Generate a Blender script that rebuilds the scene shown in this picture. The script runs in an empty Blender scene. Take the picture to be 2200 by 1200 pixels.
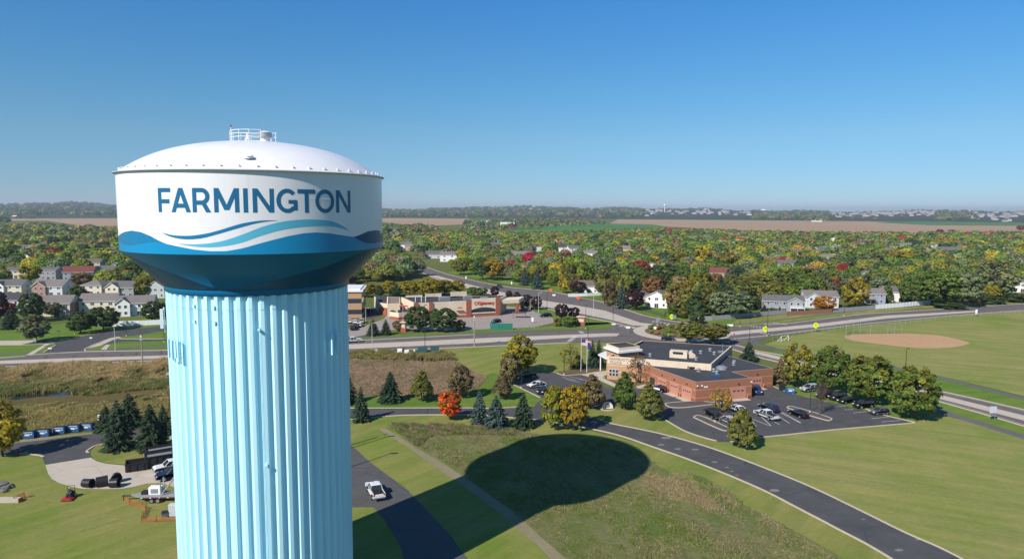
import bpy, bmesh, math, random
import numpy as np
from mathutils import Vector, Matrix
D = bpy.data; SC = bpy.context.scene; COL = SC.collection
R = math.radians
rnd = random.Random(7)
# ------------------------------------------------------------------ camera
CAMH, FPX, PITCH, ROLL = 45.0, 1467.0, R(5.8), R(0.26)
_f = Vector((0, math.cos(PITCH), -math.sin(PITCH))); _r = Vector((1, 0, 0)); _u = _r.cross(_f)
CR = math.cos(ROLL)*_r + math.sin(ROLL)*_u; CU = -math.sin(ROLL)*_r + math.cos(ROLL)*_u
CO = Vector((0, 0, CAMH))
cam = D.objects.new("camera", D.cameras.new("camera")); COL.objects.link(cam)
cam.data.sensor_width = 36; cam.data.lens = 36*FPX/2200; cam.data.clip_end = 60000; cam.data.clip_start = .5
m = Matrix((CR, CU, -_f)).transposed().to_4x4(); m.translation = CO
cam.matrix_world = m; SC.camera = cam
# ------------------------------------------------------------------ light
SUN_AZ, SUN_EL = R(49.4), R(38.7)        # shadows fall along (cos az, sin az)
wd = D.worlds.new("World"); SC.world = wd; wd.use_nodes = True
nt = wd.node_tree; bg = nt.nodes["Background"]; sky = nt.nodes.new("ShaderNodeTexSky")
sky.sky_type = 'NISHITA'; sky.sun_disc = False; sky.sun_elevation = SUN_EL
sky.sun_rotation = math.atan2(-math.cos(SUN_AZ), -math.sin(SUN_AZ))
sky.altitude = 4000; sky.air_density = 1.3; sky.dust_density = 0; sky.ozone_density = 8
tc = nt.nodes.new("ShaderNodeTexCoord"); sx = nt.nodes.new("ShaderNodeSeparateXYZ"); cr = nt.nodes.new("ShaderNodeValToRGB")
nt.links.new(tc.outputs["Generated"], sx.inputs[0]); nt.links.new(sx.outputs[2], cr.inputs[0])
E = cr.color_ramp.elements; E[0].position = 0; E[0].color = (.60,.64,.74,1); E[1].position = .28; E[1].color = (.53,1.07,1.17,1)
for pz, cc in ((.034,(.64,.72,.75,1)), (.10,(.78,.89,.79,1)), (.165,(.68,1.0,.92,1))):
    q = E.new(pz); q.color = cc
mxs = nt.nodes.new("ShaderNodeMix"); mxs.data_type = 'RGBA'; mxs.blend_type = 'MULTIPLY'; mxs.inputs[0].default_value = 1
nt.links.new(sky.outputs[0], mxs.inputs[6]); nt.links.new(cr.outputs[0], mxs.inputs[7])
nt.links.new(mxs.outputs[2], bg.inputs[0]); bg.inputs[1].default_value = .098
sl = D.lights.new("sun", 'SUN'); sl.energy = 4.9; sl.angle = R(.5); sl.color = (1, .94, .86)
so = D.objects.new("sun", sl); COL.objects.link(so); so.location = (-60, -60, 120)
so.rotation_euler = Vector((math.cos(SUN_AZ)*math.cos(SUN_EL), math.sin(SUN_AZ)*math.cos(SUN_EL), -math.sin(SUN_EL))).to_track_quat('-Z', 'Y').to_euler()
SC.view_settings.view_transform = 'Standard'; SC.view_settings.look = 'None'
SC.view_settings.exposure = .3; SC.view_settings.gamma = 1
SC.cycles.max_bounces = 6; SC.cycles.diffuse_bounces = 3; SC.cycles.glossy_bounces = 2
SC.cycles.transparent_max_bounces = 6; SC.cycles.volume_bounces = 0
# ------------------------------------------------------------------ photo pixel (2200x1200) -> place
def ray(x, y): return _f + (x-1100)/FPX*CR - (y-600)/FPX*CU
def G(x, y, z=0.0):
    d = ray(x, y); t = (z-CAMH)/d.z; return CO + d*t
def ppm(x, y): return FPX/((G(x, y)-CO).dot(_f))          # pixels per metre at a ground point
def hgt(x, yb, yt):                                         # height over ground point (x,yb) that shows at yt
    b = G(x, yb); d = ray(x, yt); t = math.hypot(b.x, b.y)/math.hypot(d.x, d.y); return CAMH + d.z*t
def PX(q):
    d = Vector(q)-CO; z = d.dot(_f); return 1100+FPX*d.dot(CR)/z, 600-FPX*d.dot(CU)/z
# ------------------------------------------------------------------ mesh builder
class MB:
    def __init__(s): s.v = []; s.f = []; s.m = []
    def add(s, vs, fs, mi=0):
        o = len(s.v); s.v += [tuple(a) for a in vs]; s.f += [tuple(i+o for i in f) for f in fs]; s.m += [mi]*len(fs); return s
    def box(s, c, d, rz=0, mi=0, top=None):
        x, y, z = d[0]/2, d[1]/2, d[2]/2; t = top or 1.0; ca, sa = math.cos(rz), math.sin(rz)
        vs = []
        for k, (a, b, e) in enumerate(((-1,-1,-1),(1,-1,-1),(1,1,-1),(-1,1,-1),(-1,-1,1),(1,-1,1),(1,1,1),(-1,1,1))):
            q = t if e > 0 else 1
            px, py = a*x*q, b*y*q; vs.append((c[0]+px*ca-py*sa, c[1]+px*sa+py*ca, c[2]+e*z))
        return s.add(vs, [(3,2,1,0),(4,5,6,7),(0,1,5,4),(1,2,6,5),(2,3,7,6),(3,0,4,7)], mi)
    def prism(s, poly, z0, z1, mi=0, top=True, bot=False, mtop=None):
        n = len(poly); a = sum(poly[i][0]*poly[(i+1)%n][1]-poly[(i+1)%n][0]*poly[i][1] for i in range(n))
        if a < 0: poly = poly[::-1]
        vs = [(p[0], p[1], z0) for p in poly]+[(p[0], p[1], z1) for p in poly]
        s.add(vs, [(i, (i+1)%n, n+(i+1)%n, n+i) for i in range(n)], mi)
        if top: s.add(vs[n:], [tuple(range(n))], mi if mtop is None else mtop)
        if bot: s.add(vs[:n], [tuple(range(n))[::-1]], mi)
        return s
    def ext(s, prof, y0, y1, mi=0):                          # profile in x-z, extruded along y
        n = len(prof); a = sum(prof[i][0]*prof[(i+1)%n][1]-prof[(i+1)%n][0]*prof[i][1] for i in range(n))
        if a > 0: prof = prof[::-1]
        vs = [(p[0], y0, p[1]) for p in prof]+[(p[0], y1, p[1]) for p in prof]
        s.add(vs, [(i, (i+1)%n, n+(i+1)%n, n+i) for i in range(n)], mi)
        s.add(vs, [tuple(range(n))[::-1], tuple(range(n, 2*n))], mi); return s
    def tube(s, a, b, r0, r1=None, n=8, mi=0, cap=True):
        a, b = Vector(a), Vector(b); r1 = r0 if r1 is None else r1
        d = (b-a).normalized(); x = d.orthogonal().normalized(); y = d.cross(x); vs = []
        for p, r in ((a, r0), (b, r1)):
            for i in range(n):
                t = 2*math.pi*i/n; vs.append(p+(x*math.cos(t)+y*math.sin(t))*r)
        s.add(vs, [(i, (i+1)%n, n+(i+1)%n, n+i) for i in range(n)], mi)
        if cap: s.add(vs, [tuple(range(n))[::-1], tuple(range(n, 2*n))], mi)
        return s
    def lathe(s, prof, n=24, c=(0,0,0), mi=0, a0=0, a1=2*math.pi):
        full = abs(a1-a0-2*math.pi) < 1e-6; k = n if full else n+1; vs = []
        for r, z in prof:
            for i in range(k):
                t = a0+(a1-a0)*i/n; vs.append((c[0]+r*math.cos(t), c[1]+r*math.sin(t), c[2]+z))
        fs = []
        for j in range(len(prof)-1):
            for i in range(n):
                i2 = (i+1)%k; fs.append((j*k+i, j*k+i2, (j+1)*k+i2, (j+1)*k+i))
        return s.add(vs, fs, mi)
    def poly(s, pts, mi=0): return s.add(pts, [tuple(range(len(pts)))], mi)
    def build(s, name, mats, parent=None, loc=(0,0,0), rz=0, smooth=False, bevel=0):
        me = D.meshes.new(name); me.from_pydata(s.v, [], s.f)
        mats = mats if isinstance(mats, (list, tuple)) else [mats]
        for mm in mats: me.materials.append(mm)
        if len(mats) > 1: me.polygons.foreach_set("material_index", s.m)
        if smooth: me.polygons.foreach_set("use_smooth", [True]*len(me.polygons))
        me.update()
        o = D.objects.new(name, me); COL.objects.link(o); o.location = loc; o.rotation_euler.z = rz
        if parent: o.parent = parent
        if bevel:
            b = o.modifiers.new("bevel", 'BEVEL'); b.width = bevel; b.segments = 2; b.limit_method = 'ANGLE'
        return o
def tag(o, label=None, cat=None, group=None, kind=None):
    for k, v in (("label", label), ("category", cat), ("group", group), ("kind", kind)):
        if v: o[k] = v
    return o
def thing(name, label, cat, loc=(0,0,0), rz=0, group=None):
    o = D.objects.new(name, None); COL.objects.link(o); o.location = loc; o.rotation_euler.z = rz
    o.empty_display_size = .5
    return tag(o, label, cat, group)
def copy_tree(o, label=None, loc=None, rz=None, parent=None):
    c = o.copy(); COL.objects.link(c); c.parent = parent
    if label: c["label"] = label
    if loc is not None: c.location = loc
    if rz is not None: c.rotation_euler.z = rz
    for ch in o.children: copy_tree(ch, parent=c)
    return c
def setcol(o, c, names=None):
    for ch in [o]+list(o.children_recursive): ch.color = c
# ------------------------------------------------------------------ materials
class NT:
    def __init__(s, name):
        s.m = D.materials.new(name); s.m.use_nodes = True; s.t = s.m.node_tree; s.b = s.t.nodes["Principled BSDF"]
    def n(s, typ, **kw):
        o = s.t.nodes.new(typ)
        for k, v in kw.items():
            if k.startswith("i_"):
                k = k[2:]; o.inputs[int(k) if k.isdigit() else k].default_value = v
            else: setattr(o, k, v)
        return o
    def l(s, a, b): s.t.links.new(a, b)
    def pos(s, scale=(1,1,1), rz=0):        # world position, turned by rz, then stretched
        g = s.n("ShaderNodeNewGeometry"); mp = s.n("ShaderNodeMapping"); mp.inputs["Scale"].default_value = scale; v = g.outputs["Position"]
        if rz: m0 = s.n("ShaderNodeMapping"); m0.inputs["Rotation"].default_value = (0,0,rz); s.l(v, m0.inputs[0]); v = m0.outputs[0]
        s.l(v, mp.inputs[0]); return mp.outputs[0]
    def obj(s, scale=(1,1,1)):
        g = s.n("ShaderNodeTexCoord"); mp = s.n("ShaderNodeMapping"); mp.inputs["Scale"].default_value = scale
        s.l(g.outputs["Object"], mp.inputs[0]); return mp.outputs[0]
    def noise(s, vec, scale, det=4, rough=.6, lo=.3, hi=.7):
        t = s.n("ShaderNodeTexNoise"); t.inputs["Scale"].default_value = scale; t.inputs["Detail"].default_value = det; t.inputs["Roughness"].default_value = rough
        s.l(vec, t.inputs["Vector"]); r = s.n("ShaderNodeMapRange"); r.inputs[1].default_value = lo; r.inputs[2].default_value = hi
        s.l(t.outputs[0], r.inputs[0]); return r.outputs[0]
    def mix(s, fac, a, b, mode='MIX'):
        x = s.n("ShaderNodeMix", data_type='RGBA', blend_type=mode)
        for i, q in ((0, fac), (6, a), (7, b)):
            if hasattr(q, "is_linked"): s.l(q, x.inputs[i])
            elif i == 0: x.inputs[0].default_value = q
            else: x.inputs[i].default_value = (*q[:3], 1)
        return x.outputs[2]
    def math(s, op, a, b=0.0):
        x = s.n("ShaderNodeMath", operation=op)
        for i, q in ((0, a), (1, b)):
            if hasattr(q, "is_linked"): s.l(q, x.inputs[i])
            else: x.inputs[i].default_value = q
        return x.outputs[0]
    def bump(s, h, strength=.3, dist=.1):
        b = s.n("ShaderNodeBump"); b.inputs["Strength"].default_value = strength; b.inputs["Distance"].default_value = dist
        s.l(h, b.inputs["Height"]); s.l(b.outputs[0], s.b.inputs["Normal"])
    def done(s, col=None, rough=.8, metal=0, spec=.3):
        if col is not None:
            if hasattr(col, "is_linked"): s.l(col, s.b.inputs["Base Color"])
            else: s.b.inputs["Base Color"].default_value = (*col[:3], 1)
        s.b.inputs["Roughness"].default_value = rough; s.b.inputs["Metallic"].default_value = metal
        s.b.inputs["Specular IOR Level"].default_value = spec; return s.m
def srgb(r, g, b):
    return tuple((c/255/12.92 if c/255 <= .04045 else ((c/255+.055)/1.055)**2.4) for c in (r, g, b))
_pm = {}
def paint(name, c, rough=.55, metal=0, spec=.3, var=.12, sc=2.0):
    """plain coat with a little uneven wear"""
    if name in _pm: return _pm[name]
    k = NT(name); f = k.noise(k.obj(), sc, 5, .65, .25, .75)
    _pm[name] = k.done(k.mix(f, tuple(x*(1-var) for x in c), tuple(min(1, x*(1+var)) for x in c)), rough, metal, spec); return _pm[name]
def objpaint(name, rough=.35, spec=.5, var=.1, sc=.8, metal=0):
    k = NT(name); oi = k.n("ShaderNodeObjectInfo"); f = k.noise(k.obj(), sc, 4, .6)
    c = k.mix(f, oi.outputs["Color"], oi.outputs["Color"]); 
    dk = k.mix(1.0, oi.outputs["Color"], (1-var*2,)*3, 'MULTIPLY')
    return k.done(k.mix(f, dk, oi.outputs["Color"]), rough, metal, spec)
def ground_mat(name, cols, scs=(.02, .25, 3), fac=(1, .6, .35), stretch=None, streak=None, bump=.4, fine=1.0):
    """cols: base, patch, second patch, fleck"""
    k = NT(name); p = k.pos(stretch or (1,1,1)); p0 = k.pos()
    a = k.noise(p, scs[0], 5, .6, .38, .62); b = k.noise(p, scs[1], 5, .7, .35, .68); e = k.noise(p0, scs[2], 4, .75, .3, .7)
    c = k.mix(k.math('MULTIPLY', a, fac[0]), cols[0], cols[1])
    c = k.mix(k.math('MULTIPLY', b, fac[1]), c, cols[2])
    c = k.mix(k.math('MULTIPLY', e, fac[2]), c, cols[3])
    if streak is not None:                   # mower passes: long faint bands
        sk = k.noise(k.pos((.03,.32,1), streak), 1.0, 3, .6, .4, .6); s2 = k.noise(k.pos((.06,1.7,1), streak+.15), 1.0, 3, .7, .35, .65)
        c = k.mix(k.math('MULTIPLY', sk, .55), c, k.mix(1.0, c, (1.42, 1.25, 1.3), 'MULTIPLY')); c = k.mix(k.math('MULTIPLY', s2, .5), c, k.mix(1.0, c, (.78, .85, .75), 'MULTIPLY'))
    if fine:
        e2 = k.noise(p0, 5, 3, .8, .32, .68); c = k.mix(k.math('MULTIPLY', e2, .5), c, k.mix(1.0, c, (.66, .74, .62), 'MULTIPLY')); e3 = k.noise(p0, .9, 4, .8, .4, .62); c = k.mix(k.math('MULTIPLY', e3, .35), c, k.mix(1.0, c, (1.35, 1.2, 1.3), 'MULTIPLY'))
        g = k.noise(p0, 14, 2, .8, .25, .75); k.bump(k.math('ADD', g, e), bump, .12)
    return k.done(c, .95, 0, .1)
G_LAWN = ground_mat("lawn_grass", [(.135,.205,.026),(.235,.235,.062),(.30,.245,.105),(.095,.16,.02)], (.024,.10,1.6), (1,.75,.45), streak=R(-52))
G_FIELD = ground_mat("mown_field_grass", [(.140,.215,.032),(.235,.245,.07),(.325,.27,.12),(.10,.17,.023)], (.022,.065,1.4), (1,.85,.4), streak=R(24))
G_GREEN = ground_mat("green_turf", [(.085,.185,.02),(.135,.215,.033),(.20,.225,.055),(.055,.13,.016)], (.03,.14,1.8), (1,.6,.45), streak=R(-15))
G_ROUGH = ground_mat("rough_meadow_ground", [(.145,.215,.037),(.25,.245,.09),(.37,.30,.17),(.085,.14,.025)], (.05,.16,1.1), (1,.85,.6), bump=1.0)
G_BROWN = ground_mat("dry_weed_ground", [(.25,.175,.105),(.21,.155,.08),(.17,.145,.055),(.13,.095,.05)], (.06,.4,1.5), (1,.6,.6), bump=.9)
G_MARSH = ground_mat("marsh_ground", [(.19,.14,.05),(.11,.105,.03),(.24,.18,.075),(.06,.06,.02)], (.05,.3,1.2), (1,.7,.6), stretch=(.5,1,1), bump=.9)
G_DIRT = ground_mat("ball_field_clay", [(.47,.285,.155),(.52,.33,.19),(.42,.26,.14),(.36,.23,.13)], (.06,.4,3), (.8,.4,.3), bump=.2)
G_TRAIL = ground_mat("worn_trail", [(.33,.27,.18),(.27,.235,.13),(.38,.31,.21),(.20,.17,.09)], (.1,.6,3), (1,.6,.5), bump=.6)
G_FARM = ground_mat("stubble_field", [(.36,.235,.15),(.42,.29,.185),(.33,.23,.135),(.27,.19,.11)], (.0015,.012,.12), (1,.6,.4), stretch=(.3,1.5,1), fine=0)
G_CROP = ground_mat("green_crop_field", [(.075,.19,.045),(.06,.15,.035),(.10,.21,.05),(.05,.11,.03)], (.003,.02,.2), (1,.4,.3), fine=0)
def asphalt(name, base, pale, crack=.5, sc=.25):
    k = NT(name); p = k.pos(); a = k.noise(p, sc, 6, .7, .35, .7); b = k.noise(p, 6, 3, .7, .3, .7)
    c = k.mix(k.math('MULTIPLY', a, .8), base, pale); c = k.mix(k.math('MULTIPLY', b, .3), c, tuple(x*.6 for x in base))
    v = k.n("ShaderNodeTexVoronoi", feature='DISTANCE_TO_EDGE'); v.inputs["Scale"].default_value = .09
    wv = k.n("ShaderNodeTexNoise"); wv.inputs["Scale"].default_value = .5; k.l(p, wv.inputs["Vector"])
    k.l(k.mix(.06, p, wv.outputs["Color"], 'ADD'), v.inputs["Vector"])
    cr = k.math('LESS_THAN', v.outputs["Distance"], .0055); c = k.mix(k.math('MULTIPLY', cr, crack), c, tuple(x*.45 for x in base))
    k.bump(b, .25, .02); return k.done(c, .9, 0, .25)
A_NEW = asphalt("dark_asphalt", (.066,.065,.068), (.105,.102,.101), .6)
A_OLD = asphalt("worn_grey_asphalt", (.125,.105,.098), (.17,.148,.138), .6)
A_MID = asphalt("grey_asphalt", (.082,.079,.080), (.115,.11,.107), .5)
A_PATH = asphalt("footpath_asphalt", (.115,.11,.108), (.16,.15,.14), .3)
A_CONC = asphalt("tan_concrete", (.46,.395,.315), (.55,.48,.39), .35, .4)
A_KERB = asphalt("kerb_concrete", (.47,.40,.30), (.55,.48,.37), .0, 1.2)
A_LOT = asphalt("pale_lot_paving", (.30,.255,.225), (.36,.31,.275), .4)
A_PATCH = asphalt("patched_asphalt", (.19,.18,.165), (.24,.225,.205), .2, 1.5)
WHITE = paint("white_paint", (.78,.78,.77), .45); LINE = paint("road_line_paint", (.62,.61,.58), .7, var=.3, sc=3)
BLACK = paint("black_rubber", (.018,.018,.02), .75); GLASS = paint("dark_glass", (.025,.03,.04), .08, 0, .6, .05)
STEEL = paint("galvanized_steel", (.42,.43,.44), .4, .6); DGREEN = paint("dark_green_pole_paint", (.02,.045,.035), .5)
DARKM = paint("dark_bronze_metal", (.035,.03,.028), .5); WOOD = paint("weathered_pole_wood", (.33,.27,.20), .85, sc=6)
CHROME = paint("bright_metal", (.6,.6,.62), .25, .8); AMBER = paint("amber_lens", (.6,.25,.03), .3); REDL = paint("red_lens", (.45,.02,.02), .25)
HEADL = paint("headlight_lens", (.75,.77,.8), .1, 0, .7); CAR = objpaint("car_paint", .25, .6, .06); SIDING = objpaint("house_siding", .75, .2, .07, 1.5)
def shingle():
    k = NT("roof_shingles"); oi = k.n("ShaderNodeObjectInfo"); p = k.obj(); b = k.n("ShaderNodeTexBrick"); b.inputs["Scale"].default_value = 1.6
    b.inputs["Color1"].default_value = (.75,.75,.75,1); b.inputs["Color2"].default_value = (1,1,1,1); b.inputs["Mortar"].default_value = (.55,.55,.55,1); b.inputs["Mortar Size"].default_value = .015
    k.l(p, b.inputs["Vector"]); f = k.noise(p, .7, 4); c = k.mix(1.0, oi.outputs["Color"], b.outputs["Color"], 'MULTIPLY')
    return k.done(k.mix(k.math('MULTIPLY', f, .35), c, k.mix(1.0, c, (.6,.6,.62), 'MULTIPLY')), .9, 0, .15)
SHINGLE = shingle()
def leafmat():
    k = NT("tree_leaves"); oi = k.n("ShaderNodeObjectInfo"); a = k.n("ShaderNodeAttribute", attribute_name="tint")
    sep = k.n("ShaderNodeSeparateColor"); k.l(a.outputs["Color"], sep.inputs[0])
    # red channel: clump tone, green: leaf tone, blue: how early this clump turns
    turned = k.n("ShaderNodeMapRange"); turned.inputs[1].default_value = -.28; turned.inputs[2].default_value = .28
    k.l(k.math('SUBTRACT', oi.outputs["Alpha"], sep.outputs[2]), turned.inputs[0])
    h = k.n("ShaderNodeHueSaturation"); h.inputs["Hue"].default_value = .5
    gold = k.n("ShaderNodeMix", data_type='RGBA'); gold.inputs[0].default_value = .7; k.l(oi.outputs["Color"], gold.inputs[6]); gold.inputs[7].default_value = (.33,.235,.016,1)
    c = k.mix(turned.outputs[0], oi.outputs["Color"], gold.outputs[2])
    v = k.math('ADD', k.math('MULTIPLY', sep.outputs[0], .75), k.math('MULTIPLY', sep.outputs[1], .5))
    br = k.math('ADD', v, .42); hs = k.n("ShaderNodeHueSaturation"); k.l(c, hs.inputs["Color"]); k.l(br, hs.inputs["Value"])
    k.l(k.math('ADD', k.math('MULTIPLY', sep.outputs[1], .04), .48), hs.inputs["Hue"])
    k.done(hs.outputs[0], .65, 0, .15)
    tr = k.n("ShaderNodeBsdfTranslucent"); k.l(hs.outputs[0], tr.inputs[0]); mx = k.n("ShaderNodeMixShader"); mx.inputs[0].default_value = .42
    out = k.t.nodes["Material Output"]; k.l(k.b.outputs[0], mx.inputs[1]); k.l(tr.outputs[0], mx.inputs[2]); k.l(mx.outputs[0], out.inputs[0]); return k.m
LEAF = leafmat(); BARK = paint("tree_bark", (.10,.075,.055), .95, sc=8, var=.3)
def brick(name, c1, c2, mort, sc=3.0):
    k = NT(name); b = k.n("ShaderNodeTexBrick"); b.inputs["Scale"].default_value = sc; b.inputs["Mortar Size"].default_value = .012
    b.inputs["Color1"].default_value = (*c1,1); b.inputs["Color2"].default_value = (*c2,1); b.inputs["Mortar"].default_value = (*mort,1)
    g = k.n("ShaderNodeNewGeometry"); x = k.n("ShaderNodeSeparateXYZ"); k.l(g.outputs["Position"], x.inputs[0]); cb = k.n("ShaderNodeCombineXYZ")
    k.l(k.math('ADD', x.outputs[0], x.outputs[1]), cb.inputs[0]); k.l(x.outputs[2], cb.inputs[1]); k.l(cb.outputs[0], b.inputs["Vector"])
    f = k.noise(k.pos(), .5, 4); return k.done(k.mix(k.math('MULTIPLY', f, .3), b.outputs["Color"], c1), .9, 0, .15)
# ------------------------------------------------------------------ flat sheets on the ground
def sheet(name, pts, mat, z, px=True, kind="structure", ext=()):
    P = [G(*p) for p in pts] if px else [Vector((*p, 0)) for p in pts]
    bm = bmesh.new(); vs = [bm.verts.new((p.x, p.y, z)) for p in P]; f = bm.faces.new(vs); bm.normal_update()
    if f.normal.z < 0: f.normal_flip()
    bmesh.ops.triangulate(bm, faces=[f], ngon_method='EAR_CLIP')
    me = D.meshes.new(name); bm.to_mesh(me); bm.free(); me.materials.append(mat)
    o = D.objects.new(name, me); COL.objects.link(o); o["kind"] = kind; return o
def smooth_line(pts, n=4):
    """Catmull-Rom through ground points"""
    if len(pts) < 3: return pts
    out = []; P = [2*pts[0]-pts[1]]+list(pts)+[2*pts[-1]-pts[-2]]
    for i in range(1, len(P)-2):
        a, b, c, d = P[i-1:i+3]
        for k in range(n):
            t = k/n; out.append(.5*((2*b)+(-a+c)*t+(2*a-5*b+4*c-d)*t*t+(-a+3*b-3*c+d)*t**3))
    return out+[P[-2]]
def ribbon(name, pts, w, mat, z, h=0, smooth=True, px=True, kind="structure", sm=4):
    P = [G(*p) for p in pts] if px else [Vector((*p, 0)) for p in pts]
    if smooth: P = smooth_line(P, sm)
    L = []; Rr = []
    for i, p in enumerate(P):
        d = (P[min(i+1, len(P)-1)]-P[max(i-1, 0)]); d.z = 0; d.normalize(); nn = Vector((-d.y, d.x, 0))*w/2
        L.append(p+nn); Rr.append(p-nn)
    b = MB(); n = len(P)
    vs = [(p.x, p.y, z+h) for p in L]+[(p.x, p.y, z+h) for p in Rr]
    b.add(vs, [(i+n, i+n+1, i+1, i) for i in range(n-1)])
    if h:
        for S, fl in ((L, 0), (Rr, 1)):
            q = [(p.x, p.y, z) for p in S]+[(p.x, p.y, z+h) for p in S]
            b.add(q, [((i, i+1, n+i+1, n+i) if fl else (i+1, i, n+i, n+i+1)) for i in range(n-1)])
    o = b.build(name, mat); o["kind"] = kind; return o
def kerb(pts, w=.35, h=.13, sm=4): return ribbon("kerb", pts, w, A_KERB, 0, h, sm=sm)
def dash(pts, w=.12, z=.055): return ribbon("road_line", pts, w, LINE, z, smooth=False)
# ================================================================== WATER TOWER
TC = Vector((-27.82, 75.0, 0)); RT, RC = 13.35, 9.39
Z_RIM, Z_BOT, Z_CONE, Z_DOME = 48.47, 40.85, 37.15, 52.2
def cyl(x, y, r=RT):                       # photo pixel -> (angle, height) on the tower's upright wall
    d = ray(x, y); o = Vector((-TC.x, -TC.y)); A = d.x*d.x+d.y*d.y; B = 2*(o.x*d.x+o.y*d.y); C_ = o.x*o.x+o.y*o.y-r*r
    t = (-B-math.sqrt(max(0, B*B-4*A*C_)))/2/A; q = CO+d*t
    return math.atan2(q.x-TC.x, -(q.y-TC.y)), q.z
def tp(th, z, r): return (r*math.sin(th), -r*math.cos(th), z)
Zm = lambda x, y: (200+x/3, 240+y/3)
def tank_paint(name, c, rough=.3, spec=.5):
    k = NT(name); g = k.n("ShaderNodeTexCoord"); x = k.n("ShaderNodeSeparateXYZ"); k.l(g.outputs["Object"], x.inputs[0])
    f = k.noise(k.obj((1,1,.25)), .5, 6, .6, .35, .7)
    st = k.noise(k.obj((2.2,2.2,.12)), 1.2, 4, .6, .5, .8)
    cc = k.mix(k.math('MULTIPLY', f, .5), c, tuple(v*.9 for v in c)); cc = k.mix(k.math('MULTIPLY', st, .25), cc, tuple(v*.86 for v in c))
    k.bump(k.noise(k.obj(), .35, 2, .5), .12, .05)
    return k.done(cc, rough, 0, spec)
T_WHITE = tank_paint("tank_white", (.80,.79,.80), .32); T_AQUA = tank_paint("column_pale_blue", (.53,.85,.97), .42, .3)
T_NAVY = tank_paint("tank_deep_blue", (.004,.15,.33), .28, .22); T_MID = tank_paint("tank_mid_blue", (.010,.18,.37), .25)
T_SKY = tank_paint("tank_bright_blue", (.006,.25,.49), .25); T_CYAN = tank_paint("tank_cyan", (.10,.46,.63), .3); T_DARK = tank_paint("tank_navy", (.003,.075,.185), .28, .22)
tower = thing("water_tower", "giant water tower with white and blue tank on a pale blue fluted column", "water tower", TC)
# fluted column: flat ribs with sloped sides
b = MB(); NF = 54; prof = []
for i in range(NF):
    for fr, r in ((0, RC), (.32, RC), (.50, RC-.36), (.80, RC-.36)):
        t = 2*math.pi*(i+fr)/NF; prof.append((t, r))
n = len(prof); zs = [0, 9, 18, 27, 36.95]
vs = [tp(t, z, r) for z in zs for t, r in prof]
b.add(vs, [(j*n+i, j*n+(i+1)%n, (j+1)*n+(i+1)%n, (j+1)*n+i) for j in range(len(zs)-1) for i in range(n)])
col = b.build("column", T_AQUA, tower)
b = MB()
vs = [tp(t, z, r+.035) for z in (35.2, 35.32) for t, r in prof]
b.add(vs, [(i, (i+1)%n, n+(i+1)%n, n+i) for i in range(n)]); b.build("column_seam", T_AQUA, col)
b = MB()                                    # conduit riser beside a rib
t0 = 2*math.pi*(3.3)/NF
for z0, z1 in ((0, 33.5),): b.tube(tp(.335, z0, RC+.02), tp(.335, z1, RC+.02), .05, n=6)
b.build("conduit", T_AQUA, tower)
for th, z in ((.33, 33.2), (.36, 19.5)):
    b = MB(); b.tube(tp(th, z, RC-.1), tp(th, z, RC+.28), .15, n=12); b.tube(tp(th, z, RC+.28), tp(th, z, RC+.33), .11, n=12); b.build("wall_vent", T_AQUA, tower)
# tank
b = MB()
b.lathe([(RC-.5, 36.4), (RC+.12, 36.6), (RC+.14, 37.1), (RC+.14, 37.12), (RC+2, 37.12+1.86*(Z_BOT-.005-37.12)/(RT-.01-RC-.14)), (RT-.01, Z_BOT-.005)], 160)
cone = b.build("tank_cone", T_NAVY, tower, smooth=True)
b = MB(); b.lathe([(RT, Z_BOT), (RT, Z_BOT+2.5), (RT, Z_BOT+5), (RT, Z_RIM)], 160); tank = b.build("tank_wall", T_WHITE, tower, smooth=True)
b = MB()
for z in (43.4, 45.95):
    b.lathe([(RT+.001, z-.02), (RT+.012, z), (RT+.001, z+.02)], 160)
for k in range(12):
    th = .25+k*2*math.pi/12
    for z0, z1, dt in ((Z_BOT, 43.4, 0), (43.4, 45.95, .26), (45.95, Z_RIM, .05)):
        a = th+dt; b.add([tp(a-.0012, z0, RT+.004), tp(a+.0012, z0, RT+.004), tp(a+.0012, z1, RT+.004), tp(a-.0012, z1, RT+.004)], [(0,1,2,3)])
b.build("plate_seam", T_WHITE, tank)
b = MB(); b.lathe([(RT, Z_RIM-.06), (RT+.26, Z_RIM-.04), (RT+.28, Z_RIM+.05), (RT-.05, Z_RIM+.12)], 160); b.build("rim", paint("rim_grey", (.5,.5,.52), .5), tank, smooth=True)
rise = Z_DOME-Z_RIM-.05; rr = (RT*RT+rise*rise)/2/rise; pr = []
for i in range(25):
    r = (RT+.0)*(1-i/24); base = math.sqrt(rr*rr-r*r)-(rr-rise); bulge = .42*math.sin(math.pi*(r/RT)**1.5)*(r/RT)
    pr.append((max(r, .02), Z_RIM+.05+base+bulge))
b = MB(); b.lathe(pr, 160); dome = b.build("tank_roof", T_WHITE, tower, smooth=True)
def dome_z(r): 
    base = math.sqrt(rr*rr-r*r)-(rr-rise); return Z_RIM+.05+base+.42*math.sin(math.pi*(r/RT)**1.5)*(r/RT)
for k in range(16):                         # weld seams of the roof plates
    b = MB(); a = k*2*math.pi/16+.12
    for i in range(12):
        r0, r1 = 1.5+i*.93, 1.5+(i+1)*.93
        b.add([tp(a-.02/r0, dome_z(r0)+.012, r0), tp(a+.02/r0, dome_z(r0)+.012, r0), tp(a+.02/r1, dome_z(r1)+.012, r1), tp(a-.02/r1, dome_z(r1)+.012, r1)], [(0,1,2,3)])
    b.build("roof_seam", T_WHITE, dome)
lug = MB(); lug.tube((0,0,0), (0,0,.12), .07, n=8); lug.tube((0,0,.12), (0,0,.19), .11, n=8); lug = lug.build("rim_lug", WHITE, dome, loc=tp(0, dome_z(RT-.35), RT-.35))
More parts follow.
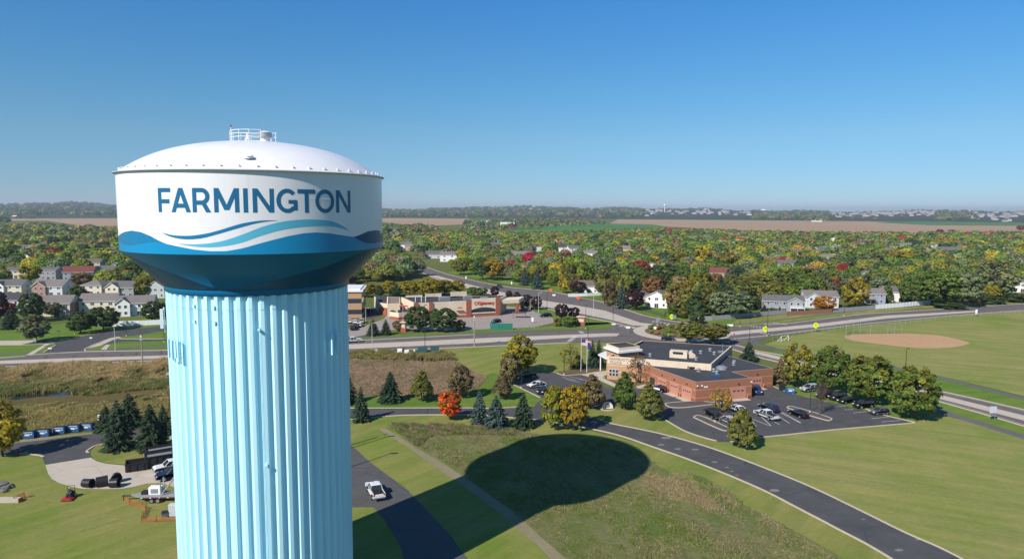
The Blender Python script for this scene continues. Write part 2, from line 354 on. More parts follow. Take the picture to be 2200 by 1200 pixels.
for k in range(1, 52):
    c = lug.copy(); COL.objects.link(c); c.location = tp(k*2*math.pi/52, dome_z(RT-.35), RT-.35)
b = MB(); a = .3; q = tp(a, dome_z(RT-1.6), RT-1.6); b.tube(q, (q[0], q[1], q[2]+.2), .42, n=18); b.tube((q[0], q[1], q[2]+.2), (q[0], q[1], q[2]+.3), .48, .4, n=18); b.build("roof_hatch", WHITE, dome)
# ------- graphics
def band(name, top, bot, mat, off, n=70):   # traced edges, wrapped onto the wall
    T = [cyl(*Zm(*p)) for p in top]; B = [cyl(*Zm(*p)) for p in bot]
    def ev(L):
        V = smooth_line([Vector((a, z, 0)) for a, z in L], 10); xs = [v.x for v in V]; ys = [v.y for v in V]; return xs, ys
    tx, ty = ev(T); bx, by = ev(B); lo, hi = max(tx[0], bx[0]), min(tx[-1], bx[-1]); b = MB(); vs = []
    for i in range(n+1):
        t = lo+(hi-lo)*i/n; z1 = float(np.interp(t, tx, ty)); z0 = min(z1-.002, float(np.interp(t, bx, by)))
        zm = (z0+z1)/2; r = RT+off
        vs += [tp(t, z0, r), tp(t, zm, r), tp(t, z1, r)]
    b.add(vs, [q for i in range(n) for q in ((3*i, 3*i+3, 3*i+4, 3*i+1), (3*i+1, 3*i+4, 3*i+5, 3*i+2))])
    return b.build(name, mat, tank)
def band_az(name, fn_top, z0, a0, a1, mat, off, n=90):
    b = MB(); vs = []
    for i in range(n+1):
        t = a0+(a1-a0)*i/n; vs += [tp(t, z0, RT+off), tp(t, max(z0+.001, fn_top(t)), RT+off)]
    b.add(vs, [(2*i, 2*i+2, 2*i+3, 2*i+1) for i in range(n)]); return b.build(name, mat, tank)
sw = [(442,777),(520,805),(600,818),(690,812),(800,785),(920,745),(1040,712),(1130,702),(1200,702)]
sb = [(442,777),(500,805),(580,822),(680,821),(780,805),(900,770),(1020,733),(1120,710),(1200,702)]
band("wave_band", [(442,776),(500,792),(560,798),(640,797),(740,782),(840,755),(950,722),(1060,703),(1140,699),(1200,701)],
     [(442,776),(480,798),(540,815),(610,822),(700,815),(800,790),(920,755),(1040,722),(1130,706),(1200,701)], T_MID, .012)
band("wave_band", [(540,847),(620,853),(720,850),(830,833),(950,795),(1080,745),(1200,712),(1320,696),(1430,694),(1530,704),(1600,730),(1655,768)],
     [(540,847),(620,864),(720,873),(830,868),(950,845),(1080,800),(1200,765),(1320,744),(1430,735),(1530,738),(1600,752),(1655,768)], T_CYAN, .012)
# lower blue, from the white swoop down to the foot of the wall
edge = [cyl(*Zm(*p)) for p in [(165,800),(200,775),(250,765),(310,775),(370,800),(420,828),(470,850),(560,870),(650,887),(760,898),(860,897),(960,880),(1060,852),(1160,825),(1260,800),(1360,782),(1440,777),(1520,782),(1600,795),(1680,806),(1720,793),(1770,770),(1820,763),(1852,767)]]
ex = [e[0] for e in edge]; ez = [e[1] for e in edge]
ft = lambda t: float(np.interp(t, ex, ez)) if ex[0] <= t <= ex[-1] else (ez[0]+.6*math.sin((t-ex[-1])*1.9) if t > ex[-1] else ez[0]-.6*math.sin((ex[0]-t)*1.9))
band_az("blue_base", ft, Z_BOT+.004, -math.pi, math.pi, T_SKY, .006, 360)
lb = [cyl(*Zm(*p)) for p in [(163,822),(190,850),(235,863),(290,855),(350,843),(420,838),(470,850),(560,870),(650,887),(760,898),(860,897),(900,893)]]
b = MB(); vs = []; n = 40
for i in range(n+1):
    t = lb[0][0]-.3+(lb[6][0]-lb[0][0]+.3)*i/n; z0 = float(np.interp(t, [e[0] for e in lb], [e[1] for e in lb])); z1 = max(z0+.001, ft(t)-.002); vs += [tp(t, z0, RT+.012), tp(t, z1, RT+.012)]
b.add(vs, [(2*i, 2*i+2, 2*i+3, 2*i+1) for i in range(n)]); b.build("wave_band", T_MID, tank)
dk = [cyl(*Zm(*p)) for p in [(1680,806),(1720,832),(1770,848),(1820,845),(1852,835)]]
b = MB(); vs = []; n = 30
for i in range(n+1):
    t = dk[0][0]+(dk[-1][0]+.5-dk[0][0])*i/n; z1 = ft(t)-.002; z0 = min(z1-.001, float(np.interp(t, [e[0] for e in dk], [e[1] for e in dk])))
    vs += [tp(t, z0, RT+.014), tp(t, z1, RT+.014)]
b.add(vs, [(2*i, 2*i+2, 2*i+3, 2*i+1) for i in range(n)]); b.build("wave_band", T_DARK, tank)
# painted wave on the cone underside
b = MB(); vs = []; n = 120
def cone_p(th, f, off):
    r = RC+.14+(RT-.01-RC-.14)*f; z = 37.12+(Z_BOT-.005-37.12)*f
    return (r*math.sin(th)+off*math.sin(th)*.6, -r*math.cos(th)-off*math.cos(th)*.6, z-off*.8)
for i in range(n+1):
    th = -1.6+3.2*i/n; f0 = float(np.interp(math.degrees(th), [-90,-75,-50,-35,-20,-10,-2,8,21,35,50,65,75,90], [1,.99,.90,.68,.4,.17,.05,.07,.2,.36,.56,.82,.99,1]))
    vs += [cone_p(th, 0, .02), cone_p(th, f0*.5, .02), cone_p(th, f0, .02)]
b.add(vs, [q for i in range(n) for q in ((3*i, 3*i+3, 3*i+4, 3*i+1), (3*i+1, 3*i+4, 3*i+5, 3*i+2))]); b.build("underside_wave", T_DARK, cone)
# lettering
H0, H1 = 44.66, 46.84; LH = H1-H0; ST = .385
b = MB(); lay = [0]
def strip(P, Q):                           # ruled strip between two edges given in (arc metres, height)
    lay[0] += 1; off = .012+.0012*(lay[0] % 6); k = 6; vs = []
    for (s0, z0), (s1, z1) in zip(P, Q):
        for i in range(k+1):
            f = i/k; vs.append(tp((s0+(s1-s0)*f)/RT, z0+(z1-z0)*f, RT+off))
    m = k+1; b.add(vs, [(j*m+i, j*m+i+1, (j+1)*m+i+1, (j+1)*m+i) for j in range(len(P)-1) for i in range(k)])
def par(x0, x1, w, z0=0, z1=1):             # upright or slanted stroke with level ends
    L = [(x0+(x1-x0)*t/6, H0+LH*(z0+(z1-z0)*t/6)) for t in range(7)]; strip(L, [(a+w, z) for a, z in L])
def bar(x0, x1, zc, w=ST): strip([(x0+(x1-x0)*t/5, H0+LH*zc-w/2) for t in range(6)], [(x0+(x1-x0)*t/5, H0+LH*zc+w/2) for t in range(6)])
def arc(cx, cz, rx, rz, a0, a1, w=ST, n=26):
    A = [a0+(a1-a0)*i/n for i in range(n+1)]
    strip([(cx+(rx-w)*math.cos(a), cz+(rz-w)*math.sin(a)) for a in A], [(cx+rx*math.cos(a), cz+rz*math.sin(a)) for a in A])
def ext_x(l, r, y=570): return cyl(*Zm(l, y))[0]*RT, cyl(*Zm(r, y))[0]*RT
e = ST/2/LH
for ch, l, r in (("F",420,500),("A",503,628),("R",640,760),("M",779,942),("I",968,998),("N",1028,1166),("G",1183,1318),("T",1318,1432),("O",1434,1552),("N",1565,1658)):
    a, c = ext_x(l, r)
    if ch == "F": par(a, a, ST); bar(a+ST*.9, c, 1-e); bar(a+ST*.9, c-.12, .45)
    if ch == "A":
        mid = (a+c)/2; par(a, mid-ST*.5, ST*1.08); par(c-ST*1.08, mid-ST*.5, ST*1.08); bar(a+.5, c-.5, .27)
    if ch == "R":
        par(a, a, ST); rz = LH*.345; cz = H1-rz; x1 = c-.12-rz*.95
        bar(a+ST*.9, x1, 1-e); bar(a+ST*.9, x1, 1-2*rz/LH+e); arc(x1, cz, rz*.95, rz, -math.pi/2, math.pi/2); par(c-ST*1.2, (a+c)/2-.05, ST*1.15, 0, .37)
    if ch == "M":
        mid = (a+c)/2; par(a, a, ST); par(c-ST, c-ST, ST); par(mid-ST*.55, a, ST*1.1, .1, 1); par(mid-ST*.55, c-ST*1.1, ST*1.1, .1, 1)
    if ch == "I": par(a, a, ST)
    if ch == "N": par(a, a, ST); par(c-ST, c-ST, ST); par(c-ST*1.15, a, ST*1.15)
    if ch == "G":
        cx = (a+c)/2; rx = (c-a)/2+.03; cz = (H0+H1)/2; rz = LH/2+.03; arc(cx, cz, rx, rz, R(42), R(322)); par(c-ST*1.0, c-ST*1.0, ST*.95, .10, .48)
        bar(cx+.1, c-.05, .46, ST*.9)
    if ch == "T": bar(a, c, 1-e); par((a+c)/2-ST/2, (a+c)/2-ST/2, ST, 0, .97)
    if ch == "O": arc((a+c)/2, (H0+H1)/2, (c-a)/2+.03, LH/2+.03, 0, 2*math.pi, n=48)
b.build("lettering", tank_paint("lettering_blue", (.012,.13,.27), .3), tank)
# roof platform: rail, vent drum, finial antenna, beacon
rail = MB(); pts = []
RR, zb = 2.45, dome_z(2.3)
for k in range(10):
    a = R(65)+R(240)*k/9; q = (RR*math.cos(a), RR*math.sin(a)); pts.append(q); rail.tube((*q, zb-.05), (*q, zb+1.15), .035, n=6)
for z in (.45, .8, 1.15):
    for i in range(9): rail.tube((*pts[i], zb+z), (*pts[i+1], zb+z), .03, n=6)
rail.build("railing", WHITE, dome, loc=(-.1, 0, 0))
rail2 = MB()
for x in (1.5, 2.4): rail2.tube((x, -.6, zb), (x, -.6, zb+.95), .03, n=6)
for z in (.5, .95): rail2.tube((1.2, -.6, zb+z), (2.5, -.6, zb+z), .03, n=6)
rail2.build("railing", WHITE, dome)
b = MB(); b.tube((1.25, -.6, dome_z(1.3)-.1), (1.25, -.6, dome_z(1.3)+.55), .5, n=20); b.tube((1.25, -.6, dome_z(1.3)+.45), (1.25, -.6, dome_z(1.3)+.95), .72, n=24, mi=1); b.tube((1.25, -.6, dome_z(1.3)+.95), (1.25, -.6, dome_z(1.3)+1.1), .74, .3, n=24)
b.build("roof_vent", [WHITE, STEEL], dome)
b = MB(); b.tube((1.05, -.3, dome_z(1)), (1.05, -.3, dome_z(1)+2.4), .035, .02, n=6); b.build("whip_antenna", STEEL, dome)
b = MB(); b.tube((-2.52, -.25, zb+.1), (-2.52, -.25, zb+1.6), .04, n=6); b.tube((-2.52, -.25, zb+1.6), (-2.52, -.25, zb+1.9), .07, .05, n=10, mi=1); b.build("beacon", [WHITE, REDL], dome)
b = MB(); b.lathe([(.3, 0), (.3, .3), (.12, .45), (.1, .8), (.16, .9), (.01, 1.0)], 16, (-.5, -.9, dome_z(1)-.05)); b.build("roof_nozzle", WHITE, dome)
# cell antennas on the column
def antenna(px, py, h, w=.22, off=.5):
    th, z = cyl(px, py, RC); b = MB(); q = tp(th, z, RC+off); c = (q[0], q[1], q[2]); b.box(c, (w, .16, h), rz=th)
    q2 = tp(th, 0, RC+off-.25); b.tube((q2[0], q2[1], z-h/2-.25), (q2[0], q2[1], z+h/2+.2), .05, n=8)
    for zz in (z-h*.32, z+h*.32): b.tube(tp(th, zz, RC-.3), tp(th, zz, RC+off), .04, n=6)
    b.build("panel_antenna", T_AQUA, tower)
for a in ((374, 746, 1.9), (381, 750, 2.0), (388, 748, 1.7), (393, 753, 2.1), (706, 738, 2.3), (718, 722, 1.0), (717, 742, 1.6)): antenna(*a)
th, z = cyl(353.5, 684, RC); q = tp(th, z, RC+.45); b = MB(); b.box(q, (.45, .3, 2.0), rz=th); b.tube(tp(th, z-1.4, RC+.2), tp(th, z+1.2, RC+.2), .06); b.build("panel_antenna", WHITE, tower)
for px, py in ((418, 657), (419, 690), (460, 660), (462, 693)):
    th, z = cyl(px, py, RC); b = MB(); b.box(tp(th, z, RC+.06), (.22, .25, .3), rz=th); b.build("wall_bracket", T_AQUA, tower)
# ================================================================== GROUND SHEETS (traced on the ground plane)
b = MB(); N = 60
def terr(x, y):
    d = math.hypot(x, y); 
    if d < 3400: return 0
    t = min(1, (d-3400)/5200); a = math.atan2(x, y)
    w = .80+.22*math.sin(a*9+.6)+.14*math.sin(a*23+1.9)+.08*math.sin(a*51)+.05*math.sin(a*97)
    return (3*t*t-2*t**3)*72*max(.5, w)+.0*d
rs = [0, 60, 150, 300, 600, 1000, 1500, 2200, 3000, 3400, 3800, 4300, 4900, 5500, 6200, 7000, 7800, 8600, 9500, 11000, 14000]
NA = 220; vs = []
for r in rs:
    for i in range(NA):
        a = 2*math.pi*i/NA
        x, y = r*math.sin(a), r*math.cos(a); vs.append((x, y, terr(x, y) if r < 9600 else terr(x, y)*max(0, 1-(r-9500)/3000)-(.0 if r < 11000 else 20)))
b.add(vs, [(j*NA+i, (j+1)*NA+i, (j+1)*NA+(i+1)%NA, j*NA+(i+1)%NA) for j in range(len(rs)-1) for i in range(NA)])
k = NT("ground"); p = k.pos(); base = k.noise(p, .02, 5, .65, .35, .65); fine = k.noise(p, .4, 4, .7, .3, .7)
c = k.mix(base, (.10,.135,.03), (.15,.15,.05)); c = k.mix(k.math('MULTIPLY', fine, .4), c, (.06,.08,.02))
g = k.n("ShaderNodeVectorMath", operation='LENGTH'); k.l(p, g.inputs[0]); far = k.n("ShaderNodeMapRange"); far.inputs[1].default_value = 3300; far.inputs[2].default_value = 3900; k.l(g.outputs["Value"], far.inputs[0])
w1 = k.noise(k.pos((1,1.6,1)), .004, 6, .75, .45, .55); w2 = k.noise(p, .02, 4, .8, .4, .6)
fc = k.mix(w1, (.030,.045,.026), (.06,.066,.034)); fc = k.mix(k.math('MULTIPLY', w2, .5), fc, (.02,.034,.018))
b.build("ground", k.done(k.mix(far.outputs[0], c, fc), .95, 0, .05))["kind"] = "structure"
Z6 = lambda *q: [(760+x/3.0556, 880+y/3.0556) for x, y in q]
Z6b = lambda *q: [(740+x/3.929, 700+y/3.929) for x, y in q]
Z5 = lambda *q: [(740+x/3.929, 560+y/3.929) for x, y in q]
Z7 = lambda *q: [(1240+x/4.2854, 680+y/4.2854) for x, y in q]
Z7b = lambda *q: [(1400+x/2.75, 900+y/2.75) for x, y in q]
Z8 = lambda *q: [(1560+x/3.4375, 680+y/3.4375) for x, y in q]
Z8r = lambda *q: [(1180+x/4.23, 600+y/4.23) for x, y in q]
Z3 = lambda *q: [(x/5, 620+y/5) for x, y in q]
Z4 = lambda *q: [(x/3.3325, 840+y/3.3325) for x, y in q]
Z3b = lambda *q: [(1700+x/4.4, 430+y/4.4) for x, y in q]
Z2 = lambda *q: [(x/5.455, 420+y/5.455) for x, y in q]
Z2b = lambda *q: [(1240+x/4.583, 430+y/4.583) for x, y in q]
# lawns and meadows
sheet("lawn", [(-250,905),(60,935),(100,980),(210,1010),(380,1000),(420,1000),(420,1500),(-700,1500)], G_LAWN, .02)
sheet("lawn", [(190,962),(235,945),(420,925),(420,1000),(330,995),(240,990),(205,980)], G_LAWN, .024)
sheet("lawn", [(700,898),(880,890),(1010,890),(1170,900),(1280,928),(1400,957),(1600,1030),(1800,1135),(1920,1200),(2250,1400),(700,1400)], G_LAWN, .02)
sheet("lawn", [(740,845),(930,850),(1060,800),(1180,860),(1150,878),(1010,876),(740,877)], G_GREEN, .02)
sheet("lawn", [(740,756),(1020,745),(1224,736),(1340,735),(1320,765),(1200,800),(1110,815),(1160,855),(1060,860),(1040,830),(985,785),(970,770),(740,765)], G_LAWN, .016)
sheet("lawn", [(1240,880),(1310,870),(1430,895),(1545,950),(1527,962),(1310,909),(1262,893)], G_LAWN, .022)
sheet("mown_field", [(1540,950),(1640,938),(1967,908),(2005,885),(2200,938),(2800,1100),(2800,1500),(2250,1300),(2076,1200),(1945,1143),(1738,1043),(1527,962)], G_FIELD, .02)
sheet("mown_field", [(1640,740),(1700,720),(1822,702),(2025,681),(2300,655),(2900,600),(2900,1100),(2200,850),(2054,815),(1923,787),(1688,751)], G_FIELD, .014)
sheet("lawn", [(1620,757),(1688,752),(1923,788),(2054,816),(2300,885),(2300,906),(2025,841),(1800,795)], G_GREEN, .018)
sheet("lawn", [(1655,830),(1700,845),(1920,893),(1967,907),(2031,885),(2300,965),(2300,945),(2031,866),(1850,815),(1660,800)], G_GREEN, .018)
sheet("lawn", Z8((-70,60),(100,75),(800,0),(1400,-60),(2200,-100),(3000,-190),(3000,-220),(2200,-130),(1400,-90),(700,-45),(0,30)), G_LAWN, .018)
sheet("lawn", [(-200,715),(380,680),(380,752),(10,768),(-200,776)], G_GREEN, .016)
sheet("lawn", [(-200,792),(12,788),(356,774),(400,774),(400,792),(200,797),(-200,815)], G_GREEN, .016)
sheet("marsh", [(-300,808),(100,800),(200,796),(420,782),(420,925),(250,905),(60,918),(-300,935)], G_MARSH, .014)
wat = NT("pond_water"); wat.bump(wat.noise(wat.pos(), 1.5, 3), .1, .03)
sheet("pond", Z4((60,55),(140,30),(300,18),(420,5),(600,2),(640,12),(560,25),(380,35),(250,42),(100,66)), wat.done((.02,.025,.025), .12, 0, .6), .03)
sheet("meadow", Z6((205,88),(520,97),(800,110),(1060,130),(1350,180),(1700,190),(1880,270),(2000,370),(2450,560),(2800,740),(3140,930),(3400,1100),(1700,1450),(1400,978),(1250,850),(1030,655),(900,560),(660,390),(400,240)), G_ROUGH, .026)
sheet("weed_field", Z6b((-200,250),(40,230),(540,235),(900,270),(980,310),(1080,380),(1220,430),(1120,540),(1000,590),(800,610),(500,600),(200,590),(-200,590)), G_BROWN, .022)
sheet("trail", Z6((165,128),(180,118),(205,118),(300,180),(400,245),(560,335),(660,400),(780,480),(900,565),(1030,658),(1150,760),(1250,855),(1340,930),(1400,985),(1750,1400),(1600,1400),(1300,985),(1200,880),(1080,785),(970,685),(860,600),(740,515),(630,440),(560,390),(440,305),(330,228),(230,170)), G_TRAIL, .032)
# access pavement round the tower
sheet("access_road", [(560,905),(700,925),(762,962),(796,993),(874,1050),(969,1151),(1005,1200),(1120,1400),(900,1400),(868,1200),(858,1168),(825,1115),(802,1089),(560,1089)], A_MID, .036)
sheet("loop_road", Z4((-400,410),(0,388),(90,372),(300,352),(750,297),(1100,262),(1100,330),(800,345),(740,378),(690,390),(640,430),(650,472),(325,525),(300,472),(240,455),(130,450),(0,458),(-400,480)), A_NEW, .034)
sheet("concrete_apron", Z4((325,527),(650,474),(690,500),(760,518),(900,532),(1080,545),(1240,545),(1260,690),(1150,655),(1050,660),(950,685),(870,697),(760,700),(580,697),(500,680),(420,655),(370,625),(345,590)), A_CONC, .036)
sheet("gravel_strip", Z4((90,368),(170,340),(400,320),(600,300),(750,285),(755,296),(500,324),(300,350)), G_TRAIL, .03)
sheet("loop_lawn", Z4((645,445),(700,400),(800,385),(1000,400),(1230,390),(1260,480),(1040,495),(900,525),(760,512),(680,490)), G_LAWN, .03)
kerb(Z4((640,440),(620,432),(640,415),(680,392),(735,378))); kerb(Z4((315,470),(280,460),(210,450),(130,450)))
# service drive and curved road
DR_T = [(620,876),(752,876.5),(1010,876),(1060,877),(1160,873),(1230,884),(1290,902),(1313,909.5),(1400,927),(1460,942),(1527,962),(1620,996),(1738,1043.6),(1840,1092),(1945,1143.6),(2076,1205),(2420,1400)]
DR_B = [(620,902),(758,900),(860,892),(1010,891),(1090,896),(1180,905),(1280,923),(1340,938),(1398,958),(1470,983),(1545,1012),(1600,1035),(1651,1058),(1722,1095),(1800,1136),(1920,1203),(2220,1400)]
def smpx(P): return [(v.x, v.y) for v in smooth_line([Vector((*p, 0)) for p in P], 3)]
DT, DB = smpx(DR_T), smpx(DR_B)
sheet("service_road", DT+DB[::-1], A_NEW, .04)
kerb(DT[:12]); kerb(DT[24:] if False else DT[19:]); kerb(DB)
sheet("lot_drive", [(1145,905),(1150,868),(1165,858),(1262,872),(1262,893),(1240,905)], A_NEW, .038)
for x, y, w in ((1420,955,9),(1456,964,8),(1494,965,9),(1535,992,7),(1562,1004,5),(1572,1012,5),(1583,1020,4),(1664,1053,12),(1855,1115,5),(1932,1181,10),(1972,1158,6),(1433,940,12)):
    c = G(x, y); q = rnd.uniform(-.3, .3); s = w/ppm(x, y); pts = []
    for i in range(14):
        a = 2*math.pi*i/14; r_ = s*rnd.uniform(.75, 1.15); pts.append((c.x+r_*math.cos(a), c.y+.62*r_*math.sin(a)+.2*r_*math.cos(a)))
    sheet("asphalt_patch", pts, A_PATCH, .046, px=False)
# parking lots
LOTE = [(1240,808),(1310,836),(1290,846),(1262,872)]
sheet("car_park", Z6b((1300,520),(1425,480),(1470,400),(1560,400),(1750,392),(1790,398),(1860,418),(2030,408),(2140,470),(2260,560),(2320,620),(2250,700),(2040,690),(1640,600),(1430,505)), A_NEW, .036)
sheet("car_park", [(1290,836),(1320,832),(1410,838),(1500,860),(1615,850),(1640,832),(1662,826),(1700,845),(1800,868),(1905,893),(1966,908),(1800,922),(1638,939),(1565,949),(1540,946),(1470,925),(1428,901),(1390,885),(1340,862),(1300,850)], A_NEW, .042)
kerb([(1966,908),(1800,922),(1638,939),(1568,949)], sm=1); kerb([(1428,901),(1470,925),(1510,939),(1540,947)]); kerb([(1966,907),(1905,893),(1860,878)], sm=1); kerb([(1660,829),(1680,838),(1705,846)], sm=1)
kerb(Z6b((1425,495),(1530,545),(1655,605)), sm=1); kerb(Z6b((1790,398),(1860,418),(1950,412),(2030,408)))
def island(pts, mat=A_MID):
    P = smpx(pts+[pts[0]]); sheet("island_fill", P[:-1], mat, .12); kerb(P, .3, .15, sm=1)
island(Z8((450,672),(470,662),(520,672),(640,705),(765,747),(778,760),(755,768),(700,755),(560,712)))
island(Z7((1072,928),(1090,915),(1130,912),(1250,960),(1390,1022),(1400,1035),(1360,1052),(1250,1010)))
island(Z7((808,808),(840,795),(1080,778),(1250,790),(1330,797),(1150,820),(980,838),(860,835)))
sheet("walkway", Z7((40,535),(120,515),(270,495),(280,530),(240,550),(300,590),(370,630),(360,655),(270,615),(170,570)), A_CONC, .044)
sheet("walkway", Z7((540,640),(650,615),(740,640),(830,690),(1000,765),(1075,778),(1000,770),(900,735),(760,680),(640,655),(560,662)), A_CONC, .046)
sheet("planting_bed", Z7((230,560),(300,560),(560,610),(660,610),(540,640),(380,628),(280,585)), G_BROWN, .045)
sheet("planting_bed", Z6b((1790,385),(1900,375),(2000,360),(2200,350),(2200,385),(2030,402),(1950,405),(1860,410)), G_BROWN, .04)
STALL = [Z7((1632,860),(1785,1005)), Z7((1735,925),(1865,993)), Z7((1840,905),(1955,982)), Z7((1835,850),(2057,975)), Z7((1590,935),(1650,1010)), Z8((180,750),(320,805)), Z8((235,688),(320,722)), Z8((345,680),(550,785)), Z8((575,590),(670,600)), Z8((690,625),(750,628)), Z8((805,665),(880,658)), Z8((875,688),(940,684)), Z8((940,710),(1040,700)), Z8((1075,752),(1200,740)), Z8((1150,776),(1290,766)), Z7((1175,918),(1310,970)),
         Z6b((1890,425),(2010,452)), Z6b((1870,450),(1990,480)), Z6b((1840,430),(1960,462)), Z7((20,575),(100,590))]
for s in STALL: dash(s, .13, .058)
# ------------------------------------------------------------------ highways and the roundabout
def road(N_, S_, mat, z): sheet("highway", N_+S_[::-1], mat, z)
HN = [(-500,792),(10,768),(56,762.5),(184,755),(358,752),(560,743),(750,732),(1020,718),(1300,707.6),(1340,704)]
HS = [(-500,812),(12,788),(200,780.5),(356,773.5),(560,765),(750,756),(1020,745),(1224,736),(1370,733)]
road(HN, HS, A_OLD, .030)
def med(a, c): sheet("median", a+c[::-1], A_CONC, .040)
med([(-500,797),(10,774),(184,768),(358,763),(560,752),(750,739.5),(1020,726.7),(1300,715.5),(1331,716)], [(-500,804),(10,781),(184,775.5),(358,769),(560,760),(750,749.6),(1020,737),(1224,725.4),(1325,722)])
NWU = [(760,523),(800,540),(860,556),(893,565),(959,588),(1030,605),(1096,617),(1185,626),(1240,638),(1293,648),(1386,678),(1456,691),(1520,700)]
NWL = [(740,527),(790,545),(850,562),(890,576),(943,602),(1045,628),(1110,645),(1172.7,662.5),(1246,679),(1310,691),(1345,700),(1400,710)]
road(NWU, NWL, A_OLD, .031)
med([(925,588),(990,606),(1045,620),(1110,634),(1172,646),(1240,656),(1300,667),(1376,693),(1420,697)], [(922,592),(985,612),(1050,631),(1110,646),(1172,659),(1240,672),(1300,684),(1360,699),(1395,700)])
EN = [(1480,720),(1560,704),(1640,697),(1700,693.6),(1859,674),(2020,664),(2200,652),(2700,622)]
ES = [(1480,738),(1577,728),(1676,718),(1822,700),(1900,692),(2025,680),(2200,667),(2700,638)]
road(EN, ES, A_OLD, .032)
med([(1560,713),(1640,706),(1763,694.5),(1904,677.5),(2097,667)], [(1560,721),(1640,713),(1763,701.5),(1904,684),(2098,670)])
SEN = [(1530,728),(1580,740),(1630,754),(1720,770),(1850,798),(2025,841),(2200,880),(2600,985)]
SES = [(1480,735),(1569,749),(1640,770),(1720,788),(1850,818),(2031,866),(2200,915),(2600,1040)]
road(SEN, SES, A_OLD, .033)
med([(1600,749),(1700,771),(1850,804),(2022,848),(2200,892),(2600,1003)], [(1600,754),(1700,779),(1850,812),(2022,857),(2200,903),(2600,1020)])
RBC = G(1463, 714)
def ring(name, r0, r1, mat, z, h=0):
    b = MB(); n = 96; pr = [(r0, z+h), (r1, z+h)] + ([(r1, z)] if h else [])
    b.lathe([(max(.01, a), e) for a, e in pr], n, (RBC.x, RBC.y, 0)); b.f = [f[::-1] for f in b.f]; o = b.build(name, mat); o["kind"] = "structure"; return o
ring("roundabout_lane", 0, 27, A_OLD, .036); ring("median", 0, 17.5, A_CONC, .05, .1); ring("planting_bed", 0, 13.2, G_BROWN, .05, .25)
for L in (HN[:8], HS[:8], NWU[3:], NWL[3:], EN[2:], ES[1:], SEN[1:], SES[1:]):
    P = [G(*p) for p in L]
    ribbon("kerb", [(p.x, p.y) for p in P], .5, A_KERB, 0, .13, px=False, sm=2)
def offs(L, k):                            # edge line a little inside the kerb
    P = [G(*p) for p in L]; out = []
    for i, p in enumerate(P):
        d = P[min(i+1, len(P)-1)]-P[max(i-1, 0)]; d.normalize(); out.append((p.x-d.y*k, p.y+d.x*k))
    return out
for L, k in ((HN[:8], -.9), (HS[:8], .9), (EN[2:], -.9), (ES[1:], .9), (SEN[1:], -1.2), (SES[1:], 1.2), (NWU[3:11], -1), (NWL[3:10], 1)):
    ribbon("road_line", offs(L, k), .14, LINE, .056, px=False)
for c, d in (((1246,711),(1252,716)),((1236,722),(1222,734)),((1330,700),(1385,707)),((1400,690),(1450,697)),((1610,700),(1650,704)),((1620,712),(1660,719)),((1690,697),(1660,693))):
    a, e = G(*c), G(*d); nn = 6
    for i in range(nn): 
        p = a.lerp(e, (i+.2)/nn); q = a.lerp(e, (i+.65)/nn); ribbon("crosswalk_bar", [(p.x, p.y), (q.x, q.y)], 1.6, LINE, .06, smooth=False, px=False)
# joints in the old concrete carriageway
for s in (Z3((475,752),(500,722)), Z3((780,740),(812,712)), Z3((1095,700),(1115,730)), Z3((1460,712),(1472,682)), Z3((310,828),(355,800)), Z3((685,805),(698,780)), Z3((1030,798),(1065,768)), Z3((1285,720),(1325,700)), Z3((1732,698),(1733,668))):
    ribbon("road_joint", s, .45, A_NEW, .052, smooth=False)
# side streets on the left
sheet("side_street", Z3((-400,590),(0,572),(230,565),(420,560),(560,562),(700,548),(800,530),(900,508),(1000,490),(1130,462),(1300,440),(1500,425),(1780,395),(2000,380),(2000,430),(1780,445),(1530,490),(1400,503),(1280,515),(1190,535),(1100,562),(1020,592),(960,620),(915,645),(912,660),(930,678),(690,684),(460,690),(530,645),(600,605),(560,590),(500,590),(230,602),(0,600),(-400,620)), A_NEW, .034)
sheet("side_street", Z3((1100,602),(1160,570),(1290,538),(1450,536),(2000,535),(2000,560),(1790,560),(1300,572),(1200,585)), A_NEW, .036)
sheet("pavement", Z3((-300,590),(0,558),(230,556),(400,552),(400,560),(230,600),(0,600),(-300,625)), A_CONC, .038)
sheet("pavement", Z3((280,712),(490,590),(540,590),(340,712)), A_CONC, .04); sheet("pavement", Z3((1080,652),(1140,600),(1185,600),(1140,656)), A_CONC, .04)
sheet("pavement", Z3((920,640),(980,605),(1180,530),(1275,513),(1290,522),(1200,555),(1080,610),(990,630)), A_CONC, .04)
kerb(Z3((-200,605),(230,604),(500,592),(590,590))); kerb(Z3((600,605),(530,645),(460,688))); kerb(Z3((500,560),(560,562),(700,548),(800,530),(950,490))); kerb(Z3((930,680),(912,660),(915,645),(960,622),(1020,594),(1100,565))); kerb(Z3((1280,525),(1310,538),(1450,540),(1780,538)), .5)
ribbon("path", [(-200,770),(60,757),(280,747),(360,744)], 1.6, A_PATH, .03); ribbon("path", Z3((1100,660),(1400,645),(1790,630)), 1.6, A_PATH, .03)
ribbon("path", Z5((0,660),(500,640),(1100,605),(1600,585),(2000,560)), 2.2, A_PATH, .03)
ribbon("path", [(1600,722),(1618,735),(1640,745),(1688,754),(1800,770),(1923,790),(2054,820),(2200,856),(2500,930)], 2.6, A_PATH, .042)
ribbon("path", [(1618,735),(1630,727),(1655,721)], 2.6, A_PATH, .044); ribbon("path", [(1990,868),(2031,886),(2115,912),(2200,938),(2500,1025)], 2.8, A_PATH, .042)
ribbon("path", [(1500,700),(1600,695),(1720,682),(1900,662),(2200,645)], 2.2, A_PATH, .03)
